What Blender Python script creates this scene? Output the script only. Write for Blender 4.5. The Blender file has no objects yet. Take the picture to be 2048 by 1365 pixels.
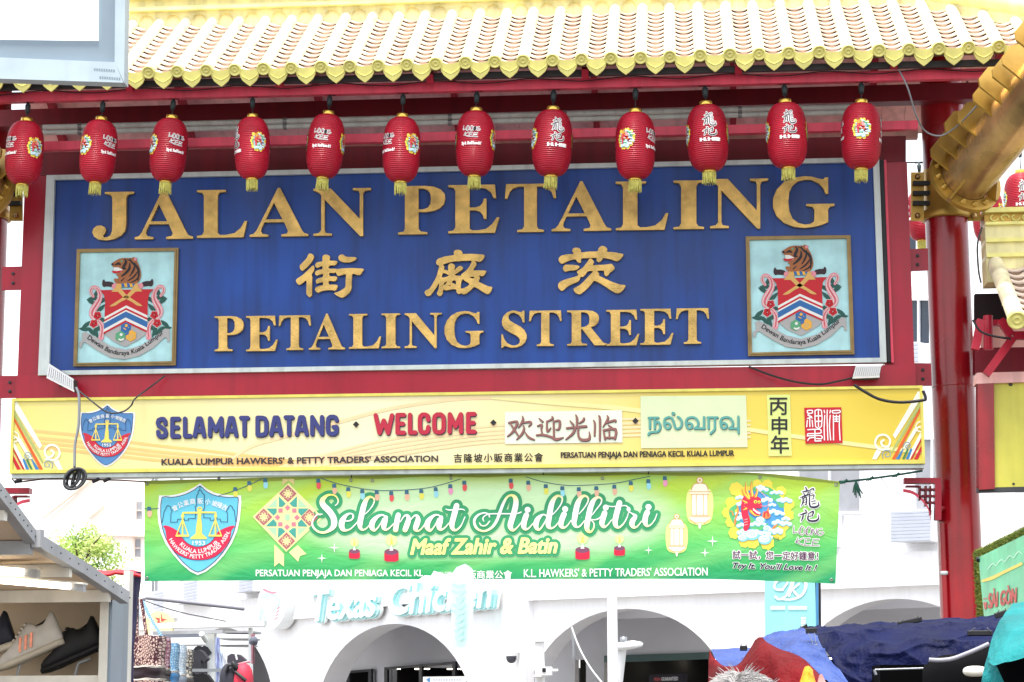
import bpy, math, random
from mathutils import Vector, Matrix, noise
from mathutils.geometry import tessellate_polygon, delaunay_2d_cdt
random.seed(7)
SC = bpy.context.scene
COL = SC.collection
R = math.radians

# ------------------------------------------------------------------ camera
CAM = Vector((0.0, 0.0, 1.65))
FPX = 4300.0
YAW, PITCH, ROLL = R(-4.68), R(9.5), R(0.35)
FW = Vector((math.sin(YAW)*math.cos(PITCH), math.cos(YAW)*math.cos(PITCH), math.sin(PITCH)))
R0 = Vector((math.cos(YAW), -math.sin(YAW), 0)); U0 = R0.cross(FW)
RT = R0*math.cos(ROLL) - U0*math.sin(ROLL)
UP = U0*math.cos(ROLL) + R0*math.sin(ROLL)
cd = bpy.data.cameras.new('camera'); cam = bpy.data.objects.new('camera', cd); COL.objects.link(cam)
M3 = Matrix((RT, UP, -FW)).transposed()
cam.matrix_world = Matrix.Translation(CAM) @ M3.to_4x4()
cd.sensor_width = 36.0; cd.sensor_fit = 'HORIZONTAL'; cd.lens = FPX/2048*36.0
cd.clip_start = 0.1; cd.clip_end = 2000
SC.camera = cam

# ------------------------------------------------------------------ light
SUN_EL, SUN_AZ = R(74), R(195)          # azimuth measured clockwise from +Y
w = bpy.data.worlds.new('World'); SC.world = w; w.use_nodes = True
nt = w.node_tree; nt.nodes.clear()
sky = nt.nodes.new('ShaderNodeTexSky'); sky.sky_type = 'NISHITA'; sky.sun_disc = False
sky.sun_elevation = SUN_EL; sky.sun_rotation = SUN_AZ; sky.dust_density = 4.0; sky.air_density = 1.2; sky.ozone_density = 1.0
b1 = nt.nodes.new('ShaderNodeBackground'); b1.inputs[1].default_value = 0.10
b2 = nt.nodes.new('ShaderNodeBackground'); b2.inputs[0].default_value = (1.0, .99, .97, 1); b2.inputs[1].default_value = 0.68
ad = nt.nodes.new('ShaderNodeAddShader'); ow = nt.nodes.new('ShaderNodeOutputWorld')
nt.links.new(sky.outputs[0], b1.inputs[0]); nt.links.new(b1.outputs[0], ad.inputs[0]); nt.links.new(b2.outputs[0], ad.inputs[1])
nt.links.new(ad.outputs[0], ow.inputs[0])
sd = bpy.data.lights.new('sun', 'SUN'); sun = bpy.data.objects.new('sun', sd); COL.objects.link(sun)
sd.energy = 3.4; sd.angle = R(14); sd.color = (1, .96, .9)
SDIR = Vector((math.sin(SUN_AZ)*math.cos(SUN_EL), math.cos(SUN_AZ)*math.cos(SUN_EL), math.sin(SUN_EL)))
sun.rotation_euler = SDIR.to_track_quat('Z', 'Y').to_euler()
SC.view_settings.view_transform = 'Standard'; SC.view_settings.look = 'None'
SC.view_settings.exposure = 0.92; SC.view_settings.gamma = 1.0
SC.cycles.max_bounces = 8

# ------------------------------------------------------------------ placing
def ray(px, py): return FW*FPX + RT*(px-1024.0) + UP*(682.5-py)
def P(px, py, Y):
    d = ray(px, py); return CAM + d*((Y-CAM.y)/d.y)
def Ppl(px, py, o, n):
    d = ray(px, py); return CAM + d*((o-CAM).dot(n)/d.dot(n))
def plane(Y):
    def f(px, py, h=0.0):
        p = P(px, py, Y); p.y -= h; return p
    return f
def facet(o, ux):                       # vertical wall through o, along ux
    n = Vector((ux.y, -ux.x, 0)).normalized()
    if n.dot(CAM-o) < 0: n = -n
    def f(px, py, h=0.0): return Ppl(px, py, o, n) + n*h
    f.n = n; f.o = o; f.u = ux.normalized()
    return f

# ------------------------------------------------------------------ materials
def lin(c):
    c = c/255.0
    return c/12.92 if c <= .04045 else ((c+.055)/1.055)**2.4
def rgb(t): return (lin(t[0]), lin(t[1]), lin(t[2]), 1.0)
MATS = {}
def mat(name, c, rough=.6, metal=0.0, var=.12, scale=3.0, bump=0.0, bscale=40.0, spec=.4, emit=None, es=1.0, streak=0.0, trans=0.0, coat=0.0):
    if name in MATS: return MATS[name]
    m = bpy.data.materials.new(name); m.use_nodes = True; t = m.node_tree; n = t.nodes; L = t.links
    b = n['Principled BSDF']; MATS[name] = m
    b.inputs['Roughness'].default_value = rough; b.inputs['Metallic'].default_value = metal
    b.inputs['Specular IOR Level'].default_value = spec
    if coat: b.inputs['Coat Weight'].default_value = coat; b.inputs['Coat Roughness'].default_value = .15
    col = rgb(c)
    tc = n.new('ShaderNodeTexCoord')
    src = None
    if var > 0:
        nz = n.new('ShaderNodeTexNoise'); nz.inputs['Scale'].default_value = scale; nz.inputs['Detail'].default_value = 6
        L.new(tc.outputs['Object'], nz.inputs['Vector'])
        mr = n.new('ShaderNodeMapRange'); mr.inputs[1].default_value = .3; mr.inputs[2].default_value = .7
        mr.inputs[3].default_value = 1-var; mr.inputs[4].default_value = 1+var*.6
        L.new(nz.outputs[0], mr.inputs[0])
        mx = n.new('ShaderNodeMix'); mx.data_type = 'RGBA'; mx.blend_type = 'MULTIPLY'; mx.inputs[0].default_value = 1
        mx.inputs[6].default_value = col; L.new(mr.outputs[0], mx.inputs[7]); src = mx.outputs[2]
        if streak > 0:
            mp = n.new('ShaderNodeMapping'); mp.inputs['Scale'].default_value = (9, 9, .7)
            L.new(tc.outputs['Object'], mp.inputs[0])
            n2 = n.new('ShaderNodeTexNoise'); n2.inputs['Scale'].default_value = 1.0; n2.inputs['Detail'].default_value = 5
            L.new(mp.outputs[0], n2.inputs[0])
            m2 = n.new('ShaderNodeMapRange'); m2.inputs[1].default_value = .45; m2.inputs[2].default_value = .75
            m2.inputs[3].default_value = 1; m2.inputs[4].default_value = 1-streak
            L.new(n2.outputs[0], m2.inputs[0])
            mx2 = n.new('ShaderNodeMix'); mx2.data_type = 'RGBA'; mx2.blend_type = 'MULTIPLY'; mx2.inputs[0].default_value = 1
            L.new(src, mx2.inputs[6]); L.new(m2.outputs[0], mx2.inputs[7]); src = mx2.outputs[2]
        L.new(src, b.inputs['Base Color'])
        m3 = n.new('ShaderNodeMapRange'); m3.inputs[3].default_value = max(.05, rough-.1); m3.inputs[4].default_value = min(1, rough+.12)
        L.new(nz.outputs[0], m3.inputs[0]); L.new(m3.outputs[0], b.inputs['Roughness'])
    else:
        b.inputs['Base Color'].default_value = col
    if bump > 0:
        nb = n.new('ShaderNodeTexNoise'); nb.inputs['Scale'].default_value = bscale; nb.inputs['Detail'].default_value = 4
        L.new(tc.outputs['Object'], nb.inputs[0])
        bp = n.new('ShaderNodeBump'); bp.inputs['Strength'].default_value = bump; bp.inputs['Distance'].default_value = .02
        L.new(nb.outputs[0], bp.inputs['Height']); L.new(bp.outputs[0], b.inputs['Normal'])
    if emit:
        b.inputs['Emission Color'].default_value = rgb(emit); b.inputs['Emission Strength'].default_value = es
    if trans > 0:
        out = [x for x in n if x.type == 'OUTPUT_MATERIAL'][0]
        tr = n.new('ShaderNodeBsdfTranslucent')
        if src: L.new(src, tr.inputs[0])
        else: tr.inputs[0].default_value = col
        ms = n.new('ShaderNodeMixShader'); ms.inputs[0].default_value = trans
        L.new(b.outputs[0], ms.inputs[1]); L.new(tr.outputs[0], ms.inputs[2]); L.new(ms.outputs[0], out.inputs[0])
    return m
def vary(m, amt=.25):                      # each copy of a thing gets its own slightly faded tone
    n = m.node_tree.nodes; L = m.node_tree.links; b = n['Principled BSDF']; lk = b.inputs['Base Color'].links[0]; s = lk.from_socket
    oi = n.new('ShaderNodeObjectInfo'); mr = n.new('ShaderNodeMapRange'); mr.inputs[3].default_value = 1-amt; mr.inputs[4].default_value = 1+amt*.4; L.new(oi.outputs['Random'], mr.inputs[0])
    hs = n.new('ShaderNodeHueSaturation'); L.new(mr.outputs[0], hs.inputs['Value']); L.new(s, hs.inputs['Color']); L.new(hs.outputs[0], b.inputs['Base Color'])
def flat(name, c, **k):
    k.setdefault('rough', .55); k.setdefault('var', .05); k.setdefault('scale', 6)
    return mat(name, c, **k)

# ------------------------------------------------------------------ objects
def tag(o, label, cat, group=None, kind=None):
    if label: o['label'] = label
    if cat: o['category'] = cat
    if group: o['group'] = group
    if kind: o['kind'] = kind
    return o
def thing(name, label, cat, loc, group=None):
    o = bpy.data.objects.new(name, None); COL.objects.link(o); o.location = loc; o.empty_display_size = .2
    o['_l'] = [loc[0], loc[1], loc[2]]
    return tag(o, label, cat, group)
class MB:
    def __init__(s): s.v = []; s.f = []; s.m = []; s.mats = []; s.sm = []
    def mi(s, m):
        if m not in s.mats: s.mats.append(m)
        return s.mats.index(m)
    def add(s, vs, fs, m, smooth=False):
        b = len(s.v); s.v += [tuple(x) for x in vs]; i = s.mi(m)
        for f in fs: s.f.append([b+k for k in f]); s.m.append(i); s.sm.append(smooth)
    def quad(s, a, b, c, d, m): s.add([a, b, c, d], [(0, 1, 2, 3)], m)
    def hexa(s, p, m):                  # p: 4 front corners then 4 back corners
        s.add(p, [(0, 1, 2, 3), (7, 6, 5, 4), (0, 4, 5, 1), (1, 5, 6, 2), (2, 6, 7, 3), (3, 7, 4, 0)], m)
    def pbox(s, x0, y0, x1, y1, Y, d, m, dy=0.0):   # pixel rectangle at depth Y, d metres deep; dy: right end lower/higher
        c = [P(x0, y0, Y), P(x1, y0+dy, Y), P(x1, y1+dy, Y), P(x0, y1, Y)]
        s.hexa(c+[p+Vector((0, d, 0)) for p in c], m)
    def pbox4(s, q, Y, d, m):
        c = [P(x, y, Y) for x, y in q]; s.hexa(c+[p+Vector((0, d, 0)) for p in c], m)
    def sbox(s, surf, x0, y0, x1, y1, h0, h1, m, dy=0.0):
        q = [(x0, y0), (x1, y0+dy), (x1, y1+dy), (x0, y1)]
        s.hexa([surf(x, y, h1) for x, y in q]+[surf(x, y, h0) for x, y in q], m)
    def sbox4(s, surf, q, h0, h1, m): s.hexa([surf(x, y, h1) for x, y in q]+[surf(x, y, h0) for x, y in q], m)
    def box(s, a, b, m):
        x0, y0, z0 = a; x1, y1, z1 = b
        s.hexa([(x0, y0, z1), (x1, y0, z1), (x1, y0, z0), (x0, y0, z0), (x0, y1, z1), (x1, y1, z1), (x1, y1, z0), (x0, y1, z0)], m)
    def bar(s, a, b, w, h, m, up=Vector((0, 0, 1))):
        a = Vector(a); b = Vector(b); d = (b-a).normalized()
        x = d.cross(up)
        if x.length < 1e-4: x = d.cross(Vector((0, 1, 0)))
        x.normalize(); z = x.cross(d); x = x*w/2; z = z*h/2
        s.hexa([a-x+z, a+x+z, a+x-z, a-x-z, b-x+z, b+x+z, b+x-z, b-x-z], m)
    def tube(s, pts, r, m, n=8, cap=True, smooth=True):
        pts = [Vector(p) for p in pts]; k = len(pts)
        rs = r if isinstance(r, (list, tuple)) else [r]*k
        vs = []; fs = []; px = None
        for i, p in enumerate(pts):
            d = (pts[min(i+1, k-1)]-pts[max(i-1, 0)])
            if d.length < 1e-9: d = Vector((0, 0, 1))
            d.normalize()
            if px is None:
                px = d.cross(Vector((0, 0, 1)))
                if px.length < .05: px = d.cross(Vector((1, 0, 0)))
            else:
                px = px - d*px.dot(d)
            px.normalize(); q = d.cross(px)
            for j in range(n):
                a = 2*math.pi*j/n; vs.append(p+px*(rs[i]*math.cos(a))+q*(rs[i]*math.sin(a)))
        for i in range(k-1):
            for j in range(n): fs.append((i*n+j, i*n+(j+1) % n, (i+1)*n+(j+1) % n, (i+1)*n+j))
        s.add(vs, fs, m, smooth)
        if cap:
            s.add(vs[:n], [tuple(range(n-1, -1, -1))], m); s.add(vs[-n:], [tuple(range(n))], m)
    def lathe(s, prof, m, o=Vector((0, 0, 0)), ax=None, n=32, smooth=True, a0=0, a1=2*math.pi):   # prof: (r, z)
        Z = (ax or Vector((0, 0, 1))).normalized(); X = Z.orthogonal().normalized() if ax else Vector((1, 0, 0)); Yv = Z.cross(X)
        vs = []; fs = []; full = abs(a1-a0-2*math.pi) < 1e-6; c = n if full else n+1
        for r, z in prof:
            for j in range(c):
                a = a0+(a1-a0)*j/n; vs.append(o+X*(r*math.cos(a))+Yv*(r*math.sin(a))+Z*z)
        for i in range(len(prof)-1):
            for j in range(n):
                k = (j+1) % c if full else j+1
                fs.append((i*c+j, i*c+k, (i+1)*c+k, (i+1)*c+j))
        s.add(vs, fs, m, smooth)
    def prism(s, surf, outer, h0, h1, m, holes=(), side=None):
        side = side or m
        loops = [outer]+list(holes); pts = [p for l in loops for p in l]
        tr = tessellate_polygon([[Vector((x, y, 0)) for x, y in l] for l in loops])
        s.add([surf(x, y, h1) for x, y in pts], [t for t in tr], m)
        for l in loops:
            k = len(l)
            s.add([surf(x, y, h1) for x, y in l]+[surf(x, y, h0) for x, y in l], [(i, (i+1) % k, k+(i+1) % k, k+i) for i in range(k)], side)
    def build(s, name, parent=None, rel=False):
        me = bpy.data.meshes.new(name); me.from_pydata(s.v, [], s.f); me.polygons.foreach_set('material_index', s.m)
        me.polygons.foreach_set('use_smooth', s.sm)
        for m in s.mats: me.materials.append(m)
        me.validate(); me.update()
        o = bpy.data.objects.new(name, me); COL.objects.link(o)
        if parent:
            o.parent = parent
            root = parent
            while root.parent: root = root.parent
            if parent.type == 'EMPTY' and not rel: o.matrix_parent_inverse = Matrix.Translation(Vector(parent['_l'])).inverted()
        return o
def grid(mb, ctrl, nu, nv, m, wr=0.0, ws=3.0, thick=0.0):     # ctrl rows of world points, smooth interpolated
    def cr(p0, p1, p2, p3, t):
        return 0.5*((2*p1)+(-p0+p2)*t+(2*p0-5*p1+4*p2-p3)*t*t+(-p0+3*p1-3*p2+p3)*t**3)
    def ev(row, t):
        k = len(row)-1; x = t*k; i = min(int(x), k-1); f = x-i
        g = lambda j: row[max(0, min(k, j))]
        return cr(g(i-1), g(i), g(i+1), g(i+2), f)
    vs = []
    for j in range(nv+1):
        row = [ev([ctrl[r][c] for r in range(len(ctrl))], j/nv) for c in range(len(ctrl[0]))]
        for i in range(nu+1):
            p = ev(row, i/nu)
            if wr:
                q = p*ws; c = 1-abs(noise.noise(Vector((q.x*.8+q.z*.7, q.y, q.z*.35-q.x*.2))*.9)); e = 1-abs(noise.noise(Vector((q.x*.5-q.z*.9, q.y, q.z*.4+q.x*.5))*1.7+Vector((5, 1, 3))))
                p = p+Vector((0, -1, .5))*wr*(.45*noise.noise(q*.6)+.9*(c**5-.3)+.5*(e**6-.25)+.12*noise.noise(q*3.1))
            vs.append(p)
    fs = [(j*(nu+1)+i, j*(nu+1)+i+1, (j+1)*(nu+1)+i+1, (j+1)*(nu+1)+i) for j in range(nv) for i in range(nu)]
    mb.add(vs, fs, m, True)

# ------------------------------------------------------------------ flat artwork printed or painted on a surface
def catmull(pts, sub=5, closed=False):
    n = len(pts); out = []
    if n < 3 and not closed:
        return [tuple(pts[0][k]+(pts[-1][k]-pts[0][k])*i/sub for k in range(len(pts[0]))) for i in range(sub+1)] if n == 2 else list(pts)
    g = (lambda i: pts[i % n]) if closed else (lambda i: pts[max(0, min(n-1, i))])
    for i in range(n if closed else n-1):
        a, b, c, d = g(i-1), g(i), g(i+1), g(i+2)
        for s in range(sub):
            t = s/sub
            out.append(tuple(.5*(2*b[k]+(c[k]-a[k])*t+(2*a[k]-5*b[k]+4*c[k]-d[k])*t*t+(3*b[k]-a[k]-3*c[k]+d[k])*t**3) for k in range(len(b))))
    if not closed: out.append(tuple(pts[-1]))
    return out
def union(polys):
    vs = []; fs = []
    for p in polys:
        a = sum(p[i][0]*p[(i+1) % len(p)][1]-p[(i+1) % len(p)][0]*p[i][1] for i in range(len(p)))
        if a < 0: p = p[::-1]
        if abs(a) < 1e-7: continue
        b = len(vs); vs += [Vector((x, y)) for x, y in p]; fs.append(list(range(b, b+len(p))))
    r = delaunay_2d_cdt(vs, [], fs, 0, 1e-5)
    return [tuple(v) for v in r[0]], [f for f, o in zip(r[2], r[5]) if o]
TXT = {}
def text2d(s, off=0.0, shear=0.0, sp=1.0):
    k = (s, off, shear, sp)
    if k in TXT: return TXT[k]
    cu = bpy.data.curves.new('txt', 'FONT'); cu.body = s; cu.offset = off; cu.shear = shear; cu.space_character = sp; cu.resolution_u = 3
    o = bpy.data.objects.new('txt', cu); COL.objects.link(o)
    dg = bpy.context.evaluated_depsgraph_get(); e = o.evaluated_get(dg); me = e.to_mesh()
    v = [(q.co.x, q.co.y) for q in me.vertices]; f = [list(p.vertices) for p in me.polygons]
    e.to_mesh_clear(); bpy.data.objects.remove(o); bpy.data.curves.remove(cu)
    x0 = min(p[0] for p in v); x1 = max(p[0] for p in v); y0 = min(p[1] for p in v); y1 = max(p[1] for p in v)
    TXT[k] = (v, f, x0, x1, y0, y1); return TXT[k]
def border(pts, faces):
    cnt = {}
    for q in faces:
        for i in range(len(q)):
            e = (q[i], q[(i+1) % len(q)]); k = (min(e), max(e)); cnt[k] = None if k in cnt else e
    return [(pts[e[0]], pts[e[1]]) for e in cnt.values() if e]
def capsule(a, b, r):
    t = math.atan2(b[1]-a[1], b[0]-a[0])
    return [(a[0]+r*math.cos(t+math.pi/2+k*math.pi/4), a[1]+r*math.sin(t+math.pi/2+k*math.pi/4)) for k in range(5)]+[(b[0]+r*math.cos(t-math.pi/2+k*math.pi/4), b[1]+r*math.sin(t-math.pi/2+k*math.pi/4)) for k in range(5)]
class Art(MB):
    def __init__(s, surf, maxe=None): MB.__init__(s); s.surf = surf; s.maxe = maxe; s.k = 0
    def put(s, v2, fs, m, h):
        if s.maxe:
            v2 = list(v2); todo = []
            for f in fs:
                for i in range(1, len(f)-1): todo.append((f[0], f[i], f[i+1]))
            done = []; mid = {}
            while todo:
                t = todo.pop(); best = -1; e = None
                for i in range(3):
                    a, b = v2[t[i]], v2[t[(i+1) % 3]]; d = abs(a[0]-b[0])
                    if d > best: best = d; e = i
                if best <= s.maxe: done.append(t); continue
                a, b, c = t[e], t[(e+1) % 3], t[(e+2) % 3]; key = (min(a, b), max(a, b))
                if key not in mid:
                    mid[key] = len(v2); v2.append(((v2[a][0]+v2[b][0])/2, (v2[a][1]+v2[b][1])/2))
                k = mid[key]; todo += [(a, k, c), (k, b, c)]
            fs = done
        s.add([s.surf(x, y, h) for x, y in v2], fs, m)
    def poly(s, pts, m, h, holes=(), smooth=0):
        if smooth: pts = catmull(pts, smooth, True); holes = [catmull(q, smooth, True) for q in holes]
        ls = [pts]+list(holes); al = [p for l in ls for p in l]
        s.put(al, tessellate_polygon([[Vector((x, y, 0)) for x, y in l] for l in ls]), m, h)
    def disc(s, x, y, r, m, h, ry=None, n=18):
        ry = ry or r; s.poly([(x+r*math.cos(2*math.pi*i/n), y+ry*math.sin(2*math.pi*i/n)) for i in range(n)], m, h)
    def rect(s, x0, y0, x1, y1, m, h, dy=0): s.poly([(x0, y0), (x1, y0+dy), (x1, y1+dy), (x0, y1)], m, h)
    def stroke(s, pts, m, h, w=None, extra=0.0, sub=5, n=10, T=None, closed=False):
        pts = [(p[0], p[1], (w if w is not None else p[2])) for p in pts]
        if len(pts) > 1: pts = catmull(pts, sub, closed)
        if closed: pts.append(pts[0])
        if T: pts = [T(x, y)+(q*T.s,) for x, y, q in pts]
        ps = []
        lo = .0006 if T and T.s < .01 else .02
        rr = [max(lo, q/2+extra) for _, _, q in pts]
        for i, (x, y, q) in enumerate(pts):
            ps.append([(x+rr[i]*math.cos(2*math.pi*(j+.13*i)/n), y+rr[i]*math.sin(2*math.pi*(j+.13*i)/n)) for j in range(n)])
            if i:
                X, Y, _ = pts[i-1]; dx, dy = x-X, y-Y; L = math.hypot(dx, dy)
                if L > 1e-6:
                    nx, ny = -dy/L, dx/L; a, b = rr[i-1], rr[i]
                    ps.append([(X+nx*a, Y+ny*a), (X-nx*a, Y-ny*a), (x-nx*b, y-ny*b), (x+nx*b, y+ny*b)])
        v, f = union(ps); s.k += 1
        s.put(v, f, m, h+s.k % 16*.0001)
    def line(s, pts, w, m, h, sub=5, closed=False): s.stroke(pts, m, h, w=w, sub=sub, n=6, closed=closed)
    def text(s, t, box, m, h, off=0.0, shear=0.0, sp=1.0, dy=0.0, T=None):    # box: ink rectangle in px, dy: drop of its right end
        v, f, x0, x1, y0, y1 = text2d(t, 0, shear, sp); X0, Y0, X1, Y1 = box
        out = []
        for x, y in v:
            u = (x-x0)/(x1-x0); q = (y-y0)/(y1-y0)
            out.append((X0+u*(X1-X0), Y1+(Y0-Y1)*q+dy*u))
        s.grown(out, f, off*abs(Y1-Y0)*1.3, m, h, T)
    def grown(s, pts, f, r, m, h, T=None):
        g = (lambda p: T(*p)) if T else (lambda p: p)
        s.put([g(p) for p in pts], f, m, h)
        if r <= 0: return
        j = 0
        for a, b in border(pts, f):
            j += 1; s.put([g(p) for p in capsule(a, b, r)], [tuple(range(10))], m, h+.0001+j % 13*.00007)
    def arctext(s, t, path, hgt, m, h, off=0.0, sp=1.0, T=None, side=1):
        v, f, x0, x1, y0, y1 = text2d(t, 0, 0, sp); pl = catmull(path, 12)
        acc = [0]
        for a, b in zip(pl, pl[1:]): acc.append(acc[-1]+math.hypot(b[0]-a[0], b[1]-a[1]))
        out = []
        for x, y in v:
            d = (x-x0)/(x1-x0)*acc[-1]; i = 0
            while i < len(pl)-2 and acc[i+1] < d: i += 1
            g = (d-acc[i])/max(1e-6, acc[i+1]-acc[i]); a, b = pl[i], pl[i+1]
            dx, dy = b[0]-a[0], b[1]-a[1]; L = math.hypot(dx, dy)
            q = (y-y0)/(y1-y0)*hgt
            out.append((a[0]+dx*g+dy/L*q, a[1]+dy*g-dx/L*q))
        s.grown(out, f, off*hgt*1.3, m, h, T)
class Tr:
    def __init__(s, k, ox, oy, ky=None): s.s = 1/k; s.ky = 1/(ky or k); s.ox = ox; s.oy = oy
    def __call__(s, x, y): return (s.ox+x*s.s, s.oy+y*s.ky)
def bil(q):                              # unit square -> pixel quad (tl, tr, br, bl)
    def f(u, v):
        return tuple((q[0][k]*(1-u)+q[1][k]*u)*(1-v)+(q[3][k]*(1-u)+q[2][k]*u)*v for k in (0, 1))
    return f
# ------------------------------------------------------------------ shared materials
RED = mat('red_paint', (166, 20, 46), rough=.35, var=.18, scale=1.5, streak=.2, bump=.1, bscale=6)
REDC = mat('red_column_paint', (150, 10, 24), rough=.28, var=.28, scale=1.6, streak=.4, coat=.3, bump=.12, bscale=8)
REDD = mat('dark_red', (120, 16, 34), rough=.5, var=.2, scale=2, streak=.3)
PINK = mat('rose_paint', (228, 72, 96), rough=.45, var=.2, scale=3, streak=.25)
SOFF = mat('salmon_board', (246, 192, 184), rough=.8, var=.2, scale=2, streak=.3)
ALU = mat('aluminium', (205, 215, 212), rough=.4, var=.12, scale=4, streak=.25, metal=.0)
CREAM = mat('tile_glaze', (238, 228, 190), rough=.35, var=.3, scale=5, coat=.2, streak=.15)
PAN = mat('pan_tile_glaze', (236, 218, 204), rough=.5, var=.16, scale=7)
YEL = mat('yellow_glaze', (226, 218, 126), rough=.35, var=.15, scale=6, coat=.3)
YELP = mat('yellow_plaster', (236, 226, 168), rough=.6, var=.25, scale=3, streak=.3); YELR = mat('ridge_yellow', (234, 226, 150), rough=.5, var=.2, scale=4, streak=.25)
GOLD = mat('gold_paint', (180, 144, 66), rough=.38, metal=.55, var=.25, scale=4, bump=.1, bscale=9)
GOLDP = mat('gold_pipe_paint', (192, 158, 108), rough=.26, metal=.6, var=.55, scale=2.2, streak=.2)
BRASS = mat('brass_letter', (212, 174, 98), rough=.34, metal=.45, var=.35, scale=7, bump=.4, bscale=50)
BLK = mat('black_plastic', (22, 22, 24), rough=.5)
DKGREY = mat('dark_grey', (62, 64, 66), rough=.6)
GREYM = mat('grey_metal', (140, 144, 148), rough=.4, metal=.5)
WHITE = mat('white_paint', (225, 226, 226), rough=.6, var=.1, scale=1)
BED = mat('roof_bedding', (128, 104, 84), rough=.9)
CABLE = mat('cable_sheath', (34, 32, 36), rough=.5)

YS = 22.6
sgn = plane(YS)
# ------------------------------------------------------------------ ground
g = MB(); g.quad((-250, -40, 0), (250, -40, 0), (250, 400, 0), (-250, 400, 0), mat('asphalt', (118, 116, 114), rough=.9, var=.3, scale=2, bump=.3, bscale=30))
tag(g.build('ground'), None, None, kind='structure')
g = MB(); g.quad((-14, -4, .004), (14, -4, .004), (14, 30, .004), (-14, 30, .004), mat('paving', (78, 74, 72), rough=.85, var=.25, scale=3))
tag(g.build('pavement'), None, None, kind='structure')

# ------------------------------------------------------------------ gate
gp = P(940, 1404, 22.8); gp.z = 0
gate = thing('entrance_gate', 'red steel street gate with round columns and a cream tiled roof', 'gate', tuple(gp))
def column(px, y0):
    mb = MB(); c = P(px, y0, 22.85); r = .226; zt = P(px, 120, 22.85).z
    mb.lathe([(r*1.35, 0), (r*1.35, .35), (r*1.05, .42), (r*1.03, 1.0)]+[(r, 1.0+(zt-1)*i/12) for i in range(13)], REDC, Vector((c.x, c.y, 0)), n=48)
    o = mb.build('column', gate); return c, o
cR, colR = column(1893, 440); cL, colL = column(-26, 440)
mb = MB(); zt = P(1872, 1046, 22.6).z; xa = cR.x-.19
mb.tube([(xa, cR.y-.17, 0), (xa, cR.y-.17, zt)], .032, REDC, n=12)
for z in (1.0, 2.1, P(1872, 1146, 22.6).z, 3.6):
    mb.lathe([(.032, -.02), (.04, -.018), (.04, .018), (.032, .02)], ALU if abs(z-P(1872, 1146, 22.6).z) < .01 else REDC, Vector((xa, cR.y-.17, z)), n=12)
mb.build('cable_duct', gate)
for c in (cR, cL):
    for z in (2.4, 4.9):
        mb = MB(); mb.lathe([(.2255, -.012), (.2285, -.006), (.2285, .006), (.2255, .012)], REDC, Vector((c.x, c.y, z)), n=40); mb.build('weld_seam', gate)
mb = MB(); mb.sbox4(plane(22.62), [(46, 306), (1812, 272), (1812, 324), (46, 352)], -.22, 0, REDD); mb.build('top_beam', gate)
mb = MB(); mb.sbox4(plane(22.6), [(35, 752), (1830, 731), (1831, 774), (33, 802)], -.22, .03, RED); mb.build('bottom_beam', gate)
mb = MB(); mb.sbox4(plane(22.61), [(1756, 326), (1814, 324), (1829, 732), (1770, 733)], -.22, 0, RED); mb.build('side_post', gate)
mb = MB(); mb.sbox4(plane(22.61), [(50, 352), (99, 352), (84, 752), (35, 752)], -.22, 0, RED); mb.build('side_post', gate)
for q in ([(1814, 499), (1856, 497), (1857, 541), (1816, 543)], [(1829, 727), (1862, 727), (1864, 772), (1831, 772)], [(4, 534), (49, 533), (48, 580), (3, 581)], [(0, 752), (40, 752), (38, 796), (-2, 797)]):
    mb = MB(); mb.sbox4(plane(22.7), q, -.02, 0, RED)
    for k in (.3, .7):
        x = (q[0][0]+q[1][0])/2; y = q[0][1]*(1-k)+q[3][1]*k; p = P(x, y, 22.7)
        mb.lathe([(.018, 0), (.018, .014), (.001, .016)], DKGREY, p, Vector((0, -1, 0)), n=8)
    mb.build('link_plate', gate)
# fretwork corbels under the board ends
def corbel(T):
    mb = MB(); Yc = 22.55
    def bx(x0, y0, x1, y1, m=REDD): 
        a = T(x0, y0); b = T(x1, y1); xa, xb = sorted((a[0], b[0])); mb.pbox(xa, a[1], xb, b[1], Yc, .12, m)
    bx(1808, 956, 1882, 967, RED); bx(1870, 967, 1883, 1040, RED)
    for x0, y0, x1, y1 in ((1838, 972, 1842, 1000), (1850, 972, 1854, 1012), (1840, 977, 1870, 981), (1844, 990, 1870, 994), (1852, 1003, 1870, 1007), (1860, 972, 1863, 1030), (1812, 971, 1838, 974)): bx(x0, y0, x1, y1)
    arc = [T(*p) for p in ((1806, 978), (1825, 982), (1843, 995), (1856, 1013), (1862, 1036))]
    pl = catmull(arc, 5)
    vs = [P(x, y, Yc) for x, y in pl]+[P(x, y, Yc) for x, y in [(x, y+7) for x, y in pl]]+[P(x, y, Yc+.3) for x, y in pl]+[P(x, y+7, Yc+.3) for x, y in pl]
    n = len(pl)
    mb.add(vs, [(i, i+1, n+i+1, n+i) for i in range(n-1)]+[(n+i, n+i+1, 3*n+i+1, 3*n+i) for i in range(n-1)]+[(i, i+1, 2*n+i+1, 2*n+i) for i in range(n-1)], PINK)
    mb.build('corbel', gate)
corbel(lambda x, y: (x, y)); corbel(lambda x, y: (1866-x, y+20))

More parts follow.
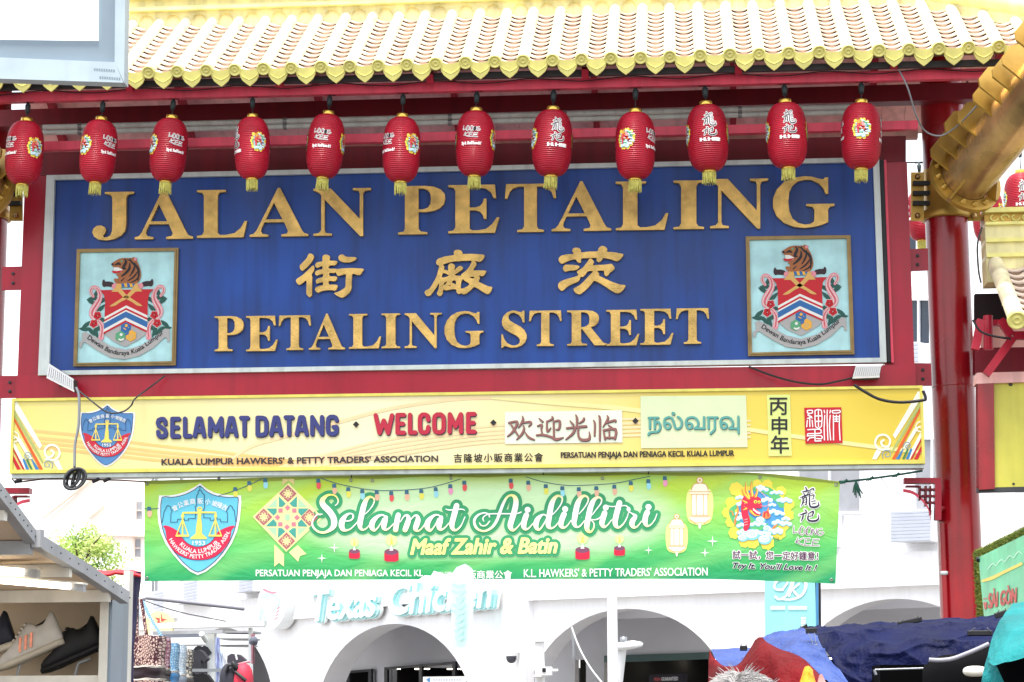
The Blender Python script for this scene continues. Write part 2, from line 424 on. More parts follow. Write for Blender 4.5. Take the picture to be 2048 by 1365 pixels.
# ------------------------------------------------------------------ tiled roofs
def roof(par, E0, E1, slope, L, pitch, hip=None, r=.062, back=True, first=.5):
    u = (E1-E0); W = u.length; u.normalize(); s = Vector((0, math.cos(slope), math.sin(slope))); nrm = u.cross(s)
    if nrm.z < 0: nrm = -nrm
    n = int(W/pitch); tiles = MB(); edge = MB(); disc = MB()
    def Lof(x):
        if not hip or x < hip[0]: return L
        return L+(hip[1]-L)*(x-hip[0])/(hip[2]-hip[0])
    for i in range(n+1):
        x = i*pitch+random.uniform(-.006, .006); o = E0+u*x+s*random.uniform(-.012, .006); l = Lof(x); rr = r*random.uniform(.97, 1.03)
        # covering rib, slightly jointed every 0.3 m
        k = 7; prof = [0, .16, .33, .5, .67, .84, 1]; N = 12
        seg = max(2, int(l/.34))
        ts = []
        for q in range(seg): ts += [(q/seg*l+.004, 1.0), ((q+.93)/seg*l, 1.0), ((q+.95)/seg*l, 1.05), ((q+1)/seg*l, 1.05)]
        vs = []
        for t, f in ts:
            c = o+s*t+nrm*.015
            for j in range(N+1):
                a = math.pi*j/N; vs.append(c+u*(rr*f*math.cos(a))+nrm*(rr*f*1.05*math.sin(a)))
        fs = [(a*(N+1)+j, a*(N+1)+j+1, (a+1)*(N+1)+j+1, (a+1)*(N+1)+j) for a in range(len(ts)-1) for j in range(N)]
        tiles.add(vs, fs, CREAM, True)
        # rounded top end of the rib
        c = o+s*l+nrm*.02
        tiles.lathe([(.001, rr), (rr*.5, rr*.87), (rr*.87, rr*.5), (rr*1.04, 0), (rr*1.04, -.05)], CREAM, c, s+nrm*.2, n=14)
        # end disc with its raised spiral
        d = MB()
        fc = o-s*.012+nrm*.015
        ax = (-s*.9+Vector((0, -.3, -.1))).normalized()
        d.lathe([(.001, .012), (rr*.25, .012), (rr*.3, .02), (rr*.42, .02), (rr*.48, .012), (rr*.8, .012), (rr*.86, .024), (rr*1.05, .024), (rr*1.1, .012), (rr*1.1, -.03)], YEL, fc, ax, n=20); d.build('end_disc', par)
        if i == n: break
        # pan tiles: stepped concave scallops
        rows = max(3, int(l/.155)); pw = pitch
        for q in range(rows):
            t0 = q/rows*l-.012; t1 = (q+1)/rows*l+.03; N2 = 8
            vs = []
            lift = random.uniform(-.003, .004)
            for t, hgt in ((t0, .050+lift), (t0, .031+lift), (t1, .006)):
                for j in range(N2+1):
                    a = j/N2; x2 = r*.6+a*(pw-1.2*r); sag = -.042*math.sin(math.pi*a)
                    vs.append(o+u*x2+s*t+nrm*(sag+hgt-(.05 if False else .01)))
            w1 = N2+1
            fs = [(w1+j, w1+j+1, j+1, j) for j in range(N2)]+[(j, j+1, 2*w1+j+1, 2*w1+j) for j in range(N2)]
            tiles.add(vs, fs, PAN, False)
        # drip tile hanging between two discs
        pts = []
        for j in range(13):
            a = j/12; pts.append((a, 0.0))
        low = [(1.0, -.03), (.99, -.058), (.94, -.068), (.91, -.092), (.82, -.12), (.66, -.14), (.5, -.162), (.34, -.14), (.18, -.12), (.09, -.092), (.06, -.068), (.01, -.058), (0, -.03)]
        fr = lambda a, z: o+u*(r*.55+a*(pw-1.1*r))+Vector((0, -.012+(-z)*.25, z))+nrm*(-.035*math.sin(math.pi*a)+.035)
        tp = [fr(j/12, 0) for j in range(12, -1, -1)]; bt = [fr(a, z) for a, z in low]
        bk = Vector((0, .02, 0))
        edge = MB(); edge.add(tp+bt, [(j, j+1, 14+j, 13+j) for j in range(12)], YEL)
        edge.add([p for p in bt]+[p+bk for p in bt], [(j, j+1, 14+j, 13+j) for j in range(12)], YEL)
        mid = [fr(a, z*.55-.012)+Vector((0, -.006, 0)) for a, z in low]
        edge.tube(mid[2:11], .0045, YEL, n=5, cap=False); edge.build('drip_tile', par)
    # bedding under the tiles
    a = -nrm*.02; b = -nrm*.08; eo = s*.02
    P0, P1 = E0+eo, E1+eo; Q0, Q1 = E0+s*L, E1+s*(hip[1] if hip else L)
    und = MB()
    if hip:
        M0 = E0+u*hip[0]+eo; M1 = E0+u*hip[0]+s*L; Q1 = E0+u*W+s*max(.1, Lof(W))
        und.hexa([P0+a, M0+a, M0+b, P0+b, Q0+a, M1+a, M1+b, Q0+b], BED); und.hexa([M0+a, P1+a, P1+b, M0+b, M1+a, Q1+a, Q1+b, M1+b], BED)
    else: und.hexa([P0+a, P1+a, P1+b, P0+b, Q0+a, Q1+a, Q1+b, Q0+b], BED)
    tiles.build('tile_courses', par); und.build('roof_deck', par)
    return u, s, nrm
E0 = P(-95, 155, 21.2); E1 = P(2130, 94.4, 21.2); E1.z = E0.z = (E0.z+E1.z)/2
SL = R(33); RL = 1.92
hx0 = (P(1850, 100, 21.2)-E0).length; hx1 = (P(2040, 97, 21.2)-E0).length
u, s, nrm = roof(gate, E0, E1, SL, RL, .300, hip=(hx0, 1.0, hx1))
# main ridge: plaster bed with scallops, then moulded courses
T0 = E0+s*RL; T1 = P(1862, 100, 21.2); T1 = E0+u*hx0+s*RL
mb = MB()
def course(y0, y1, z0, z1, m, A=T0, B=T1): 
    mb.hexa([A+Vector((0, y0, z1)), B+Vector((0, y0, z1)), B+Vector((0, y0, z0)), A+Vector((0, y0, z0)), A+Vector((0, y1, z1)), B+Vector((0, y1, z1)), B+Vector((0, y1, z0)), A+Vector((0, y1, z0))], m)
course(-.05, .45, -.16, .13, YELP); course(-.12, .5, .13, .17, YELR); course(-.06, .45, .17, .27, YELP); course(-.13, .5, .27, .31, YELR); course(-.05, .45, .31, .62, YELP); course(-.14, .52, .62, .7, YELR)
for i in range(40):
    c = T0+u*(i*.3+.15); mb.lathe([(.075, -.04), (.075, .0)], YELP, c+Vector((0, -.06, .02)), Vector((0, -.8, -.4)), n=10)
mb.build('ridge', gate)
# hip ridge running down to the right corner
mb = MB(); H0 = E0+u*(hx0-.05)+s*(RL+.02)+nrm*.05; H1 = E0+u*(hx1+.5)+s*.55+nrm*.08
mb.tube([H0+(H1-H0)*i/8+Vector((0, 0, .1)) for i in range(9)], .1, YELR, n=14)
mb.bar(H0+Vector((0, .05, .02)), H1+Vector((0, .05, .02)), .16, .24, YELP); mb.bar(H0+Vector((0, .12, .3)), H1+Vector((0, .12, .3)), .14, .2, YELP)
mb.tube([H0+(H1-H0)*i/8+Vector((0, .1, .42)) for i in range(9)], .07, YELR, n=12)
mb.build('hip_ridge', gate)
# far slope of the roof, its salmon boarding and rafters
RG0 = E0+s*RL; RG1 = E1+s*RL; sb = Vector((0, math.cos(SL), -math.sin(SL))); nb = Vector((0, math.sin(SL), math.cos(SL)))
mb = MB(); a = Vector((0, .3, 0)); B0, B1 = RG0+sb*1.95, RG1+sb*1.95
mb.hexa([RG0+nb*.1, RG1+nb*.1, RG1, RG0, B0+nb*.1, B1+nb*.1, B1, B0], CREAM); mb.build('far_slope', gate)
mb = MB(); n = 44
for i in range(n):
    f0, f1 = i/n, (i+.985)/n
    A = RG0+(RG1-RG0)*f0-nb*.03; B = RG0+(RG1-RG0)*f1-nb*.03
    mb.hexa([A+nb*.02, B+nb*.02, B, A, A+sb*1.9+nb*.02, B+sb*1.9+nb*.02, B+sb*1.9, A+sb*1.9], SOFF)
mb.build('soffit_boards', gate)
for x in (80, 345, 622, 900, 1187, 1470, 1757, 2010):
    t = (P(x, 250, 23.2).x-RG0.x)/(RG1.x-RG0.x); A = RG0+(RG1-RG0)*t
    mb = MB(); mb.bar(A-nb*.1, A+sb*1.92-nb*.1, .07, .12, RED, up=nb); mb.build('rafter', gate)
    mb = MB(); mb.bar(A-s*RL+Vector((0, .1, -.12)), A-nrm*.14, .07, .1, RED, up=nrm); mb.build('rafter', gate)
def strip(name, x0, y0, x1, y1, th, Y, d, m):
    mb = MB(); mb.pbox4([(x0, y0), (x1, y1), (x1, y1+th), (x0, y0+th)], Y, d, m); return mb.build(name, gate)
strip('fascia', -60, 170, 2060, 117, 12, 21.36, .05, DKGREY)
strip('lantern_beam', -60, 187, 2060, 135, 19, 21.5, .09, PINK)
for x in range(40, 2040, 57):
    pass
strip('purlin', -60, 222, 2060, 162, 33, 22.5, .2, REDD)  # the darker red carries the shade on this beam
strip('tie_beam', 62, 284, 1836, 241, 17, 22.05, .09, PINK)
strip('wall_plate', 62, 296, 1836, 254, 22, 22.9, .1, SOFF)
mb = MB()
for dy, Yc in ((0, 22.2), (11, 22.24)):
    mb.tube([P(86, 255+dy, Yc), P(900, 234+dy, Yc), P(1700, 214+dy, Yc)], .028, ALU, n=10)
    for x in (160, 330, 570, 800, 900, 1130, 1280, 1480): 
        p = P(x, 255-(x-86)*.0254+dy, Yc); mb.tube([p-Vector((.02, 0, 0)), p+Vector((.02, 0, 0))], .036, GREYM, n=10)
cond = mb.build('conduit_pipe'); tag(cond, 'pair of pale conduit pipes clipped under the gate roof', 'conduit')
mb = MB(); pts = [P(-60+i*53, 185-i*1.3+4*math.sin(i*1.7)+4, 21.44) for i in range(40)]
mb.tube(catmull([tuple(p) for p in pts], 3), .006, CABLE, n=5)
tag(mb.build('lantern_cable'), 'thin black cable strung along the rose beam above the lanterns', 'cable')

# ------------------------------------------------------------------ gold collar and brace pipes on the columns
def collar(c, T, cx):
    mb = MB(); z0 = P(cx, 441, 22.85).z; z1 = P(cx, 425, 22.85).z
    mb.lathe([(.23, z0), (.262, z0), (.27, z0+.02), (.262, z1), (.24, z1+.02), (.23, z1+.3), (.23, z1+.46)], GOLD, Vector((c.x, c.y, 0)), n=40)
    for xa, xb in ((1822, 1848), (1936, 1960)):
        a, b = sorted((T(xa, 0)[0], T(xb, 0)[0])); mb.pbox(a, 345 if xa < 1900 else 402, b, 442, 22.75, .02, GOLD)
        for yy in (354, 432): mb.lathe([(.03, 0), (.03, .02), (.012, .03), (.001, .03)], GOLDP, P((a+b)/2, yy if yy > 400 or xa < 1900 else 412, 22.75), Vector((0, -1, 0)), n=10)
    for yy in (362, 382, 402): 
        a, b = sorted((T(1826, 0)[0], T(1870, 0)[0])); mb.pbox(a, yy, b, yy+8, 22.7, .06, BLK)
    mb.build('collar', gate)
collar(cR, lambda x, y: (x, y), 1893); collar(cL, lambda x, y: (1867-x, y), -26)
def brace(lab, org, ax, upv, Lp):
    t = thing('brace_pipe', lab, 'pipe', tuple(org), 'gold brace pipes on the gate columns')
    ax = ax.normalized(); rp = .275; upv = (upv-ax*upv.dot(ax)).normalized(); sd = ax.cross(upv)
    mb = MB(); mb.lathe([(rp, -.1)]+[(rp, i*Lp/10) for i in range(11)], GOLDP, org, ax, n=48); mb.build('pipe', t)
    for g0 in range(4):
        mb = MB(); a0 = g0*math.pi/2+.06; n = 12; r0, r1 = rp+.005, .4; vs = []
        X = sd; Yv = upv
        for h in (.0, .05):
            for j in range(n+1):
                a = a0+(math.pi/2-.12)*j/n; d = X*math.cos(a)+Yv*math.sin(a)
                vs += [org+ax*(h+.02)+d*r0, org+ax*(h+.02)+d*r1]
        k = 2*(n+1)
        fs = [(2*j, 2*j+1, 2*j+3, 2*j+2) for j in range(n)]+[(k+2*j, k+2*j+2, k+2*j+3, k+2*j+1) for j in range(n)]+[(2*j+1, k+2*j+1, k+2*j+3, 2*j+3) for j in range(n)]
        fs += [(0, k, k+1, 1), (2*n, 2*n+1, k+2*n+1, k+2*n)]
        mb.add(vs, fs, GOLD)
        for q in (.22, .5, .78):
            a = a0+(math.pi/2-.12)*q; d = X*math.cos(a)+Yv*math.sin(a)
            mb.lathe([(.034, 0), (.034, .02), (.02, .02), (.02, .045), (.001, .05)], GOLD, org+ax*.07+d*.335, ax, n=10)
        mb.build('flange', t)
        mb = MB(); a = g0*math.pi/2; d = X*math.cos(a)+Yv*math.sin(a); w2 = ax.cross(d)*.012
        mb.add([org+ax*.07+d*rp-w2, org+ax*.07+d*.39-w2, org+ax*.3+d*rp-w2, org+ax*.07+d*rp+w2, org+ax*.07+d*.39+w2, org+ax*.3+d*rp+w2], [(0, 1, 2), (5, 4, 3), (0, 3, 4, 1), (1, 4, 5, 2)], GOLD); mb.build('gusset', t)
    x = .18; i = 0
    while x < Lp-.1:
        hh = .2+.05*(i % 3 == 2); wd = .2; mb = MB()
        A = org+ax*x; prof = [(-wd, rp*.7), (-wd*.95, rp+hh*.75), (-wd*.55, rp+hh), (wd*.55, rp+hh), (wd*.95, rp+hh*.75), (wd, rp*.7)]
        fr = [A+sd*p+upv*q for p, q in prof]; bk = [p+ax*.022 for p in fr]; n = 6
        mb.add(fr+bk, [tuple(range(n-1, -1, -1)), tuple(range(n, 2*n))]+[(j, (j+1) % n, n+(j+1) % n, n+j) for j in range(n)], GOLD)
        mb.build('fin', t); x += .2 if i % 4 != 3 else .34; i += 1
    return t
oR = P(1926, 364, 22.2); brace('gold brace pipe with finned plates above the right column', oR, Vector((.37, -.85, .37)), Vector((-.72, -.1, .62)), 3.6)
oL = P(-24, 388, 22.2); brace('gold brace pipe cut by the left edge of the view', oL, Vector((-.37, -.85, .37)), Vector((.72, -.1, .62)), 3.6)
# ------------------------------------------------------------------ the blue street name sign
sp = P(930, 540, YS)
sign = thing('street_sign', 'large blue street name board with raised brass letters in a pale frame', 'sign', tuple(sp))
BLUE = mat('sign_blue', (16, 66, 146), rough=.42, var=.3, scale=.9, streak=.35, bump=.04)
mb = MB(); mb.sbox4(sgn, [(111, 362), (1747, 326), (1761, 719), (100, 745)], -.05, .03, BLUE); mb.build('panel', sign)
mb = MB(); O = [(97, 354), (1757, 318), (1772, 727), (80, 753)]; I = [(113, 363), (1745, 327), (1759, 718), (102, 744)]
for k in range(4):
    j = (k+1) % 4; q = [O[k], O[j], I[j], I[k]]; mb.sbox4(sgn, q, -.05, .075, ALU)
mb.build('frame', sign)
mb = MB(); mb.sbox4(sgn, [(1759, 322), (1766, 322), (1781, 726), (1774, 727)], -.02, .05, BLK); mb.sbox4(sgn, [(1767, 322), (1772, 322), (1787, 727), (1782, 727)], -.02, .04, PINK); mb.build('edge_trim', sign)  # black bar paints the dark gap beside the frame; rose bar is trim
G = {
'I': (44, [[(0, 100), (0, 96), (8, 94.5), (11, 88), (11, 12), (8, 5.5), (0, 4), (0, 0), (44, 0), (44, 4), (36, 5.5), (33, 12), (33, 88), (36, 94.5), (44, 96), (44, 100)]]),
'L': (80, [[(0, 100), (0, 96), (8, 94.5), (11, 88), (11, 12), (8, 5.5), (0, 4), (0, 0), (74, 0), (80, 34), (76, 34), (70, 20), (60, 9), (46, 5.5), (37, 5.5), (33, 10), (33, 88), (36, 94.5), (46, 96), (46, 100)]]),
'E': (79, [[(0, 100), (0, 96), (8, 94.5), (11, 88), (11, 12), (8, 5.5), (0, 4), (0, 0), (72, 0), (79, 32), (75, 32), (68, 18), (58, 8), (45, 5.5), (37, 5.5), (33, 9), (33, 47), (42, 47), (49, 44), (53, 38), (55, 29), (59, 29), (59, 71), (55, 71), (53, 62), (49, 56), (42, 53), (33, 53), (33, 94.5), (46, 94.5), (58, 92), (66, 84), (70, 72), (74, 72), (72, 100)]]),
'T': (88, [[(2, 100), (86, 100), (88, 70), (84, 70), (80, 83), (74, 91), (64, 94.5), (55, 94.5), (55, 12), (58, 6), (67, 4), (67, 0), (21, 0), (21, 4), (30, 6), (33, 12), (33, 94.5), (24, 94.5), (14, 91), (8, 83), (4, 70), (0, 70)]]),
'A': (104, [[(50, 102), (54, 102), (92, 14), (96, 7), (104, 4), (104, 0), (56, 0), (56, 4), (66, 6), (68, 11), (66, 17), (61, 30), (26, 30), (21, 18), (20, 11), (23, 6), (33, 4), (33, 0), (0, 0), (0, 4), (7, 6), (12, 13), (17, 24)], [(28.5, 36), (58, 36), (43, 71)]]),
'N': (102, [[(0, 100), (31, 100), (82, 35), (82, 88), (80, 94), (70, 96), (70, 100), (102, 100), (102, 96), (91, 94), (88, 88), (88, -2), (83, -2), (20, 77), (20, 12), (22, 6), (33, 4), (33, 0), (0, 0), (0, 4), (10, 6), (14, 12), (14, 86), (9, 92), (0, 96)]]),
'P': (76, [[(0, 100), (44, 100), (58, 98), (69, 92), (75, 83), (76, 73), (74, 62), (67, 53), (57, 48), (45, 46), (33, 46), (33, 12), (36, 6), (47, 4), (47, 0), (0, 0), (0, 4), (9, 6), (11, 12), (11, 88), (9, 94), (0, 96)], [(33, 94.5), (40, 94.5), (48, 91), (52, 84), (53, 73), (52, 62), (48, 55), (41, 51.5), (33, 51.5)]]),
'R': (95, [[(0, 100), (46, 100), (60, 98), (70, 92), (75, 84), (75.5, 74), (73, 64), (66, 56), (56, 51.5), (84, 10), (88, 6), (95, 4), (95, 0), (65, 0), (36, 46.5), (33, 47), (33, 12), (36, 6), (47, 4), (47, 0), (0, 0), (0, 4), (9, 6), (11, 12), (11, 88), (9, 94), (0, 96)], [(33, 94.5), (41, 94.5), (48, 91), (52, 85), (53, 75), (52, 63), (47, 56), (40, 52.5), (33, 52.5)]]),
'J': (66, [[(20, 100), (66, 100), (66, 96), (57, 94), (54, 88), (54, 28), (52, 14), (46, 4), (36, -3), (22, -6), (10, -4), (3, 3), (0, 12), (2, 20), (7, 26), (14, 27), (20, 23), (22, 16), (20, 9), (17, 4), (19, 1), (24, 1), (29, 5), (31.5, 14), (32, 30), (32, 88), (29, 94), (20, 96)]]),
'G': (100, [[(90, 99), (90, 66), (86, 66), (82, 78), (74, 88), (63, 94.5), (54, 95), (42, 92), (33, 83), (28, 70), (26.5, 52), (28, 32), (33, 17), (42, 8), (53, 4.5), (62, 6), (67, 10), (68, 16), (68, 34), (65, 40), (55, 42), (55, 46), (100, 46), (100, 42), (93, 40), (90, 35), (90, 9), (78, 3), (66, -.5), (53, -2), (36, 0), (20, 8), (8, 22), (2, 40), (2, 58), (8, 76), (19, 90), (34, 99), (52, 102), (64, 101), (74, 97), (82, 95), (85, 99)]]),
'S': (61, [[(55, 101), (55, 68), (51, 68), (48, 80), (41, 90), (30, 95.5), (22, 94), (17, 88), (17, 80), (21, 73), (31, 66), (45, 57), (55, 47), (60, 35), (60, 24), (56, 12), (48, 4), (36, -1), (26, -2), (17, 0), (10, 3), (6, 2), (3, -2), (0, -2), (0, 36), (3, 36), (7, 22), (14, 11), (24, 5), (32, 4), (40, 7), (44, 13), (44, 21), (40, 28), (32, 34), (20, 41), (8, 50), (2, 61), (1, 73), (5, 87), (14, 97), (26, 102), (34, 101), (42, 98), (48, 97), (51, 101)]]),
}
def letter(ch, x0, x1, yt, yb):
    wd, loops = G[ch]; mb = MB()
    m = [[(x0+p[0]/wd*(x1-x0), yb-p[1]/100*(yb-yt)-(p[0]/wd)*(x1-x0)*.013) for p in l] for l in loops]
    mb.prism(sgn, m[0], .03, .075, BRASS, m[1:]); mb.build('letter', sign)
for a in (('J', 188, 271, 388, 479), ('A', 273, 389, 384, 482), ('L', 397, 497, 384, 479), ('A', 502, 619, 382, 477), ('N', 629, 744, 381, 475), ('P', 798, 892, 376, 472.5), ('E', 898, 1000, 374, 470), ('T', 1011, 1113, 372, 468), ('A', 1104, 1223, 369, 466), ('L', 1232, 1337, 367, 464), ('I', 1347, 1408, 365, 462), ('N', 1420, 1536, 362, 460), ('G', 1543, 1668, 359, 458),
          ('P', 432, 490, 635.5, 705), ('E', 495, 558, 635, 705), ('T', 560, 624, 634, 703), ('A', 620, 692, 632, 702), ('L', 700, 764, 631, 700), ('I', 765, 802, 630, 699), ('N', 811, 885, 629.5, 698.5), ('G', 889, 968, 627, 698), ('S', 1004, 1055, 625.5, 697), ('T', 1059, 1124, 624.5, 695), ('R', 1135, 1215, 624, 694), ('E', 1213, 1279, 623, 694), ('E', 1281, 1347, 621, 692.5), ('T', 1352, 1418, 620, 690.5)): letter(*a)
def hanzi(ox, oy, comps):
    mb = MB()
    for c in comps:
        l = [catmull([(ox+x/11.375, oy+y/11.375) for x, y in q], 3, True) for q in c]; mb.prism(sgn, l[0], .03, .075, BRASS, l[1:])
    mb.build('raised_character', sign)
hanzi(580, 490, [
 [[(450, 245), (500, 230), (550, 255), (572, 300), (560, 350), (500, 450), (420, 540), (340, 605), (300, 620), (265, 590), (248, 530), (260, 490), (350, 400), (410, 330)]],
 [[(545, 505), (575, 520), (580, 570), (565, 630), (518, 705), (535, 760), (530, 850), (528, 1000), (525, 1160), (500, 1205), (470, 1218), (440, 1195), (400, 1140), (402, 1000), (398, 845), (330, 890), (250, 940), (200, 920), (165, 860), (175, 815), (260, 755), (350, 690), (450, 590)]],
 [[(840, 255), (910, 275), (937, 320), (925, 385), (1040, 395), (1098, 410), (1090, 455), (1040, 500), (930, 500), (912, 570), (1060, 575), (1090, 585), (1200, 570), (1400, 560), (1560, 565), (1695, 580), (1675, 635), (1610, 720), (1500, 700), (1445, 695), (1430, 800), (1425, 900), (1420, 1020), (1380, 1110), (1300, 1185), (1210, 1230), (1120, 1200), (1060, 1160), (1035, 1130), (1140, 1090), (1240, 1030), (1285, 980), (1290, 850), (1295, 705), (1200, 720), (1125, 738), (1085, 700), (1065, 655), (1030, 672), (925, 672), (935, 745), (1050, 750), (1098, 775), (1080, 830), (1035, 862), (915, 850), (912, 930), (1000, 935), (1105, 950), (1090, 1030), (1050, 1070), (950, 1058), (830, 1065), (740, 1085), (660, 1118), (610, 1080), (595, 1045), (620, 995), (700, 965), (770, 945), (770, 885), (700, 895), (640, 912), (615, 870), (625, 825), (700, 785), (770, 765), (772, 695), (700, 710), (640, 730), (605, 705), (598, 665), (625, 625), (700, 600), (760, 585), (762, 515), (700, 535), (640, 555), (603, 515), (608, 465), (650, 430), (760, 405), (762, 330), (780, 275)]],
 [[(1200, 250), (1240, 260), (1300, 300), (1400, 310), (1510, 315), (1535, 345), (1490, 390), (1400, 425), (1300, 435), (1220, 422), (1150, 385), (1125, 330), (1145, 275)]]])
hanzi(840, 490, [[
 [(880, 145), (950, 165), (985, 210), (990, 240), (1200, 238), (1400, 250), (1470, 262), (1482, 295), (1450, 360), (1390, 415), (1330, 412), (1265, 400), (1300, 460), (1275, 530), (1230, 608), (1400, 612), (1500, 620), (1522, 640), (1490, 700), (1435, 745), (1360, 735), (1378, 790), (1350, 865), (1450, 920), (1560, 970), (1650, 990), (1655, 1020), (1620, 1100), (1570, 1150), (1510, 1140), (1400, 1070), (1255, 990), (1180, 1050), (1080, 1130), (1015, 1155), (945, 1130), (900, 1150), (850, 1110), (835, 1045), (740, 1042), (610, 1068), (550, 1045), (535, 1130), (500, 1185), (455, 1195), (410, 1160), (408, 1120), (440, 1040), (450, 905), (400, 985), (320, 1100), (250, 1180), (190, 1198), (140, 1160), (125, 1110), (150, 1070), (230, 1025), (310, 910), (390, 760), (430, 620), (450, 512), (400, 480), (385, 430), (410, 370), (470, 335), (600, 295), (780, 265), (785, 200), (810, 160)],
 [(540, 485), (570, 525), (565, 600), (600, 600), (655, 620), (660, 510), (690, 465), (740, 455), (800, 490), (815, 530), (800, 600), (900, 520), (950, 515), (990, 545), (985, 590), (900, 650), (800, 720), (940, 735), (960, 700), (1050, 630), (1130, 540), (1195, 400), (1100, 395), (960, 398), (900, 410), (840, 404), (700, 428), (600, 458)],
 [(545, 675), (660, 715), (655, 745), (520, 775)], [(565, 905), (600, 875), (635, 865), (600, 920), (560, 945)], [(745, 870), (770, 845), (830, 850), (830, 935), (800, 918), (745, 890)], [(690, 945), (715, 940), (715, 955), (665, 966)],
 [(985, 815), (1010, 822), (1030, 850), (1135, 915), (1080, 985), (955, 1025), (945, 950), (955, 880)], [(1145, 767), (1250, 757), (1222, 800)]]])
hanzi(1100, 490, [
 [[(1200, 58), (1260, 75), (1310, 130), (1305, 190), (1450, 200), (1600, 230), (1670, 245), (1660, 290), (1600, 365), (1520, 405), (1400, 365), (1300, 345), (1215, 335), (1180, 390), (1120, 430), (1070, 395), (1058, 330), (900, 335), (725, 345), (715, 420), (680, 445), (630, 420), (585, 365), (500, 375), (400, 410), (290, 462), (235, 435), (205, 385), (215, 330), (270, 280), (400, 250), (540, 235), (515, 165), (540, 115), (600, 98), (670, 110), (712, 160), (715, 205), (900, 185), (1080, 180), (1110, 120), (1150, 75)]],
 [[(340, 495), (400, 485), (560, 490), (660, 510), (678, 535), (640, 580), (580, 610), (450, 620), (360, 643), (320, 610), (305, 560)]],
 [[(935, 345), (970, 365), (1010, 430), (985, 495), (1100, 490), (1250, 485), (1380, 465), (1440, 495), (1475, 560), (1445, 610), (1370, 665), (1320, 730), (1270, 740), (1240, 690), (1225, 625), (1085, 625), (1128, 690), (1115, 725), (1300, 820), (1450, 885), (1600, 935), (1715, 950), (1700, 1010), (1640, 1090), (1560, 1130), (1490, 1120), (1400, 1070), (1200, 940), (1025, 850), (960, 910), (850, 1030), (750, 1115), (680, 1155), (610, 1135), (560, 1085), (548, 1030), (600, 995), (700, 935), (820, 820), (900, 730), (985, 635), (870, 635), (820, 700), (760, 755), (700, 765), (690, 800), (650, 865), (500, 930), (380, 1000), (310, 1065), (260, 1070), (210, 1020), (193, 970), (205, 910), (260, 860), (400, 805), (640, 735), (625, 660), (640, 625), (750, 555), (850, 430), (900, 355)]]])

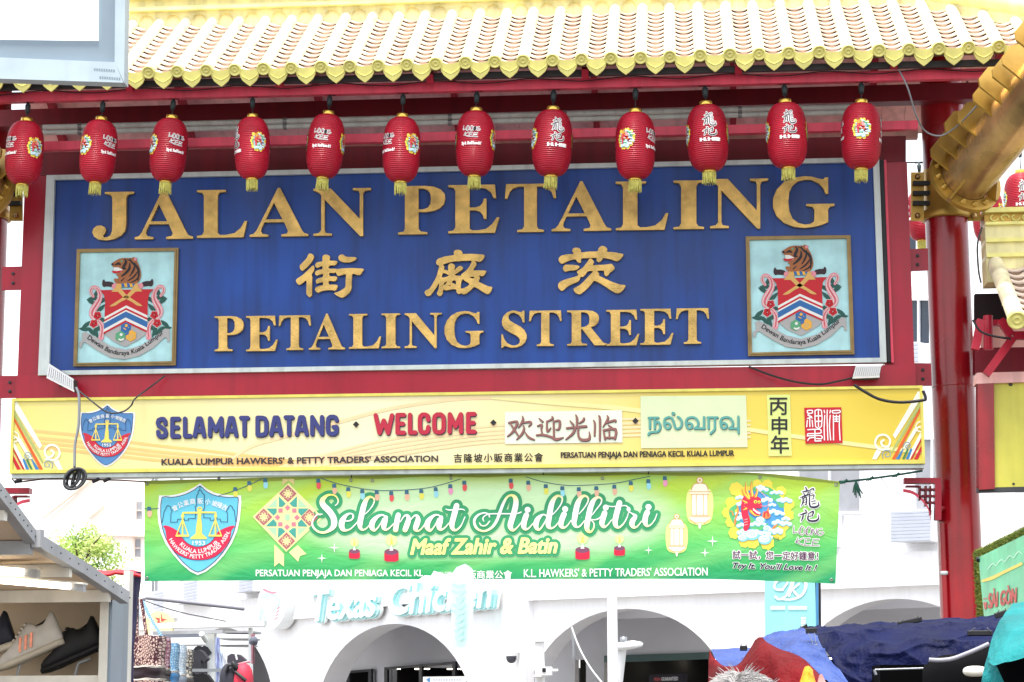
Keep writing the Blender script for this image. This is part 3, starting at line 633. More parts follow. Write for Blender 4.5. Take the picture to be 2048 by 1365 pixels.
# city crest plaques (art traced in the right plaque's own coordinates, 1260 x 1365 grid)
CR = flat('crest_red', (190, 22, 36)); CB = flat('crest_blue', (40, 100, 160)); CW = flat('crest_white', (225, 225, 218)); CG = flat('crest_grey', (168, 166, 164)); CK = flat('crest_black', (26, 24, 30))
CO = flat('crest_orange', (160, 96, 52)); CY = flat('crest_yellow', (228, 170, 60)); CGR = flat('crest_green', (28, 82, 72)); CPK = flat('crest_pink', (222, 140, 150)); CBR = flat('crest_brown', (48, 28, 34)); CGN = flat('crest_bright_green', (86, 160, 116)); CT = flat('crest_gold', (214, 168, 92)); CSK = flat('crest_cream', (236, 200, 170))
PLQ = mat('plaque_pale_blue', (176, 222, 224), rough=.5, var=.16, scale=6, streak=.12); PFR = mat('plaque_frame_bronze', (140, 116, 72), rough=.4, metal=.4, var=.3, scale=6)
def crest(quad, lab):
    B = bil(quad)
    def uv(x, y): v = (y-85)/1245; return B((x-58-27*v)/(1104+8*v), v)
    surf = lambda x, y, h=0: sgn(*uv(x, y), h)
    mb = MB(); mb.sbox4(sgn, [uv(90, 115), uv(1130, 105), uv(1160, 1285), uv(115, 1298)], .03, .055, PLQ); pq = mb.build('crest_plaque', sign)
    mb = MB(); O = [uv(58, 85), uv(1162, 85), uv(1197, 1330), uv(85, 1330)]; I = [uv(98, 124), uv(1122, 120), uv(1156, 1287), uv(126, 1296)]; M = [tuple((O[k][j]+I[k][j])/2 for j in (0, 1)) for k in range(4)]
    for k in range(4):
        j = (k+1) % 4; mb.sbox4(sgn, [O[k], O[j], M[j], M[k]], .03, .07, PFR); mb.sbox4(sgn, [M[k], M[j], I[j], I[k]], .03, .082, PFR)
    mb.build('frame', pq)
    A = Art(surf); h = .058; d = .003
    sym = lambda pts: [(1258-p[0],)+tuple(p[1:]) for p in pts]
    for f in (lambda q: q, sym):
        # ribbon, leaves and flowers beside the shield
        for (x, y, a) in ((270, 610, 0), (250, 650, .5), (370, 630, -.6), (350, 720, -.8), (365, 835, .2), (200, 890, -.7), (190, 935, .1), (260, 960, .8), (340, 930, -.5), (310, 970, 1.2), (290, 560, -1.2)):
            lf = [(x+70*math.cos(a)*t-22*math.sin(a)*k, y+70*math.sin(a)*t+22*math.cos(a)*k) for t, k in ((-1, 0), (-.4, .9), (.2, 1), (.7, .5), (1, 0), (.6, -.6), (0, -1), (-.5, -.8))]
            A.poly(f(lf), CGR, h+.0006*(abs(x*7+y) % 7))
        rib = [(262, 590, 30), (232, 540, 34), (245, 500, 36), (285, 495, 40), (325, 540, 46), (335, 610, 56), (300, 680, 72), (265, 740, 72), (262, 790, 60), (300, 830, 50), (350, 870, 46), (380, 930, 52), (370, 1030, 58)]
        A.stroke(f(rib), CPK, h+.006, sub=4)
        for k, mm in ((-.3, CW), (.0, CR), (.28, CW)): A.stroke(f([(x+k*wd, y, max(4, wd*.09)) for x, y, wd in rib]), mm, h+.0085, sub=3, n=6)
        for (x, y) in ((320, 795), (285, 880)):
            for k in range(5):
                a = k*1.257+.3; A.disc(f([(x+26*math.cos(a), 0)])[0][0], y+26*math.sin(a), 25, CW, h+.010)
                A.disc(f([(x+26*math.cos(a), 0)])[0][0], y+26*math.sin(a), 20, CR, h+.0125)
        A.poly(f([(355, 425), (370, 410), (385, 432), (420, 432), (470, 445), (480, 470), (455, 490), (400, 485), (370, 490), (352, 465)]), CBR, h+.004, smooth=3)
        A.disc(f([(490, 0)])[0][0], 485, 32, CPK, h+.006)
    A.poly([(335, 525), (915, 520), (870, 570), (858, 650), (868, 960), (840, 1010), (770, 1060), (640, 1128), (500, 1065), (430, 1010), (400, 960), (395, 640), (378, 575)], CG, h+.008)
    A.poly([(335, 525), (915, 520), (870, 570), (858, 650), (866, 802), (628, 690), (398, 815), (395, 640), (378, 575)], CR, h+.011)
    for k, (dy, th, mm) in enumerate(((0, 26, CW), (26, 22, CR), (48, 16, CW), (64, 64, CB), (128, 30, CW), (158, 22, CR))):
        A.poly([(398, 812+dy), (628, 690+dy), (866, 800+dy), (866, 800+dy+th), (628, 690+dy+th), (398, 812+dy+th)], mm, h+.0115+k*.0003)
    for f in (lambda q: q, lambda q: [(1252-p[0],)+tuple(p[1:]) for p in q]):
        A.poly(f([(458, 545), (500, 500), (515, 455), (545, 470), (560, 500), (620, 575), (790, 685), (792, 700), (740, 690), (690, 655), (590, 605), (530, 545)]), CT, h+.014, smooth=2)
    # hexagon logo
    hexa = lambda cx, cy, r: [(cx+r*math.sin(k*math.pi/3), cy-r*math.cos(k*math.pi/3)) for k in range(6)]
    A.poly(hexa(637, 930, 62), CB, h+.0138); A.poly(hexa(582, 1018, 60), CGN, h+.0142); A.poly(hexa(697, 1012, 62), CY, h+.0146); A.disc(640, 905, 16, CY, h+.016); A.stroke([(612, 930, 8), (640, 945, 12), (668, 925, 8)], CY, h+.016)
    A.stroke([(655, 940, 30), (660, 985, 24), (640, 1000, 16)], CB, h+.0165); A.poly([(565, 1040), (592, 1048), (625, 1035), (622, 1055), (592, 1068), (562, 1056)], CW, h+.017); A.disc(590, 1000, 16, CW, h+.017); A.poly(hexa(697, 1022, 30), CT, h+.017)
    # tiger head
    tg = [(440, 245), (470, 225), (520, 195), (580, 186), (650, 190), (680, 178), (722, 195), (715, 215), (740, 260), (765, 330), (768, 400), (740, 450), (690, 490), (560, 490), (500, 450), (478, 415), (492, 400), (520, 405), (522, 380), (500, 365), (520, 345), (560, 335), (565, 310), (520, 300), (470, 285), (455, 270)]
    A.poly(tg, CO, h+.009, smooth=2)
    A.poly([(470, 285), (520, 285), (565, 310), (562, 335), (500, 345), (475, 320)], CW, h+.0105); A.poly([(455, 318), (500, 325), (560, 318), (565, 330), (495, 350), (462, 340)], CR, h+.012, smooth=2); A.poly([(440, 245), (465, 240), (470, 265), (445, 262)], CBR, h+.0125); A.disc(552, 222, 12, CGN, h+.0125); A.disc(700, 202, 16, CPK, h+.012)
    for st in ([(580, 195, 8), (600, 230, 26), (575, 290, 30), (600, 300, 14)], [(640, 190, 8), (660, 230, 18), (720, 280, 26), (745, 340, 22), (740, 430, 10)], [(700, 240, 10), (690, 310, 20), (650, 380, 10)], [(640, 240, 8), (640, 300, 28), (600, 350, 24), (560, 380, 12)], [(735, 330, 10), (690, 390, 18), (630, 430, 8)], [(755, 370, 8), (720, 420, 16), (660, 450, 8)], [(480, 260, 8), (520, 245, 26), (545, 262, 8)], [(610, 200, 6), (640, 215, 12)], [(590, 400, 8), (560, 430, 12)], [(700, 280, 8), (670, 340, 14)]):
        A.stroke(st, CK, h+.0125, sub=4)
    for k in range(6): A.poly([(530+k*30, 455+abs(k-2.5)*2), (560+k*30, 455+abs(k-2)*2), (570+k*30, 495), (542+k*30, 497)], (CY, CB)[k % 2], h+.0135)
    # motto scroll
    A.poly([(160, 975), (200, 965), (330, 1030), (480, 1120), (640, 1160), (800, 1120), (950, 1030), (1060, 940), (1110, 945), (1120, 1080), (1095, 1085), (1085, 1035), (1060, 1035), (950, 1140), (800, 1225), (640, 1262), (480, 1240), (330, 1160), (200, 1075), (175, 1080), (160, 1135), (140, 1130), (140, 1080), (165, 1060)], CG, h+.0095, smooth=1)
    A.arctext('Dewan Bandaraya Kuala Lumpur', [(212, 1052), (330, 1128), (470, 1205), (630, 1232), (780, 1200), (920, 1110), (1062, 1000)], 62, CK, h+.013, off=.012)
    A.build('crest', pq)
crest([(157, 501), (360, 498.5), (354, 733), (150, 735)], '')
crest([(1491, 476), (1700, 473.5), (1708, 711), (1496, 714.5)], '')

# ------------------------------------------------------------------ flood lights and cables at the sign's foot
def flood(quad, Y, lab, drop):
    c = P(sum(q[0] for q in quad)/4, sum(q[1] for q in quad)/4, Y)
    t = thing('flood_light', lab, 'lamp', tuple(c), 'flood lights below the blue sign')
    B = bil(quad); mb = MB(); sf = plane(Y)
    mb.sbox4(sf, quad, -.1, .04, DKGREY); mb.build('lamp_body', t)
    mb = MB()
    mb.sbox4(sf, [B(0, 0), B(1, 0), B(1, .14), B(0, .14)], .04, .055, WHITE); mb.sbox4(sf, [B(0, .82), B(1, .82), B(1, 1), B(0, 1)], .04, .055, WHITE)
    for k in range(13):
        a = k/13; mb.sbox4(sf, [B(a, .14), B(a+.05, .14), B(a+.05, .82), B(a, .82)], .04, .06, WHITE)
    mb.sbox4(sf, [B(.02, .14), B(.98, .14), B(.98, .82), B(.02, .82)], .03, .045, ALU); mb.build('heat_sink', t)
    mb = MB(); a = sf(*B(.5, .9), .0); mb.bar(a, a+Vector((0, .18, .02)), .05, .05, DKGREY); mb.build('bracket', t)
flood([(1711, 733), (1763, 732), (1758, 757), (1704, 759)], 22.4, 'white ribbed flood light tucked under the right end of the blue sign', 0)
flood([(101, 729), (150, 760), (151, 786), (96, 758)], 22.35, 'tilted white flood light hanging at the left foot of the blue sign', 0)
def cable(lab, pts, Y, r=.009, m=CABLE, name='cable', cat='cable', sub=8, group=None):
    mb = MB(); mb.tube([P(x, y, Yv) for x, y, Yv in catmull([(p[0], p[1], p[2] if len(p) > 2 else Y) for p in pts], sub)], r, m, n=7)
    return tag(mb.build(name), lab, cat, group)
cable('black cable sagging from the sign edge to the right flood light', [(1498, 734, 22.5), (1540, 750), (1590, 764), (1640, 769), (1680, 762), (1706, 756)], 22.42, .011)
cable('black cable looping from the right flood light across the yellow board', [(1708, 770), (1730, 784), (1760, 799), (1800, 805), (1845, 801), (1851, 796), (1846, 782)], 22.0, .016)
cable('grey cable dropping from the left flood light down the yellow board', [(152, 775), (158, 795), (157, 850), (150, 890), (149, 935)], 22.0, .015, GREYM)
cable('thin cable running over the crest on the yellow board', [(152, 777, 22.2), (180, 800), (215, 825), (245, 824), (262, 812), (270, 798), (300, 775, 22.4), (330, 752, 22.5)], 21.98, .009, DKGREY)
mb = MB()
for k in range(6):
    a0 = k*.7; cx, cy, ra, rb = 147+3*math.cos(a0*2), 958+2*math.sin(a0*3), 21-k*1.6, 21-k*1.3
    mb.tube([P(cx+ra*math.cos(a)*math.cos(.3*k)-.3*rb*math.sin(a), cy+rb*math.sin(a), 21.95+.015*k) for a in [2*math.pi*j/24 for j in range(25)]], .014 if k < 4 else .008, (DKGREY, CABLE)[k % 2], n=6, cap=False)
mb.tube([P(149, 933, 21.97), P(146, 958, 21.97), P(152, 978, 21.97)], .01, CABLE, n=6)
tag(mb.build('cable_coil'), 'coil of dark cable hanging below the left part of the yellow board', 'cable')
cable('pale wire drooping from the roof edge to the right brace pipe', [(1798, 141, 21.4), (1815, 175, 21.4), (1832, 230, 21.5), (1850, 262, 21.6), (1880, 272, 21.6), (1910, 256, 21.5), (1935, 232, 21.3), (1955, 210, 21.2)], 21.5, .009, GREYM)
cable('black wire hanging behind the right brace pipe', [(1935, 160), (1932, 200), (1929, 260)], 23.0, .012)
# ------------------------------------------------------------------ yellow welcome board
YB = 22.25
bsf = plane(YB)
def graded(name, stops, axis, p0, p1, rough=.5, bump=0, swoosh=None, trans=0, blob=None):
    m = bpy.data.materials.new(name); m.use_nodes = True; t = m.node_tree; n = t.nodes; L = t.links; b = n['Principled BSDF']
    b.inputs['Roughness'].default_value = rough
    tc = n.new('ShaderNodeTexCoord'); sx = n.new('ShaderNodeSeparateXYZ'); L.new(tc.outputs['Object'], sx.inputs[0])
    mr = n.new('ShaderNodeMapRange'); mr.inputs[1].default_value = p0; mr.inputs[2].default_value = p1; L.new(sx.outputs[axis], mr.inputs[0])
    nz = n.new('ShaderNodeTexNoise'); nz.inputs['Scale'].default_value = .9; nz.inputs['Detail'].default_value = 3; L.new(tc.outputs['Object'], nz.inputs[0])
    ma = n.new('ShaderNodeMath'); ma.operation = 'MULTIPLY_ADD'; ma.inputs[1].default_value = .12 if swoosh else .05; L.new(nz.outputs[0], ma.inputs[0]); L.new(mr.outputs[0], ma.inputs[2])
    cr = n.new('ShaderNodeValToRGB'); L.new(ma.outputs[0], cr.inputs[0])
    e = cr.color_ramp.elements
    while len(e) > 2: e.remove(e[-1])
    e[0].position, e[0].color = stops[0][0], rgb(stops[0][1]); e[1].position, e[1].color = stops[-1][0], rgb(stops[-1][1])
    for p, c in stops[1:-1]: q = e.new(p); q.color = rgb(c)
    src = cr.outputs[0]
    if swoosh:
        mp = n.new('ShaderNodeMapping'); mp.inputs['Rotation'].default_value = (0, .5, 0); L.new(tc.outputs['Object'], mp.inputs[0])
        wv = n.new('ShaderNodeTexWave'); wv.wave_type = 'BANDS'; wv.bands_direction = 'Z'; wv.inputs['Scale'].default_value = .55; wv.inputs['Distortion'].default_value = 5; wv.inputs['Detail'].default_value = 2; wv.inputs['Detail Scale'].default_value = .8
        L.new(mp.outputs[0], wv.inputs[0]); m2 = n.new('ShaderNodeMapRange'); m2.inputs[1].default_value = .55; m2.inputs[2].default_value = 1; m2.inputs[4].default_value = .38; L.new(wv.outputs[0], m2.inputs[0])
        mx = n.new('ShaderNodeMix'); mx.data_type = 'RGBA'; mx.inputs[7].default_value = rgb(swoosh); L.new(m2.outputs[0], mx.inputs[0]); L.new(src, mx.inputs[6]); src = mx.outputs[2]
    if blob:                             # the print's own pale ground behind the greeting
        (cx, cz, rx, rz), bc, st = blob
        ax = n.new('ShaderNodeMath'); ax.operation = 'SUBTRACT'; ax.inputs[1].default_value = cx; L.new(sx.outputs[0], ax.inputs[0])
        bx = n.new('ShaderNodeMath'); bx.operation = 'DIVIDE'; bx.inputs[1].default_value = rx; L.new(ax.outputs[0], bx.inputs[0])
        az = n.new('ShaderNodeMath'); az.operation = 'SUBTRACT'; az.inputs[1].default_value = cz; L.new(sx.outputs[2], az.inputs[0])
        bz = n.new('ShaderNodeMath'); bz.operation = 'DIVIDE'; bz.inputs[1].default_value = rz; L.new(az.outputs[0], bz.inputs[0])
        px = n.new('ShaderNodeMath'); px.operation = 'POWER'; px.inputs[1].default_value = 4; L.new(bx.outputs[0], px.inputs[0])
        pz = n.new('ShaderNodeMath'); pz.operation = 'POWER'; pz.inputs[1].default_value = 2; L.new(bz.outputs[0], pz.inputs[0])
        sm = n.new('ShaderNodeMath'); sm.operation = 'ADD'; L.new(px.outputs[0], sm.inputs[0]); L.new(pz.outputs[0], sm.inputs[1])
        m4 = n.new('ShaderNodeMapRange'); m4.interpolation_type = 'SMOOTHSTEP'; m4.inputs[1].default_value = 1.25; m4.inputs[2].default_value = .35; m4.inputs[3].default_value = 0; m4.inputs[4].default_value = st; L.new(sm.outputs[0], m4.inputs[0])
        mx = n.new('ShaderNodeMix'); mx.data_type = 'RGBA'; mx.inputs[7].default_value = rgb(bc); L.new(m4.outputs[0], mx.inputs[0]); L.new(src, mx.inputs[6]); src = mx.outputs[2]
    L.new(src, b.inputs['Base Color'])
    if bump:
        mp = n.new('ShaderNodeMapping'); mp.inputs['Scale'].default_value = (1.2, 1, 3.0); mp.inputs['Rotation'].default_value = (0, .35, 0); L.new(tc.outputs['Object'], mp.inputs[0])
        nb = n.new('ShaderNodeTexNoise'); nb.inputs['Scale'].default_value = 1.6; nb.inputs['Detail'].default_value = 5; nb.inputs['Distortion'].default_value = .6; L.new(mp.outputs[0], nb.inputs[0])
        bp = n.new('ShaderNodeBump'); bp.inputs['Strength'].default_value = bump; bp.inputs['Distance'].default_value = .12; L.new(nb.outputs[0], bp.inputs['Height']); L.new(bp.outputs[0], b.inputs['Normal'])
    if trans:
        out = [x for x in n if x.type == 'OUTPUT_MATERIAL'][0]; tr = n.new('ShaderNodeBsdfTranslucent'); L.new(src, tr.inputs[0])
        ms = n.new('ShaderNodeMixShader'); ms.inputs[0].default_value = trans; L.new(b.outputs[0], ms.inputs[1]); L.new(tr.outputs[0], ms.inputs[2]); L.new(ms.outputs[0], out.inputs[0])
    return m
xl = P(25, 860, YB).x; xr = P(1845, 860, YB).x
BOARD = graded('board_print', [(0, (226, 210, 108)), (.15, (230, 218, 146)), (.42, (234, 226, 184)), (.6, (230, 216, 156)), (.78, (222, 198, 82)), (1, (218, 192, 60))], 0, xl, xr, rough=.4)  # printed gradient; flare haze put into the paler left stops
BYEL = mat('board_trim_yellow', (220, 210, 100), rough=.45, var=.12, scale=4, streak=.15)
board = thing('welcome_board', 'long yellow welcome board with greetings in four languages below the blue sign', 'sign', tuple(P(935, 860, YB)))
mb = MB(); q = [(25, 798), (1845, 772), (1850, 928), (20, 948)]; mb.sbox4(bsf, q, -.25, 0, BOARD); mb.build('panel', board)
mb = MB(); I = [(30, 803.5), (1839, 777.5), (1844, 921), (26, 941)]
for k in range(4): j = (k+1) % 4; mb.sbox4(bsf, [q[k], q[j], I[j], I[k]], -.01, .02, BYEL)
mb.build('frame', board)
mb = MB(); mb.sbox4(bsf, [(22, 949), (1849, 929), (1849, 936), (24, 957)], -.22, -.01, ALU); mb.build('bottom_tray', board)
h = .002
A = Art(bsf)
OR1 = flat('print_peach', (236, 206, 158)); OR2 = flat('print_orange_band', (236, 190, 118)); OLV = flat('print_pale_olive', (226, 218, 150)); OLV2 = flat('print_olive', (168, 180, 104)); PW = flat('print_white', (234, 234, 216)); POR = flat('print_orange', (214, 92, 34)); PBL = flat('print_blue', (50, 122, 178)); PGR = flat('print_green', (62, 120, 66)); PRE = flat('print_red', (190, 24, 40)); PGB = flat('print_grey_blue', (130, 156, 162)); PYE = flat('print_yellow', (236, 214, 80))
for k, dy in enumerate((0, 13, 22, 32)): A.stroke([(62, 862+dy, 6), (165, 872+dy, 6), (300, 890+dy*.93, 6), (420, 903+dy*.8, 6), (520, 915+dy*.5, 6), (600, 924+dy*.3, 5)], OR2 if k < 5 else OR1, h, n=6)
A.stroke([(440, 935, 4), (500, 895, 6), (560, 876, 7), (680, 844, 7), (780, 818, 7), (900, 800, 6), (985, 797, 4)], OR1, h+.001, n=6)
for k, dy in enumerate((0, 9, 17, 25, 33)): A.stroke([(560+k*14, 934, 4), (650, 910+dy*.6, 5), (760, 883+dy, 5), (880, 864+dy, 5), (1010, 850+dy, 5), (1280, 838+dy, 5), (1500, 842+dy, 4)], OR1, h+.001+k*.0002, n=6)
A.stroke([(985, 797, 4), (1100, 806, 8), (1280, 822, 9), (1500, 860, 8), (1700, 888, 8), (1840, 905, 7)], OLV, h+.002, n=6)
# stripes and scrolls at both ends
def ends(T, h):
    M = lambda pts: [T(*p) for p in pts]
    for pts, m in (([(1905, 20), (1930, 16), (1932, 118), (1640, 575), (1613, 530)], PW), ([(1935, 128), (1937, 192), (1640, 690), (1605, 745), (1598, 720), (1640, 635)], OLV2), ([(1938, 200), (1940, 245), (1640, 815), (1598, 815)], POR), ([(1950, 470), (1950, 548), (1812, 815), (1770, 815)], PW), ([(1745, 665), (1735, 705), (1690, 815), (1645, 815)], PBL), ([(1780, 690), (1800, 700), (1745, 815), (1718, 815)], PGR), ([(1820, 685), (1843, 696), (1800, 815), (1762, 815)], PBL), ([(1953, 555), (1955, 580), (1838, 815), (1815, 815)], PRE), ([(1958, 630), (1960, 690), (1905, 815), (1858, 815)], PRE), ([(1420, 700), (1478, 725), (1420, 815), (1368, 815)], PW), ([(1860, 455), (1930, 420), (1765, 690), (1725, 690)], PW)):
        A.poly(M(pts), m, h); h += .0004
    S = lambda pts, wd, m: A.stroke([T(*p)+(wd*T.s,) for p in pts], m, h, n=8)
    S([(1570, 690), (1460, 700), (1405, 630), (1440, 545), (1520, 530), (1578, 585), (1560, 660), (1500, 660), (1475, 615), (1505, 590)], 24, PW)
    S([(1500, 805), (1488, 750), (1530, 708), (1580, 735), (1578, 775), (1545, 785), (1522, 765), (1545, 745)], 11, PGB)
    S([(1735, 665), (1755, 625), (1795, 618), (1815, 655), (1785, 685), (1760, 665), (1785, 645)], 11, PGB)
    S([(1945, 370), (1900, 390), (1880, 440), (1900, 480), (1945, 490)], 14, PW); S([(1945, 420), (1925, 440), (1945, 455)], 12, PW)
T1 = Tr(5.851, 1510, 780); ends(T1, h+.003)
class Mir:
    s = 1/5.851
    def __call__(self, x, y): a, b = T1(x, y); return (27+(1843-a), b+20.5)
ends(Mir(), h+.003)
# hawkers' association shield (traced on a 1365 grid)
SHB = flat('shield_blue', (78, 128, 178)); SHR = flat('shield_red', (196, 38, 56)); SHY = flat('shield_yellow', (232, 210, 96)); SHK = flat('shield_line', (44, 46, 84)); SHW = flat('shield_white', (232, 234, 232))
SHB2 = flat('shield_sky', (98, 190, 214)); SHR2 = flat('shield_crimson', (210, 34, 74))
def shield(A, T, h, sb, sr):
    M = lambda pts: [T(*p) for p in pts]
    SH = [(685, 85), (760, 150), (860, 205), (980, 232), (1100, 242), (1200, 240), (1204, 330), (1185, 540), (1150, 700), (1080, 860), (990, 1000), (880, 1120), (760, 1215), (655, 1260), (560, 1215), (450, 1120), (340, 990), (250, 860), (190, 720), (158, 580), (148, 450), (168, 240), (280, 242), (400, 225), (520, 185), (620, 130)]
    c = (675, 640)
    A.poly(M([(c[0]+(x-c[0])*1.085, c[1]+(y-c[1])*1.065) for x, y in SH]), SHW, h)
    A.poly(M(SH), sb, h+.0025)
    A.stroke([p+(9,) for p in SH], SHK, h+.0035, sub=2, n=6, T=T, closed=True)
    # red ribbon
    A.poly(M([(180, 632), (255, 632), (400, 712), (450, 800), (520, 870), (600, 908), (660, 915), (750, 900), (840, 845), (910, 750), (940, 700), (1090, 635), (1165, 632), (1115, 690), (1090, 830), (980, 985), (860, 1065), (720, 1095), (560, 1088), (400, 1030), (300, 940), (235, 830), (212, 680)]), sr, h+.005, smooth=2)
    A.stroke([(400, 712, 6), (450, 800, 6), (520, 870, 6), (600, 908, 6), (660, 915, 6), (750, 900, 6), (840, 845, 6), (910, 750, 6)], SHK, h+.006, n=6, T=T); A.stroke([(300, 940, 6), (400, 1030, 6), (560, 1088, 6), (720, 1095, 6), (860, 1065, 6), (980, 985, 6)], SHK, h+.006, n=6, T=T)
    # skyline
    for pts in ([(168, 582), (198, 430), (220, 395), (225, 375), (250, 350), (285, 372), (290, 405), (308, 425), (290, 460), (285, 580), (378, 580), (380, 540), (472, 540), (475, 555), (525, 552), (530, 530), (625, 530), (628, 400), (618, 370), (640, 350), (640, 220), (660, 190), (662, 155), (685, 140), (710, 155), (715, 185), (745, 205), (745, 345), (752, 375), (738, 400), (738, 520), (825, 522), (828, 553), (880, 555), (885, 535), (965, 538), (968, 575), (1062, 577), (1062, 460), (1045, 430), (1065, 405), (1075, 370), (1100, 350), (1125, 370), (1135, 400), (1155, 425), (1175, 575)], [(685, 90), (685, 140)]):
        A.stroke([p+(8,) for p in pts], SHK, h+.0068, sub=1, n=6, T=T)
    # scales
    hy = h+.0078
    A.poly(M([(650, 400), (715, 400), (700, 520), (712, 600), (715, 740), (780, 790), (775, 812), (555, 812), (560, 790), (625, 740), (640, 600), (655, 520)]), SHY, hy)
    A.stroke([(650, 405, 16), (665, 380, 16), (700, 380, 16), (712, 405, 16)], SHY, hy+.0005, n=6, T=T)
    A.stroke([(450, 490, 22), (455, 452, 24), (660, 450, 26)], SHY, hy+.0006, sub=1, n=6, T=T); A.stroke([(905, 490, 22), (900, 448, 24), (700, 446, 26)], SHY, hy+.0007, sub=1, n=6, T=T)
    for cx in (450, 898):
        A.stroke([(cx, 490, 44), (cx, 500, 44)], SHY, hy+.0008, T=T, sub=1)
        A.stroke([(cx, 540, 14), (cx-88, 765, 16), (cx+80, 765, 16), (cx, 540, 14)], SHY, hy+.0009, sub=1, n=6, T=T); A.stroke([(cx, 500, 22), (cx, 765, 22)], SHY, hy+.001, sub=1, n=6, T=T); A.stroke([(cx-85, 765, 28), (cx+78, 765, 28)], SHY, hy+.0011, sub=1, n=6, T=T)
    ht = h+.0082
    A.arctext('KUALA LUMPUR', [(408, 892), (480, 955), (570, 998), (655, 1005), (760, 985), (860, 935), (948, 866)], 56, SHW, ht, off=.02, T=T)
    A.arctext("HAWKERS' PETTY TRADES' ASSN.", [(262, 822), (330, 930), (430, 1010), (560, 1066), (690, 1072), (830, 1030), (960, 930), (1060, 790), (1098, 715)], 54, SHW, ht, off=.02, T=T)
    A.text('1953', (585, 835, 755, 893), SHW, ht, off=.02, T=T)
    for ch, (x, y, a) in zip('會公業商販小坡隆吉', ((345, 385, -.42), (418, 345, -.36), (498, 318, -.25), (585, 298, -.12), (690, 292, 0), (795, 300, .1), (885, 325, .22), (958, 348, .32), (1025, 378, .4))):
        s_ = 36; f = lambda X, Y, x=x, y=y, a=a: T(x+(X-x)*math.cos(a)-(Y-y)*math.sin(a), y+(X-x)*math.sin(a)+(Y-y)*math.cos(a))
        A.text(ch, (x-s_, y-s_-3, x+s_, y+s_+3), SHW, ht, off=.012, T=f)
shield(A, Tr(10.2, 148.2, 803.2, 9.86), h+.003, SHB, SHR)
NAVY = flat('lettering_navy', (52, 58, 116)); SHDW = flat('lettering_edge', (30, 32, 66)); WRED = flat('lettering_red', (178, 34, 58)); INK = flat('lettering_ink', (58, 50, 52)); INK2 = flat('lettering_black', (34, 32, 34)); BRN = flat('lettering_brown', (138, 92, 86)); TEAL = flat('lettering_teal', (86, 156, 146)); PATCH = flat('patch_mint', (224, 230, 206)); PATCH2 = flat('patch_lime', (208, 222, 176)); PATCH3 = flat('patch_lemon', (208, 220, 128))
A.build('printed_pattern', board)
# block capitals drawn as rounded strokes in a unit box (x 0..1, y 0 top .. 1 bottom)
CAPS = {'S': [[(.93, .27), (.9, .1), (.72, .0), (.4, 0), (.1, .06), (.0, .22), (.1, .38), (.5, .5), (.88, .62), (1, .78), (.9, .95), (.6, 1), (.3, 1), (.08, .92), (.03, .74)]],
'E': [[(1, 0), (0, 0), (0, 1), (1, 1)], [(0, .5), (.85, .5)]], 'L': [[(0, 0), (0, 1), (1, 1)]], 'A': [[(0, 1), (.36, 0), (.64, 0), (1, 1)], [(.2, .72), (.8, .72)]], 'M': [[(0, 1), (.02, 0), (.5, .7), (.98, 0), (1, 1)]], 'T': [[(0, 0), (1, 0)], [(.5, 0), (.5, 1)]],
'D': [[(0, 0), (.55, 0), (.85, .05), (1, .22), (1, .78), (.85, .95), (.55, 1), (0, 1), (0, 0)]], 'N': [[(0, 1), (0, 0), (1, 1), (1, 0)]], 'G': [[(1, .2), (.9, .05), (.7, 0), (.3, 0), (.06, .1), (0, .3), (0, .7), (.06, .9), (.3, 1), (.7, 1), (.94, .92), (1, .75), (1, .6), (.66, .6)]],
'W': [[(0, 0), (.24, 1), (.5, .3), (.76, 1), (1, 0)]], 'C': [[(1, .3), (.93, .07), (.7, 0), (.3, 0), (.06, .1), (0, .3), (0, .7), (.06, .9), (.3, 1), (.7, 1), (.93, .93), (1, .7)]], 'O': [[(.3, 0), (.7, 0), (.94, .1), (1, .3), (1, .7), (.94, .9), (.7, 1), (.3, 1), (.06, .9), (0, .7), (0, .3), (.06, .1), (.3, 0)]]}
def block(A, ls, yt, yb, slope, wd, m, m2, h):
    for ch, x0, x1 in ls:
        d = -(x0-ls[0][1])*slope; a, b = x0+wd/2, x1-wd/2; t, q = yt+wd/2+d, yb-wd/2+d
        for dx, dy, mm, hh in ((1.1, 1.8, m2, h), (0, 0, m, h+.004)):
            for st in CAPS[ch]: A.stroke([(a+x*(b-a)+dx, t+y*(q-t)+dy, wd) for x, y in st], mm, hh, sub=1, n=12)
def part(nm, A): A.build(nm, board); return Art(bsf)
A = Art(bsf); h = .013; K = lambda o, k, ls: [(c, o+a/k, o+b/k) for c, a, b in ls]
block(A, K(300, 5.12, [('S', 62, 187), ('E', 210, 320), ('L', 340, 438), ('A', 440, 578), ('M', 595, 757), ('A', 765, 908), ('T', 914, 1025)]), 834.5, 877.5, .0135, 8.4, NAVY, SHDW, h)
block(A, K(300, 5.12, [('D', 1082, 1215), ('A', 1222, 1366), ('T', 1370, 1482), ('A', 1484, 1628), ('N', 1642, 1785), ('G', 1802, 1935)]), 832, 874.5, .0135, 8.4, NAVY, SHDW, h)
A = part('malay_greeting', A)
block(A, K(680, 2.926, [('W', 197, 318), ('E', 325, 388), ('L', 398, 455), ('C', 456, 530), ('O', 540, 620), ('M', 630, 722), ('E', 738, 800)]), 827, 871, .0135, 8.6, WRED, SHDW, h)
A = part('english_greeting', A)
for x, y in ((712.5, 849.5), (987, 846), (1271, 842.5)): A.poly([(x-6.5, y), (x, y-6.5), (x+6.5, y), (x, y+6.5)], INK2, h); A = part('diamond_dot', A)
A.text("KUALA LUMPUR HAWKERS' & PETTY TRADERS' ASSOCIATION", (324, 918.5, 876, 931), INK, h, off=.04, dy=-7); A = part('english_name', A)
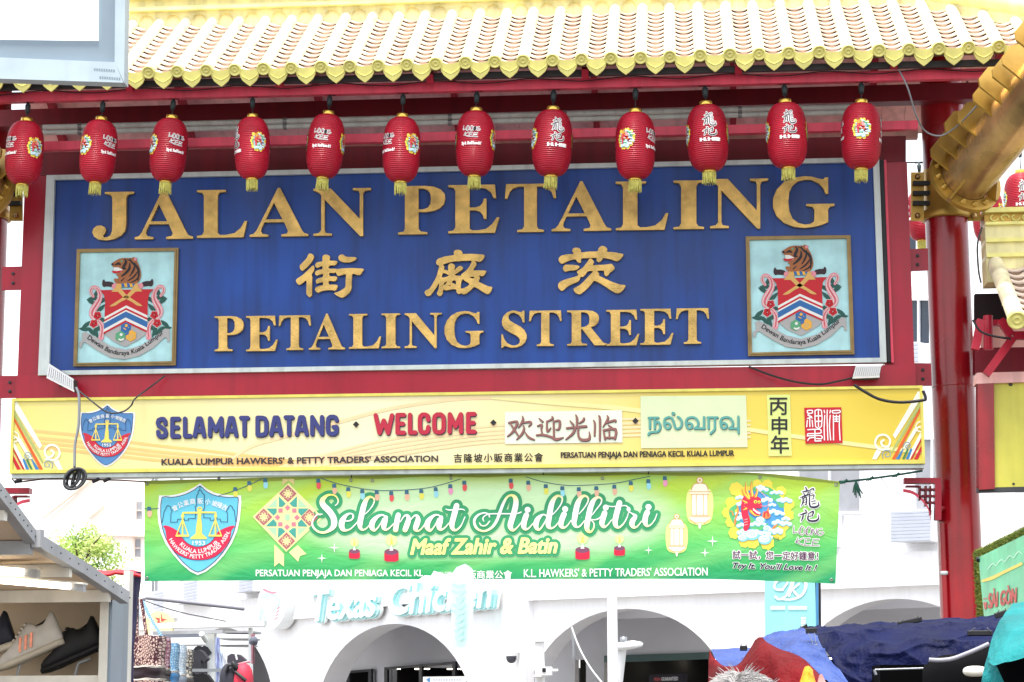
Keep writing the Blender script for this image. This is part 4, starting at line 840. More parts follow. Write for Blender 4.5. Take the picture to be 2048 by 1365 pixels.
A.text('吉隆坡小販商業公會', (908, 908.5, 1086, 926), INK2, h, sp=1.22, dy=-2, off=.015); A = part('chinese_name', A)
A.text('PERSATUAN PENJAJA DAN PENIAGA KECIL KUALA LUMPUR', (1122, 905.5, 1468, 920), INK2, h, off=.03, dy=-4); A = part('malay_name', A)
A.poly([(1010, 824.5), (1244, 821), (1245, 885.5), (1010, 888.5)], PATCH, h-.004)
T2 = Tr(7.877, 1000, 810)
for dx, dy, m, hh in ((4, 9, SHDW, h), (0, 0, BRN, h+.006)):
    for st in ([(140, 285, 20), (270, 265, 26), (255, 340, 28), (190, 440, 24), (115, 500, 8)], [(160, 290, 10), (220, 380, 24), (285, 480, 18)], [(355, 185, 12), (365, 230, 28), (340, 290, 24), (290, 365, 6)], [(340, 290, 14), (470, 270, 26), (490, 300, 24), (450, 345, 6)], [(370, 330, 14), (380, 380, 24), (340, 470, 26), (260, 550, 8)], [(395, 430, 8), (450, 510, 26), (540, 550, 18)],
               [(615, 215, 8), (670, 265, 26)], [(590, 335, 12), (660, 320, 26), (650, 390, 18), (670, 460, 16)], [(575, 480, 18), (680, 475, 28), (800, 505, 26), (890, 545, 38), (1000, 515, 6)], [(820, 185, 12), (830, 220, 26), (745, 265, 10)], [(740, 260, 18), (745, 420, 24), (800, 365, 8)], [(845, 260, 20), (850, 490, 24)], [(850, 265, 14), (940, 255, 28), (930, 380, 26), (880, 390, 8)],
               [(1195, 165, 16), (1215, 220, 28), (1210, 350, 24)], [(1105, 255, 10), (1155, 315, 26)], [(1325, 215, 26), (1310, 250, 28), (1245, 295, 8)], [(1050, 370, 22), (1360, 340, 30)], [(1190, 360, 22), (1150, 450, 30), (1035, 550, 8)], [(1235, 355, 20), (1235, 480, 26), (1280, 550, 34), (1390, 550, 36), (1415, 500, 26), (1405, 425, 6)],
               [(1475, 250, 14), (1495, 300, 24), (1490, 485, 22)], [(1555, 175, 14), (1575, 230, 28), (1572, 565, 22)], [(1690, 175, 14), (1700, 220, 28), (1620, 355, 6)], [(1665, 290, 18), (1810, 245, 28), (1820, 270, 14)], [(1705, 320, 8), (1765, 365, 24)], [(1630, 400, 16), (1655, 545, 24)], [(1630, 405, 22), (1820, 385, 32), (1810, 540, 26)], [(1720, 420, 16), (1725, 530, 16)], [(1660, 520, 22), (1810, 520, 22)]):
        A.stroke([(x+dx, y+dy, q+8) for x, y, q in st], m, hh, sub=3, n=8, T=T2)
A = part('chinese_greeting', A)
A.poly([(1281, 793), (1492, 791.5), (1495, 895), (1282, 897)], PATCH2, h-.004)
T3 = Tr(8.904, 1270, 790)
va = [(912, 540), (955, 507), (1008, 525), (1015, 575), (978, 605), (935, 585), (908, 510), (930, 430), (1010, 402), (1085, 425), (1125, 490), (1118, 560), (1062, 603)]
for dx, dy, m, hh in ((5, 8, SHDW, h), (0, 0, TEAL, h+.006)):
    for st in ([(265, 415), (265, 605)], [(245, 415), (415, 412)], [(352, 415), (352, 605)], [(358, 525), (400, 482), (440, 520), (450, 590), (405, 658), (310, 668), (252, 688), (240, 715)], [(522, 545), (555, 508), (610, 520), (630, 570), (600, 606), (560, 596), (525, 530), (530, 440), (600, 402), (662, 430), (695, 510), (720, 590), (765, 608), (820, 570), (832, 490), (805, 425), (762, 398)], va, [(1062, 603), (1240, 603)], [(1228, 398), (1228, 605)], [(1310, 412), (1310, 605)], [(1290, 408), (1470, 408)], [(1422, 412), (1420, 620), (1345, 695)], [(x+615, y) for x, y in va], [(1677, 603), (1840, 603)], [(1838, 390), (1842, 685)]):
        A.stroke([(x+dx, y+dy, 40) for x, y in st], m, hh, sub=4 if len(st) > 3 else 1, n=8, T=T3)
    A.stroke([(678+dx, 335+dy, 60), (686+dx, 342+dy, 60)], m, hh, T=T3)
A = part('tamil_greeting', A)
A.poly([(1534, 790.5), (1580, 790), (1583.5, 912), (1537, 913)], PATCH3, h-.004)
for ch, b in (('丙', (1539.5, 796.5, 1574, 830.5)), ('申', (1543.5, 834.5, 1574, 869)), ('年', (1541.5, 872, 1577.5, 907.5))): A.text(ch, b, INK2, h, off=.012)
A = part('year_characters', A)
T4 = T1
A.poly([T4(575, 211), T4(1010, 205), T4(1025, 626), T4(590, 632)], PRE, h-.003)
for st in ([(612, 245), (668, 243), (668, 275), (615, 275), (612, 245)], [(640, 280), (618, 300), (662, 318), (612, 338)], [(640, 318), (668, 335)], [(612, 360), (604, 435)], [(640, 340), (641, 435)], [(668, 360), (674, 435)], [(702, 245), (776, 243), (776, 432), (708, 434), (702, 245)], [(740, 245), (742, 432)], [(704, 310), (776, 308)], [(706, 372), (776, 370)],
           [(615, 470), (755, 464), (772, 490), (760, 512), (620, 516)], [(700, 470), (702, 602)], [(612, 545), (615, 520)], [(615, 542), (772, 538), (778, 575), (720, 572)], [(616, 596), (640, 565), (700, 560)], [(702, 602), (772, 600)], [(808, 242), (814, 272)], [(846, 240), (842, 330), (852, 590)], [(882, 242), (874, 276)], [(815, 300), (808, 450), (812, 590)], [(880, 300), (870, 420), (884, 590)], [(905, 248), (988, 243), (990, 270), (910, 275), (905, 248)], [(916, 300), (918, 590)], [(988, 300), (985, 420), (994, 592)], [(925, 318), (978, 318)], [(930, 345), (972, 345)], [(930, 372), (972, 372)], [(950, 300), (950, 372)]):
    A.stroke([p+(13,) for p in st], SHW, h+.002, sub=2, n=6, T=T4)
A.build('red_seal', board)

# ------------------------------------------------------------------ green festive banner
def wob(px, py): return .03*math.sin(px/150.+.6)+.006*math.sin(px/57.+py/70.)+.012*math.sin(py/90.+px/300.)
def btop(px):                             # banner edge lines measured along the cloth
    t = (px-289)/1391.; return 962-16*t-22*t*(1-t)*1.2+18*max(0, (t-.86)/.14)**1.5
def bbot(px):
    t = (px-289)/1391.; return 1163-4*t-8*t*(1-t)+9*max(0, (t-.8)/.2)**1.3
def nsf(px, py, h=0.0):
    p = P(px, py, 22.35+wob(px, py)); p.y -= h; return p
z0, z1 = P(980, 1160, 22.35).z, P(980, 955, 22.35).z
bc = P(985, 1040, 22.35)
CLOTH = graded('banner_print', [(0, (34, 142, 100)), (.12, (44, 168, 98)), (.35, (98, 202, 106)), (.6, (150, 214, 92)), (.85, (186, 218, 66)), (1, (180, 202, 62))], 2, z0, z1+.12, rough=.42, bump=.22, swoosh=(150, 220, 130), trans=.3, blob=((bc.x-.05, bc.z+.02, 2.0, .44), (206, 238, 190), .9))
ban = thing('festive_banner', 'green festive banner with white script greeting roped under the yellow board', 'banner', tuple(P(980, 1060, 22.35)), None)
mb = MB(); nx, ny = 110, 14; vs = []; fs = []
def bx(i): return 289+(1680-289)*i/nx
tear = [(835, 1170), (838, 1159), (850, 1151), (862, 1152), (868, 1142), (882, 1147), (892, 1149), (905, 1146), (913, 1135), (922, 1131), (930, 1128), (940, 1134), (946, 1141), (938, 1152), (950, 1160), (957, 1170)]
def tearY(x):
    for a, b in zip(tear, tear[1:]):
        if a[0] <= x <= b[0]: return a[1]+(b[1]-a[1])*(x-a[0])/max(1e-6, b[0]-a[0])
    return None
xs = sorted(set([bx(i) for i in range(nx+1)]+[t[0] for t in tear]+[x+4 for x in range(836, 956, 7)]))
for j in range(ny+1):
    for x in xs:
        f = j/ny; sk = -9*f*max(0, (x-1500)/180) + 0*f
        lo = bbot(x); tY = tearY(x)
        if tY: lo = min(lo, tY)
        vs.append(nsf(x+sk, btop(x)+(lo-btop(x))*f, 0))
n = len(xs)
fs = [(j*n+i, j*n+i+1, (j+1)*n+i+1, (j+1)*n+i) for j in range(ny) for i in range(n-1)]
mb.add(vs, fs, CLOTH, True); cloth = mb.build('cloth', ban)
EYE = mat('eyelet_steel', (150, 150, 150), rough=.3, metal=.8)
for x, y in ((295, 968), (438, 958), (702, 961), (745, 962), (902, 957), (1205, 957), (1520, 955), (1672, 970), (294, 1157), (1663, 1160)):
    mb = MB(); mb.lathe([(.018, -.004), (.018, .004), (.009, .006), (.009, -.004)], EYE, nsf(x, y, .004), Vector((0, -1, 0)), n=12); mb.build('eyelet', ban)
# hem folded along the top
HEM = flat('hem_olive', (136, 150, 52)); mb = MB(); vs = []
for i in range(61):
    x = 291+i*1385/60; vs += [nsf(x, btop(x)+.5, .004), nsf(x, btop(x)+6+1.5*math.sin(i*.7), .004)]
mb.add(vs, [(2*i, 2*i+2, 2*i+3, 2*i+1) for i in range(60)], HEM, True); mb.build('hem', ban)
A = Art(nsf, maxe=26); h = .006
shield(A, Tr(6.825, 300, 960), h, SHB2, SHR2); A.build('shield_emblem', ban)
# diamond ornament
KY = flat('print_cream', (238, 228, 158)); KB = flat('print_maroon', (176, 102, 108)); KT = flat('print_teal', (66, 158, 144)); KL = flat('print_mint', (170, 226, 170)); KP = flat('print_rose', (206, 124, 140))
T5 = Tr(7.183, 480, 950); A = Art(nsf, maxe=26)
PT = lambda pts, m, hh: A.poly([T5(*p) for p in pts], m, hh)
PT([(700, 122), (1190, 612), (665, 1108), (182, 605)], KY, h)
for cx, cy in ((690, 272), (342, 608), (670, 952), (1000, 615)):
    PT([(cx, cy-125), (cx+125, cy), (cx, cy+122), (cx-125, cy)], KB, h+.002)
    A.poly([T5(cx+84*math.cos(k*math.pi/8)*(1, .74)[k % 2], cy+84*math.sin(k*math.pi/8)*(1, .74)[k % 2]) for k in range(16)], KY, h+.0035)
    for k in range(8):
        a = k*math.pi/4; x, y = cx+58*math.cos(a), cy+58*math.sin(a); PT([(x, y-17), (x+17, y), (x, y+17), (x-17, y)] if k % 2 == 0 else [(x-13, y-13), (x+13, y-13), (x+13, y+13), (x-13, y+13)], KB, h+.0045)
        a += .39; PT([(cx+18*math.cos(a), cy+18*math.sin(a)), (cx+36*math.cos(a-.12), cy+36*math.sin(a-.12)), (cx+36*math.cos(a+.12), cy+36*math.sin(a+.12))], KB, h+.0045)
for q in ([(560, 310), (660, 415), (612, 462), (560, 462)], [(820, 310), (712, 415), (765, 462), (820, 462)], [(382, 485), (530, 485), (530, 540), (485, 588)], [(990, 485), (840, 485), (840, 540), (885, 592)], [(372, 740), (528, 740), (528, 690), (482, 636)], [(975, 745), (835, 742), (835, 690), (885, 640)], [(545, 910), (552, 766), (605, 766), (655, 815)], [(805, 918), (805, 768), (755, 768), (702, 815)]): PT(q, KT, h+.002)
for q in ([(400, 465), (530, 340), (530, 465)], [(840, 340), (970, 465), (840, 465)], [(395, 760), (525, 760), (520, 890)], [(835, 765), (955, 765), (835, 880)]): PT(q, KL, h+.002)
for x, y in ((585, 515), (783, 515), (582, 712), (775, 712)): PT([(x-32, y-30), (x+30, y-30), (x+30, y+30), (x-32, y+30)], KP, h+.0022)
for x, y in ((685, 475), (540, 612), (820, 615), (678, 752)): PT([(x, y-42), (x+42, y), (x, y+42), (x-42, y)], KP, h+.0024)
A.poly([T5(682+42*math.cos(k*.5236), 612+48*math.sin(k*.5236)) for k in range(12)], KL, h+.0026)
PT([(495, 1000), (635, 1140), (632, 1318), (560, 1262), (495, 1322)], KY, h-.001); PT([(830, 1012), (955, 1138), (862, 1166), (836, 1250), (705, 1115)], KY, h-.0012); PT([(612, 60), (780, 60), (782, 150), (697, 85), (610, 155)], flat('print_ribbon', (214, 196, 130)), h-.001)
A.build('diamond_ornament', ban)
# string of bulbs
WIRE = flat('print_wire', (44, 84, 110)); SOCK = flat('print_socket', (56, 106, 128)); A = Art(nsf, maxe=26)
BC = {'r': flat('bulb_red', (226, 84, 84)), 'p': flat('bulb_pink', (232, 150, 184)), 'y': flat('bulb_yellow', (226, 220, 90)), 'b': flat('bulb_blue', (150, 214, 224)), 'o': flat('bulb_peach', (232, 180, 150))}
for st in ([(289, 1018), (320, 1017), (400, 1003), (480, 978), (524, 958)], [(642, 957), (680, 969), (740, 980), (790, 981.5), (850, 977), (890, 968), (922, 958)], [(1052, 954), (1085, 964), (1130, 971), (1170, 971), (1230, 967), (1275, 958), (1300, 953)]): A.line(st, 1.4, WIRE, h)
for x, y, c in ((299, 1023, 'o'), (471, 984, 'y'), (499, 972, 'y'), (531, 966, 'b'), (637, 967, 'r'), (669, 977, 'o'), (697, 984, 'y'), (725, 988, 'b'), (754, 990, 'o'), (783, 992, 'r'), (814, 990, 'o'), (843, 988, 'y'), (872, 984, 'b'), (901, 978, 'p'), (929, 971, 'r'), (1022, 967, 'r'), (1057, 971, 'o'), (1092, 978, 'y'), (1125, 982, 'b'), (1158, 984, 'o'), (1193, 982, 'o'), (1229, 979, 'o'), (1262, 972, 'y'), (1297, 968, 'b'), (1330, 962, 'p')):
    A.poly([(x-4, y-9), (x+3, y-9), (x+4, y-1), (x-4.5, y-1)], SOCK, h+.002); A.disc(x+.6, y+4.5, 4.6, BC[c], h+.0012, ry=7.5)
# candles and sparkles
CND = flat('candle_red', (206, 26, 62)); CNS = flat('candle_shade', (120, 70, 96)); CNW = flat('candle_white', (240, 240, 236)); FLM = flat('flame_yellow', (240, 222, 90)); HAL = flat('halo_pale', (206, 236, 150))
for x, y, s_ in ((709, 1112, 1), (783, 1116, 1.3), (1165, 1112, 1.3), (1239, 1106, 1)):
    A.disc(x, y-27*s_, 9*s_, HAL, h); A.disc(x, y-9*s_, 11*s_, CNS, h+.001, ry=5*s_); A.poly([(x-11*s_, y-8*s_), (x-6*s_, y-5*s_), (x, y-4*s_), (x+6*s_, y-5*s_), (x+11*s_, y-8*s_), (x+11*s_, y+4*s_), (x+6*s_, y+6*s_), (x-6*s_, y+6*s_), (x-11*s_, y+4*s_)], CND, h+.002)
    A.poly([(x-3*s_, y-11*s_), (x+3*s_, y-11*s_), (x, y-20*s_)], CNW, h+.003); A.poly([(x-2*s_, y-20*s_), (x, y-33*s_), (x+2.5*s_, y-21*s_)], FLM, h+.003)
for x, y, r in ((669, 1096, 11), (644, 1117, 10), (1425, 1083, 12), (1410, 1106, 10), (1297, 1101, 9)):
    A.poly([(x+(r if k % 2 == 0 else r*.16)*math.cos(k*math.pi/4), y+(r if k % 2 == 0 else r*.16)*math.sin(k*math.pi/4)) for k in range(8)], CNW, h+.003)
# printed lamps
LG = flat('lamp_cream', (246, 242, 214)); LE = flat('lamp_gold_line', (214, 160, 96)); LH = flat('lamp_glow', (232, 240, 140))
for cx, t, sc in ((1399.5, 953, 1.0), (1353.5, 1027, .82)):
    f = lambda pts: [(cx+x*sc, t+y*sc) for x, y in pts]
    A.poly(f([(-22, 28), (0, 20), (22, 28), (27, 50), (26, 75), (20, 92), (0, 98), (-20, 92), (-26, 75), (-27, 50)]), LH, h-.0012, smooth=3)
    A.poly(f([(-22, 31), (-17, 28), (-13, 16), (0, 14), (13, 16), (17, 28), (22, 31), (17, 36), (17, 78), (23, 81), (18, 88), (9, 94), (3, 96), (2, 103), (0, 106), (-2, 103), (-3, 96), (-9, 94), (-18, 88), (-23, 81), (-17, 78), (-17, 36)]), LG, h+.001)
    for pts in ([(-22, 31), (22, 31)], [(-18, 36), (18, 36)], [(-23, 81), (23, 81)], [(-18, 78), (18, 78)], [(-7, 36), (-7, 78)], [(7, 36), (7, 78)], [(-16, 36), (-16, 78)], [(16, 36), (16, 78)], [(-17, 28), (-12, 16), (0, 14), (12, 16), (17, 28)], [(-12, 93), (12, 93)], [(-20, 86), (-9, 94)], [(20, 86), (9, 94)]): A.line(f(pts), 1.3*sc, LE, h+.003, sub=2)
    x, y = f([(0, 8)])[0]; A.disc(x, y, 7*sc, LE, h+.001); A.disc(x, y, 5*sc, LG, h+.002); A.disc(x, y, 2.6*sc, LE, h+.003)
A.build('printed_ornaments', ban)
# script greeting
SGR = flat('script_green', (52, 152, 100)); SWH = flat('script_white', (244, 244, 240)); A = Art(nsf, maxe=26)
SY = graded('script_fill', [(0, (240, 236, 128)), (.22, (244, 242, 214)), (.4, (245, 245, 242)), (.72, (245, 245, 240)), (1, (238, 230, 110))], 2, P(960, 1068, 22.35).z, P(960, 985, 22.35).z, rough=.42, bump=.35)
script = [(600, [
  [(725, 425, 18), (770, 390, 26), (785, 320, 28), (740, 240, 32), (640, 205, 36), (540, 235, 60), (460, 330, 110), (490, 430, 120), (600, 540, 125), (690, 680, 125), (700, 820, 120), (640, 910, 80), (520, 975, 50), (400, 970, 45), (290, 890, 40), (255, 790, 34), (290, 680, 28), (370, 610, 24), (460, 605, 22)],
  [(940, 745, 20), (1030, 735, 26), (1085, 690, 34), (1090, 620, 36), (1040, 590, 28), (960, 620, 60), (880, 720, 110), (855, 830, 115), (890, 920, 80), (960, 935, 40), (1040, 905, 28), (1120, 830, 24), (1180, 760, 20)],
  [(1340, 600, 18), (1440, 500, 22), (1515, 380, 28), (1520, 290, 34), (1440, 250, 50), (1370, 300, 80), (1315, 420, 110), (1270, 600, 115), (1235, 770, 110), (1240, 880, 80), (1290, 925, 40), (1370, 890, 26), (1430, 820, 22)],
  [(1790, 690, 30), (1700, 622, 34), (1600, 650, 60), (1500, 750, 105), (1475, 860, 108), (1520, 935, 60), (1580, 900, 30), (1660, 790, 24), (1705, 690, 20)], [(1765, 670, 80), (1740, 760, 110), (1720, 870, 100), (1760, 925, 50), (1830, 890, 28), (1920, 800, 22)]]),
 (770, [
  [(275, 620, 100), (250, 740, 110), (220, 925, 105)], [(320, 760, 20), (400, 640, 30), (470, 640, 60), (485, 720, 100), (450, 830, 110), (415, 925, 105)], [(510, 740, 20), (600, 640, 30), (660, 640, 60), (680, 730, 105), (640, 850, 110), (630, 920, 80), (690, 945, 36), (760, 890, 26), (830, 790, 22)],
  [(1180, 690, 36), (1080, 617, 32), (980, 650, 60), (890, 750, 105), (865, 860, 108), (920, 940, 60), (980, 900, 30), (1050, 790, 22), (1090, 690, 20)], [(1155, 670, 80), (1130, 760, 110), (1110, 870, 100), (1150, 925, 50), (1230, 880, 28), (1310, 790, 22)],
  [(1470, 430, 112), (1420, 620, 115), (1375, 800, 110), (1390, 900, 80), (1460, 930, 40), (1560, 840, 28), (1640, 660, 20)], [(1250, 500, 16), (1320, 520, 22), (1500, 505, 24), (1590, 505, 22), (1635, 525, 16)]]),
 (930, [
  [(300, 780, 20), (330, 830, 26), (390, 845, 24), (450, 820, 26), (505, 750, 26)], [(505, 660, 26), (480, 600, 22), (400, 578, 26), (290, 610, 36), (210, 690, 52), (195, 790, 55), (250, 900, 48), (360, 950, 40), (470, 930, 44), (580, 850, 54), (660, 720, 60), (720, 560, 60), (790, 380, 58), (870, 250, 44), (960, 218, 50), (1030, 270, 90), (1045, 380, 110), (1010, 560, 115), (960, 720, 115), (930, 850, 110), (980, 935, 60), (1060, 890, 28), (1150, 780, 22)],
  [(385, 745, 24), (370, 690, 22), (420, 630, 22), (520, 600, 22), (700, 595, 24), (930, 595, 24), (1070, 590, 22), (1150, 565, 30)],
  [(1260, 620, 112), (1225, 720, 112), (1205, 845, 105), (1240, 910, 60), (1310, 890, 28), (1390, 800, 22)], [(1283, 513, 120), (1287, 517, 120)],
  [(1670, 640, 30), (1600, 612, 34), (1500, 690, 90), (1455, 800, 108), (1470, 890, 80), (1530, 918, 40), (1600, 830, 26), (1660, 720, 20)], [(1800, 610, 18), (1900, 500, 22), (1980, 370, 28), (1990, 270, 36), (1910, 228, 50), (1835, 280, 80), (1775, 400, 110), (1740, 570, 115), (1710, 750, 112), (1710, 850, 90), (1765, 893, 44), (1840, 860, 28), (1920, 770, 22)]]),
 (1120, [
  [(85, 605, 112), (45, 700, 112), (20, 815, 105), (60, 880, 60), (140, 850, 28), (230, 730, 22)], [(106, 498, 120), (110, 502, 120)],
  [(390, 600, 18), (480, 500, 22), (560, 380, 28), (580, 280, 36), (510, 228, 50), (430, 270, 80), (370, 370, 110), (330, 520, 115), (300, 690, 112), (292, 800, 95), (345, 868, 44), (420, 840, 28), (500, 740, 22)],
  [(660, 620, 18), (760, 490, 22), (840, 380, 28), (850, 295, 34), (785, 258, 48), (710, 300, 80), (655, 390, 105), (612, 520, 112), (580, 680, 112), (552, 830, 110), (560, 920, 90), (612, 970, 50), (670, 930, 34), (700, 850, 28), (690, 780, 24), (640, 720, 20), (720, 720, 22), (800, 690, 24), (850, 640, 20)],
  [(915, 580, 112), (885, 680, 112), (860, 795, 105), (900, 865, 60), (970, 830, 28), (1060, 720, 22)], [(936, 468, 120), (940, 472, 120)],
  [(1220, 370, 112), (1175, 540, 115), (1132, 730, 110), (1145, 840, 85), (1210, 875, 44), (1300, 800, 28), (1370, 680, 22), (1405, 570, 20)], [(1000, 435, 18), (1060, 450, 22), (1240, 435, 24), (1340, 430, 22), (1390, 455, 20)],
  [(1403, 495, 76), (1408, 515, 76)], [(1420, 560, 24), (1490, 600, 36), (1545, 650, 80), (1490, 740, 110), (1475, 820, 100), (1520, 875, 60), (1590, 850, 28), (1670, 750, 22)],
  [(1790, 565, 112), (1755, 650, 112), (1742, 760, 105), (1780, 842, 60), (1860, 820, 28), (1940, 720, 24), (1985, 600, 18)], [(1810, 456, 120), (1814, 460, 120)]])]
for ox, sts in script:
    T6 = Tr(10.24, ox, 970)
    for st in sts:
        A.stroke(st, SGR, h, extra=7.2, sub=3, n=14, T=T6)
for ox, sts in script:
    T6 = Tr(10.24, ox, 970)
    for st in sts: A.stroke(st, SY, h+.007, sub=4, n=10, T=T6)
A.text('Maaf Zahir & Batin', (822, 1079, 1114, 1109.5), SGR, h, off=.19, shear=.25, dy=-3)
A.text('Maaf Zahir & Batin', (822, 1079, 1114, 1109.5), SY, h+.004, off=.04, shear=.25, dy=-3)
A.build('script_lettering', ban)
A = Art(nsf, maxe=40)
A.text('PERSATUAN PENJAJA DAN PENIAGA KECIL KL', (512, 1140, 846, 1157), SWH, h, off=.012, dy=0)
A.text('販商業公會', (936, 1141.5, 1024, 1158), SWH, h, off=.012); A.text('吉隆', (873, 1144, 905, 1148), SWH, h)
A.text("K.L. HAWKERS' & PETTY TRADERS' ASSOCIATION", (1048, 1138.5, 1415, 1155), SWH, h, off=.012, dy=-3.5)
A.build('small_lettering', ban)
# dragon picture and the maker's lettering at the right end
DY = flat('dragon_flame', (238, 216, 76)); DB = flat('dragon_sky', (72, 146, 200)); DW = flat('cloud_white', (222, 240, 244)); DC = flat('cloud_blue', (130, 200, 220)); DR = flat('dragon_red', (204, 34, 66)); DO = flat('dragon_orange', (230, 130, 60)); DG = flat('dragon_green', (88, 180, 110)); DP = flat('dragon_rose', (238, 150, 150)); DK = flat('script_black', (30, 28, 58)); DM = flat('script_plum', (90, 40, 80))
def dragon(A, T, h):
    random.seed(3)
    M = lambda pts: [T(*p) for p in pts]
    for x, y, r in ((250, 170, 75), (190, 330, 60), (150, 450, 60), (190, 560, 60), (230, 690, 65), (350, 800, 60), (450, 800, 70), (620, 810, 75), (760, 690, 75), (820, 600, 60), (860, 480, 70), (880, 350, 60), (780, 200, 60), (620, 120, 60), (500, 110, 50), (520, 450, 330)):
        A.poly(M([(x+r*(1+.14*(k % 2))*math.cos(k*.4488), y+r*(1+.14*(k % 2))*math.sin(k*.4488)) for k in range(14)]), DY, h+random.random()*.0012)
    A.poly(M([(540, 150), (700, 220), (800, 340), (820, 480), (760, 600), (640, 690), (480, 700), (330, 640), (270, 500), (300, 320), (400, 190)]), DB, h+.002, smooth=3)
    A.stroke([(480, 170, 60), (620, 190, 90), (740, 280, 90), (790, 360, 70)], DG, h+.003, T=T); A.stroke([(300, 620, 70), (230, 520, 80), (200, 430, 70), (250, 370, 40)], DG, h+.003, T=T)
    A.stroke([(400, 540, 110), (480, 610, 100), (600, 610, 70)], DG, h+.0031, T=T); A.stroke([(520, 700, 50), (640, 700, 60), (710, 640, 56), (745, 560, 20)], DG, h+.0032, T=T); A.stroke([(650, 690, 20), (720, 600, 30), (750, 545, 12)], DO, h+.004, T=T)
    for i in range(34):
        a = i/34*6.283+random.uniform(-.1, .1); rr = random.uniform(250, 350) if i % 3 else random.uniform(120, 240)
        x, y = 560+rr*math.cos(a)*.92, 460+rr*math.sin(a)*.95
        if 330 < x < 560 and 180 < y < 560: continue
        s = random.uniform(34, 60)
        for k in range(3):
            dx = (k-1)*s*.75; hh = h+.0048+random.random()*.001
            A.disc(*T(x+dx, y-(k == 1)*s*.3), s*.62*T.s, DC, hh, ry=s*.5*T.s, n=12); A.disc(*T(x+dx+4, y-(k == 1)*s*.3-5), s*.5*T.s, DW, hh+.001, ry=s*.38*T.s, n=12)
    for x, y, s in ((440, 710, 90), (350, 680, 60), (590, 770, 80), (330, 750, 60), (620, 640, 50), (540, 540, 60)):
        A.disc(*T(x, y), s*T.s, DC, h+.0066, ry=s*.75*T.s); A.disc(*T(x-6, y-8), s*.8*T.s, DW, h+.0072, ry=s*.55*T.s)
        A.stroke([(x-s*.5, y, 6), (x, y-s*.35, 6), (x+s*.4, y, 6), (x, y+s*.2, 6), (x-s*.15, y, 6)], DC, h+.0078, sub=3, n=6, T=T)
    # red neck and head
    A.stroke([(365, 640, 60), (380, 560, 78), (355, 470, 82), (350, 390, 84), (370, 300, 96), (420, 270, 110)], DR, h+.0082, T=T)
    for k in range(9): A.stroke([(345+3*k % 9, 600-k*32, 10), (385, 590-k*32, 10)], DP, h+.009, sub=1, n=6, T=T)
    A.poly(M([(390, 250), (450, 240), (540, 280), (545, 330), (560, 370), (540, 400), (480, 400), (540, 450), (540, 480), (480, 480), (410, 430), (370, 360)]), DR, h+.0092, smooth=3)
    for st in ([(400, 260, 40), (370, 180, 30), (365, 90, 6)], [(440, 250, 40), (430, 160, 26), (435, 80, 6)], [(480, 260, 34), (500, 200, 20), (490, 160, 6)], [(400, 280, 40), (340, 220, 24), (320, 170, 6)], [(370, 330, 30), (310, 300, 6)], [(420, 430, 34), (470, 480, 20), (530, 485, 6)], [(370, 400, 30), (330, 420, 6)]):
        A.stroke(st, DO, h+.0098, sub=4, n=8, T=T); A.stroke([(x+6, y, q*.4) for x, y, q in st], DY, h+.0106, sub=3, n=6, T=T)
    A.disc(*T(480, 322), 20*T.s, DY, h+.011); A.disc(*T(523, 325), 18*T.s, DY, h+.011); A.disc(*T(482, 324), 9*T.s, DK, h+.012); A.disc(*T(522, 327), 8*T.s, DK, h+.012)
    A.stroke([(455, 405, 10), (500, 450, 16), (535, 455, 10)], DW, h+.0115, n=6, T=T)
    for k in range(5): A.poly(M([(450+k*18, 408+k*10), (466+k*18, 412+k*10), (456+k*18, 436+k*10)]), DW, h+.012)
    A.disc(*T(520, 370), 26*T.s, DR, h+.011)
    A.stroke([(540, 370, 8), (620, 370, 6), (630, 300, 6), (560, 220, 6), (500, 170, 5)], DP, h+.0112, T=T, n=6)
    A.poly(M([(560, 500), (575, 430), (600, 455), (635, 380), (640, 440), (660, 490), (630, 520), (590, 520)]), DO, h+.0092, smooth=2); A.stroke([(585, 500, 16), (590, 450, 16), (625, 445, 16), (630, 495, 14)], DR, h+.0105, T=T, n=6)
    for st in ([(260, 360, 6), (275, 430, 18), (250, 500, 20), (240, 560, 12)], [(200, 430, 8), (215, 480, 16)], [(160, 430, 6), (190, 435, 10)], [(240, 545, 30), (235, 600, 8)]): A.stroke(st, DO, h+.0092, T=T, n=6)
    random.seed(11)
A = Art(nsf, maxe=26); T7 = Tr(5.935, 1430, 950); dragon(A, T7, h-.001); A.build('dragon_picture', ban)
A = Art(nsf, maxe=26)
LONG = [[(1075, 150, 14), (1090, 180, 16)], [(1035, 205, 10), (1080, 195, 18), (1120, 188, 10)], [(1050, 215, 8), (1062, 240, 12)], [(1110, 205, 12), (1095, 240, 8)], [(1005, 275, 8), (1080, 245, 20), (1125, 230, 8)], [(1040, 270, 10), (1045, 320, 18), (1020, 375, 6)], [(1040, 285, 8), (1085, 270, 14), (1080, 355, 14), (1065, 350, 4)], [(1050, 305, 8), (1078, 298, 8)], [(1050, 330, 8), (1078, 325, 8)],
        [(1125, 180, 10), (1165, 165, 16), (1175, 190, 10)], [(1140, 225, 6), (1165, 215, 10)], [(1130, 190, 8), (1120, 290, 16), (1130, 375, 20), (1190, 385, 24), (1230, 360, 18), (1225, 320, 5)], [(1130, 250, 8), (1175, 240, 14), (1165, 275, 8)], [(1140, 290, 8), (1175, 285, 10)], [(1140, 320, 8), (1190, 310, 12)], [(1150, 350, 8), (1190, 340, 12)]]
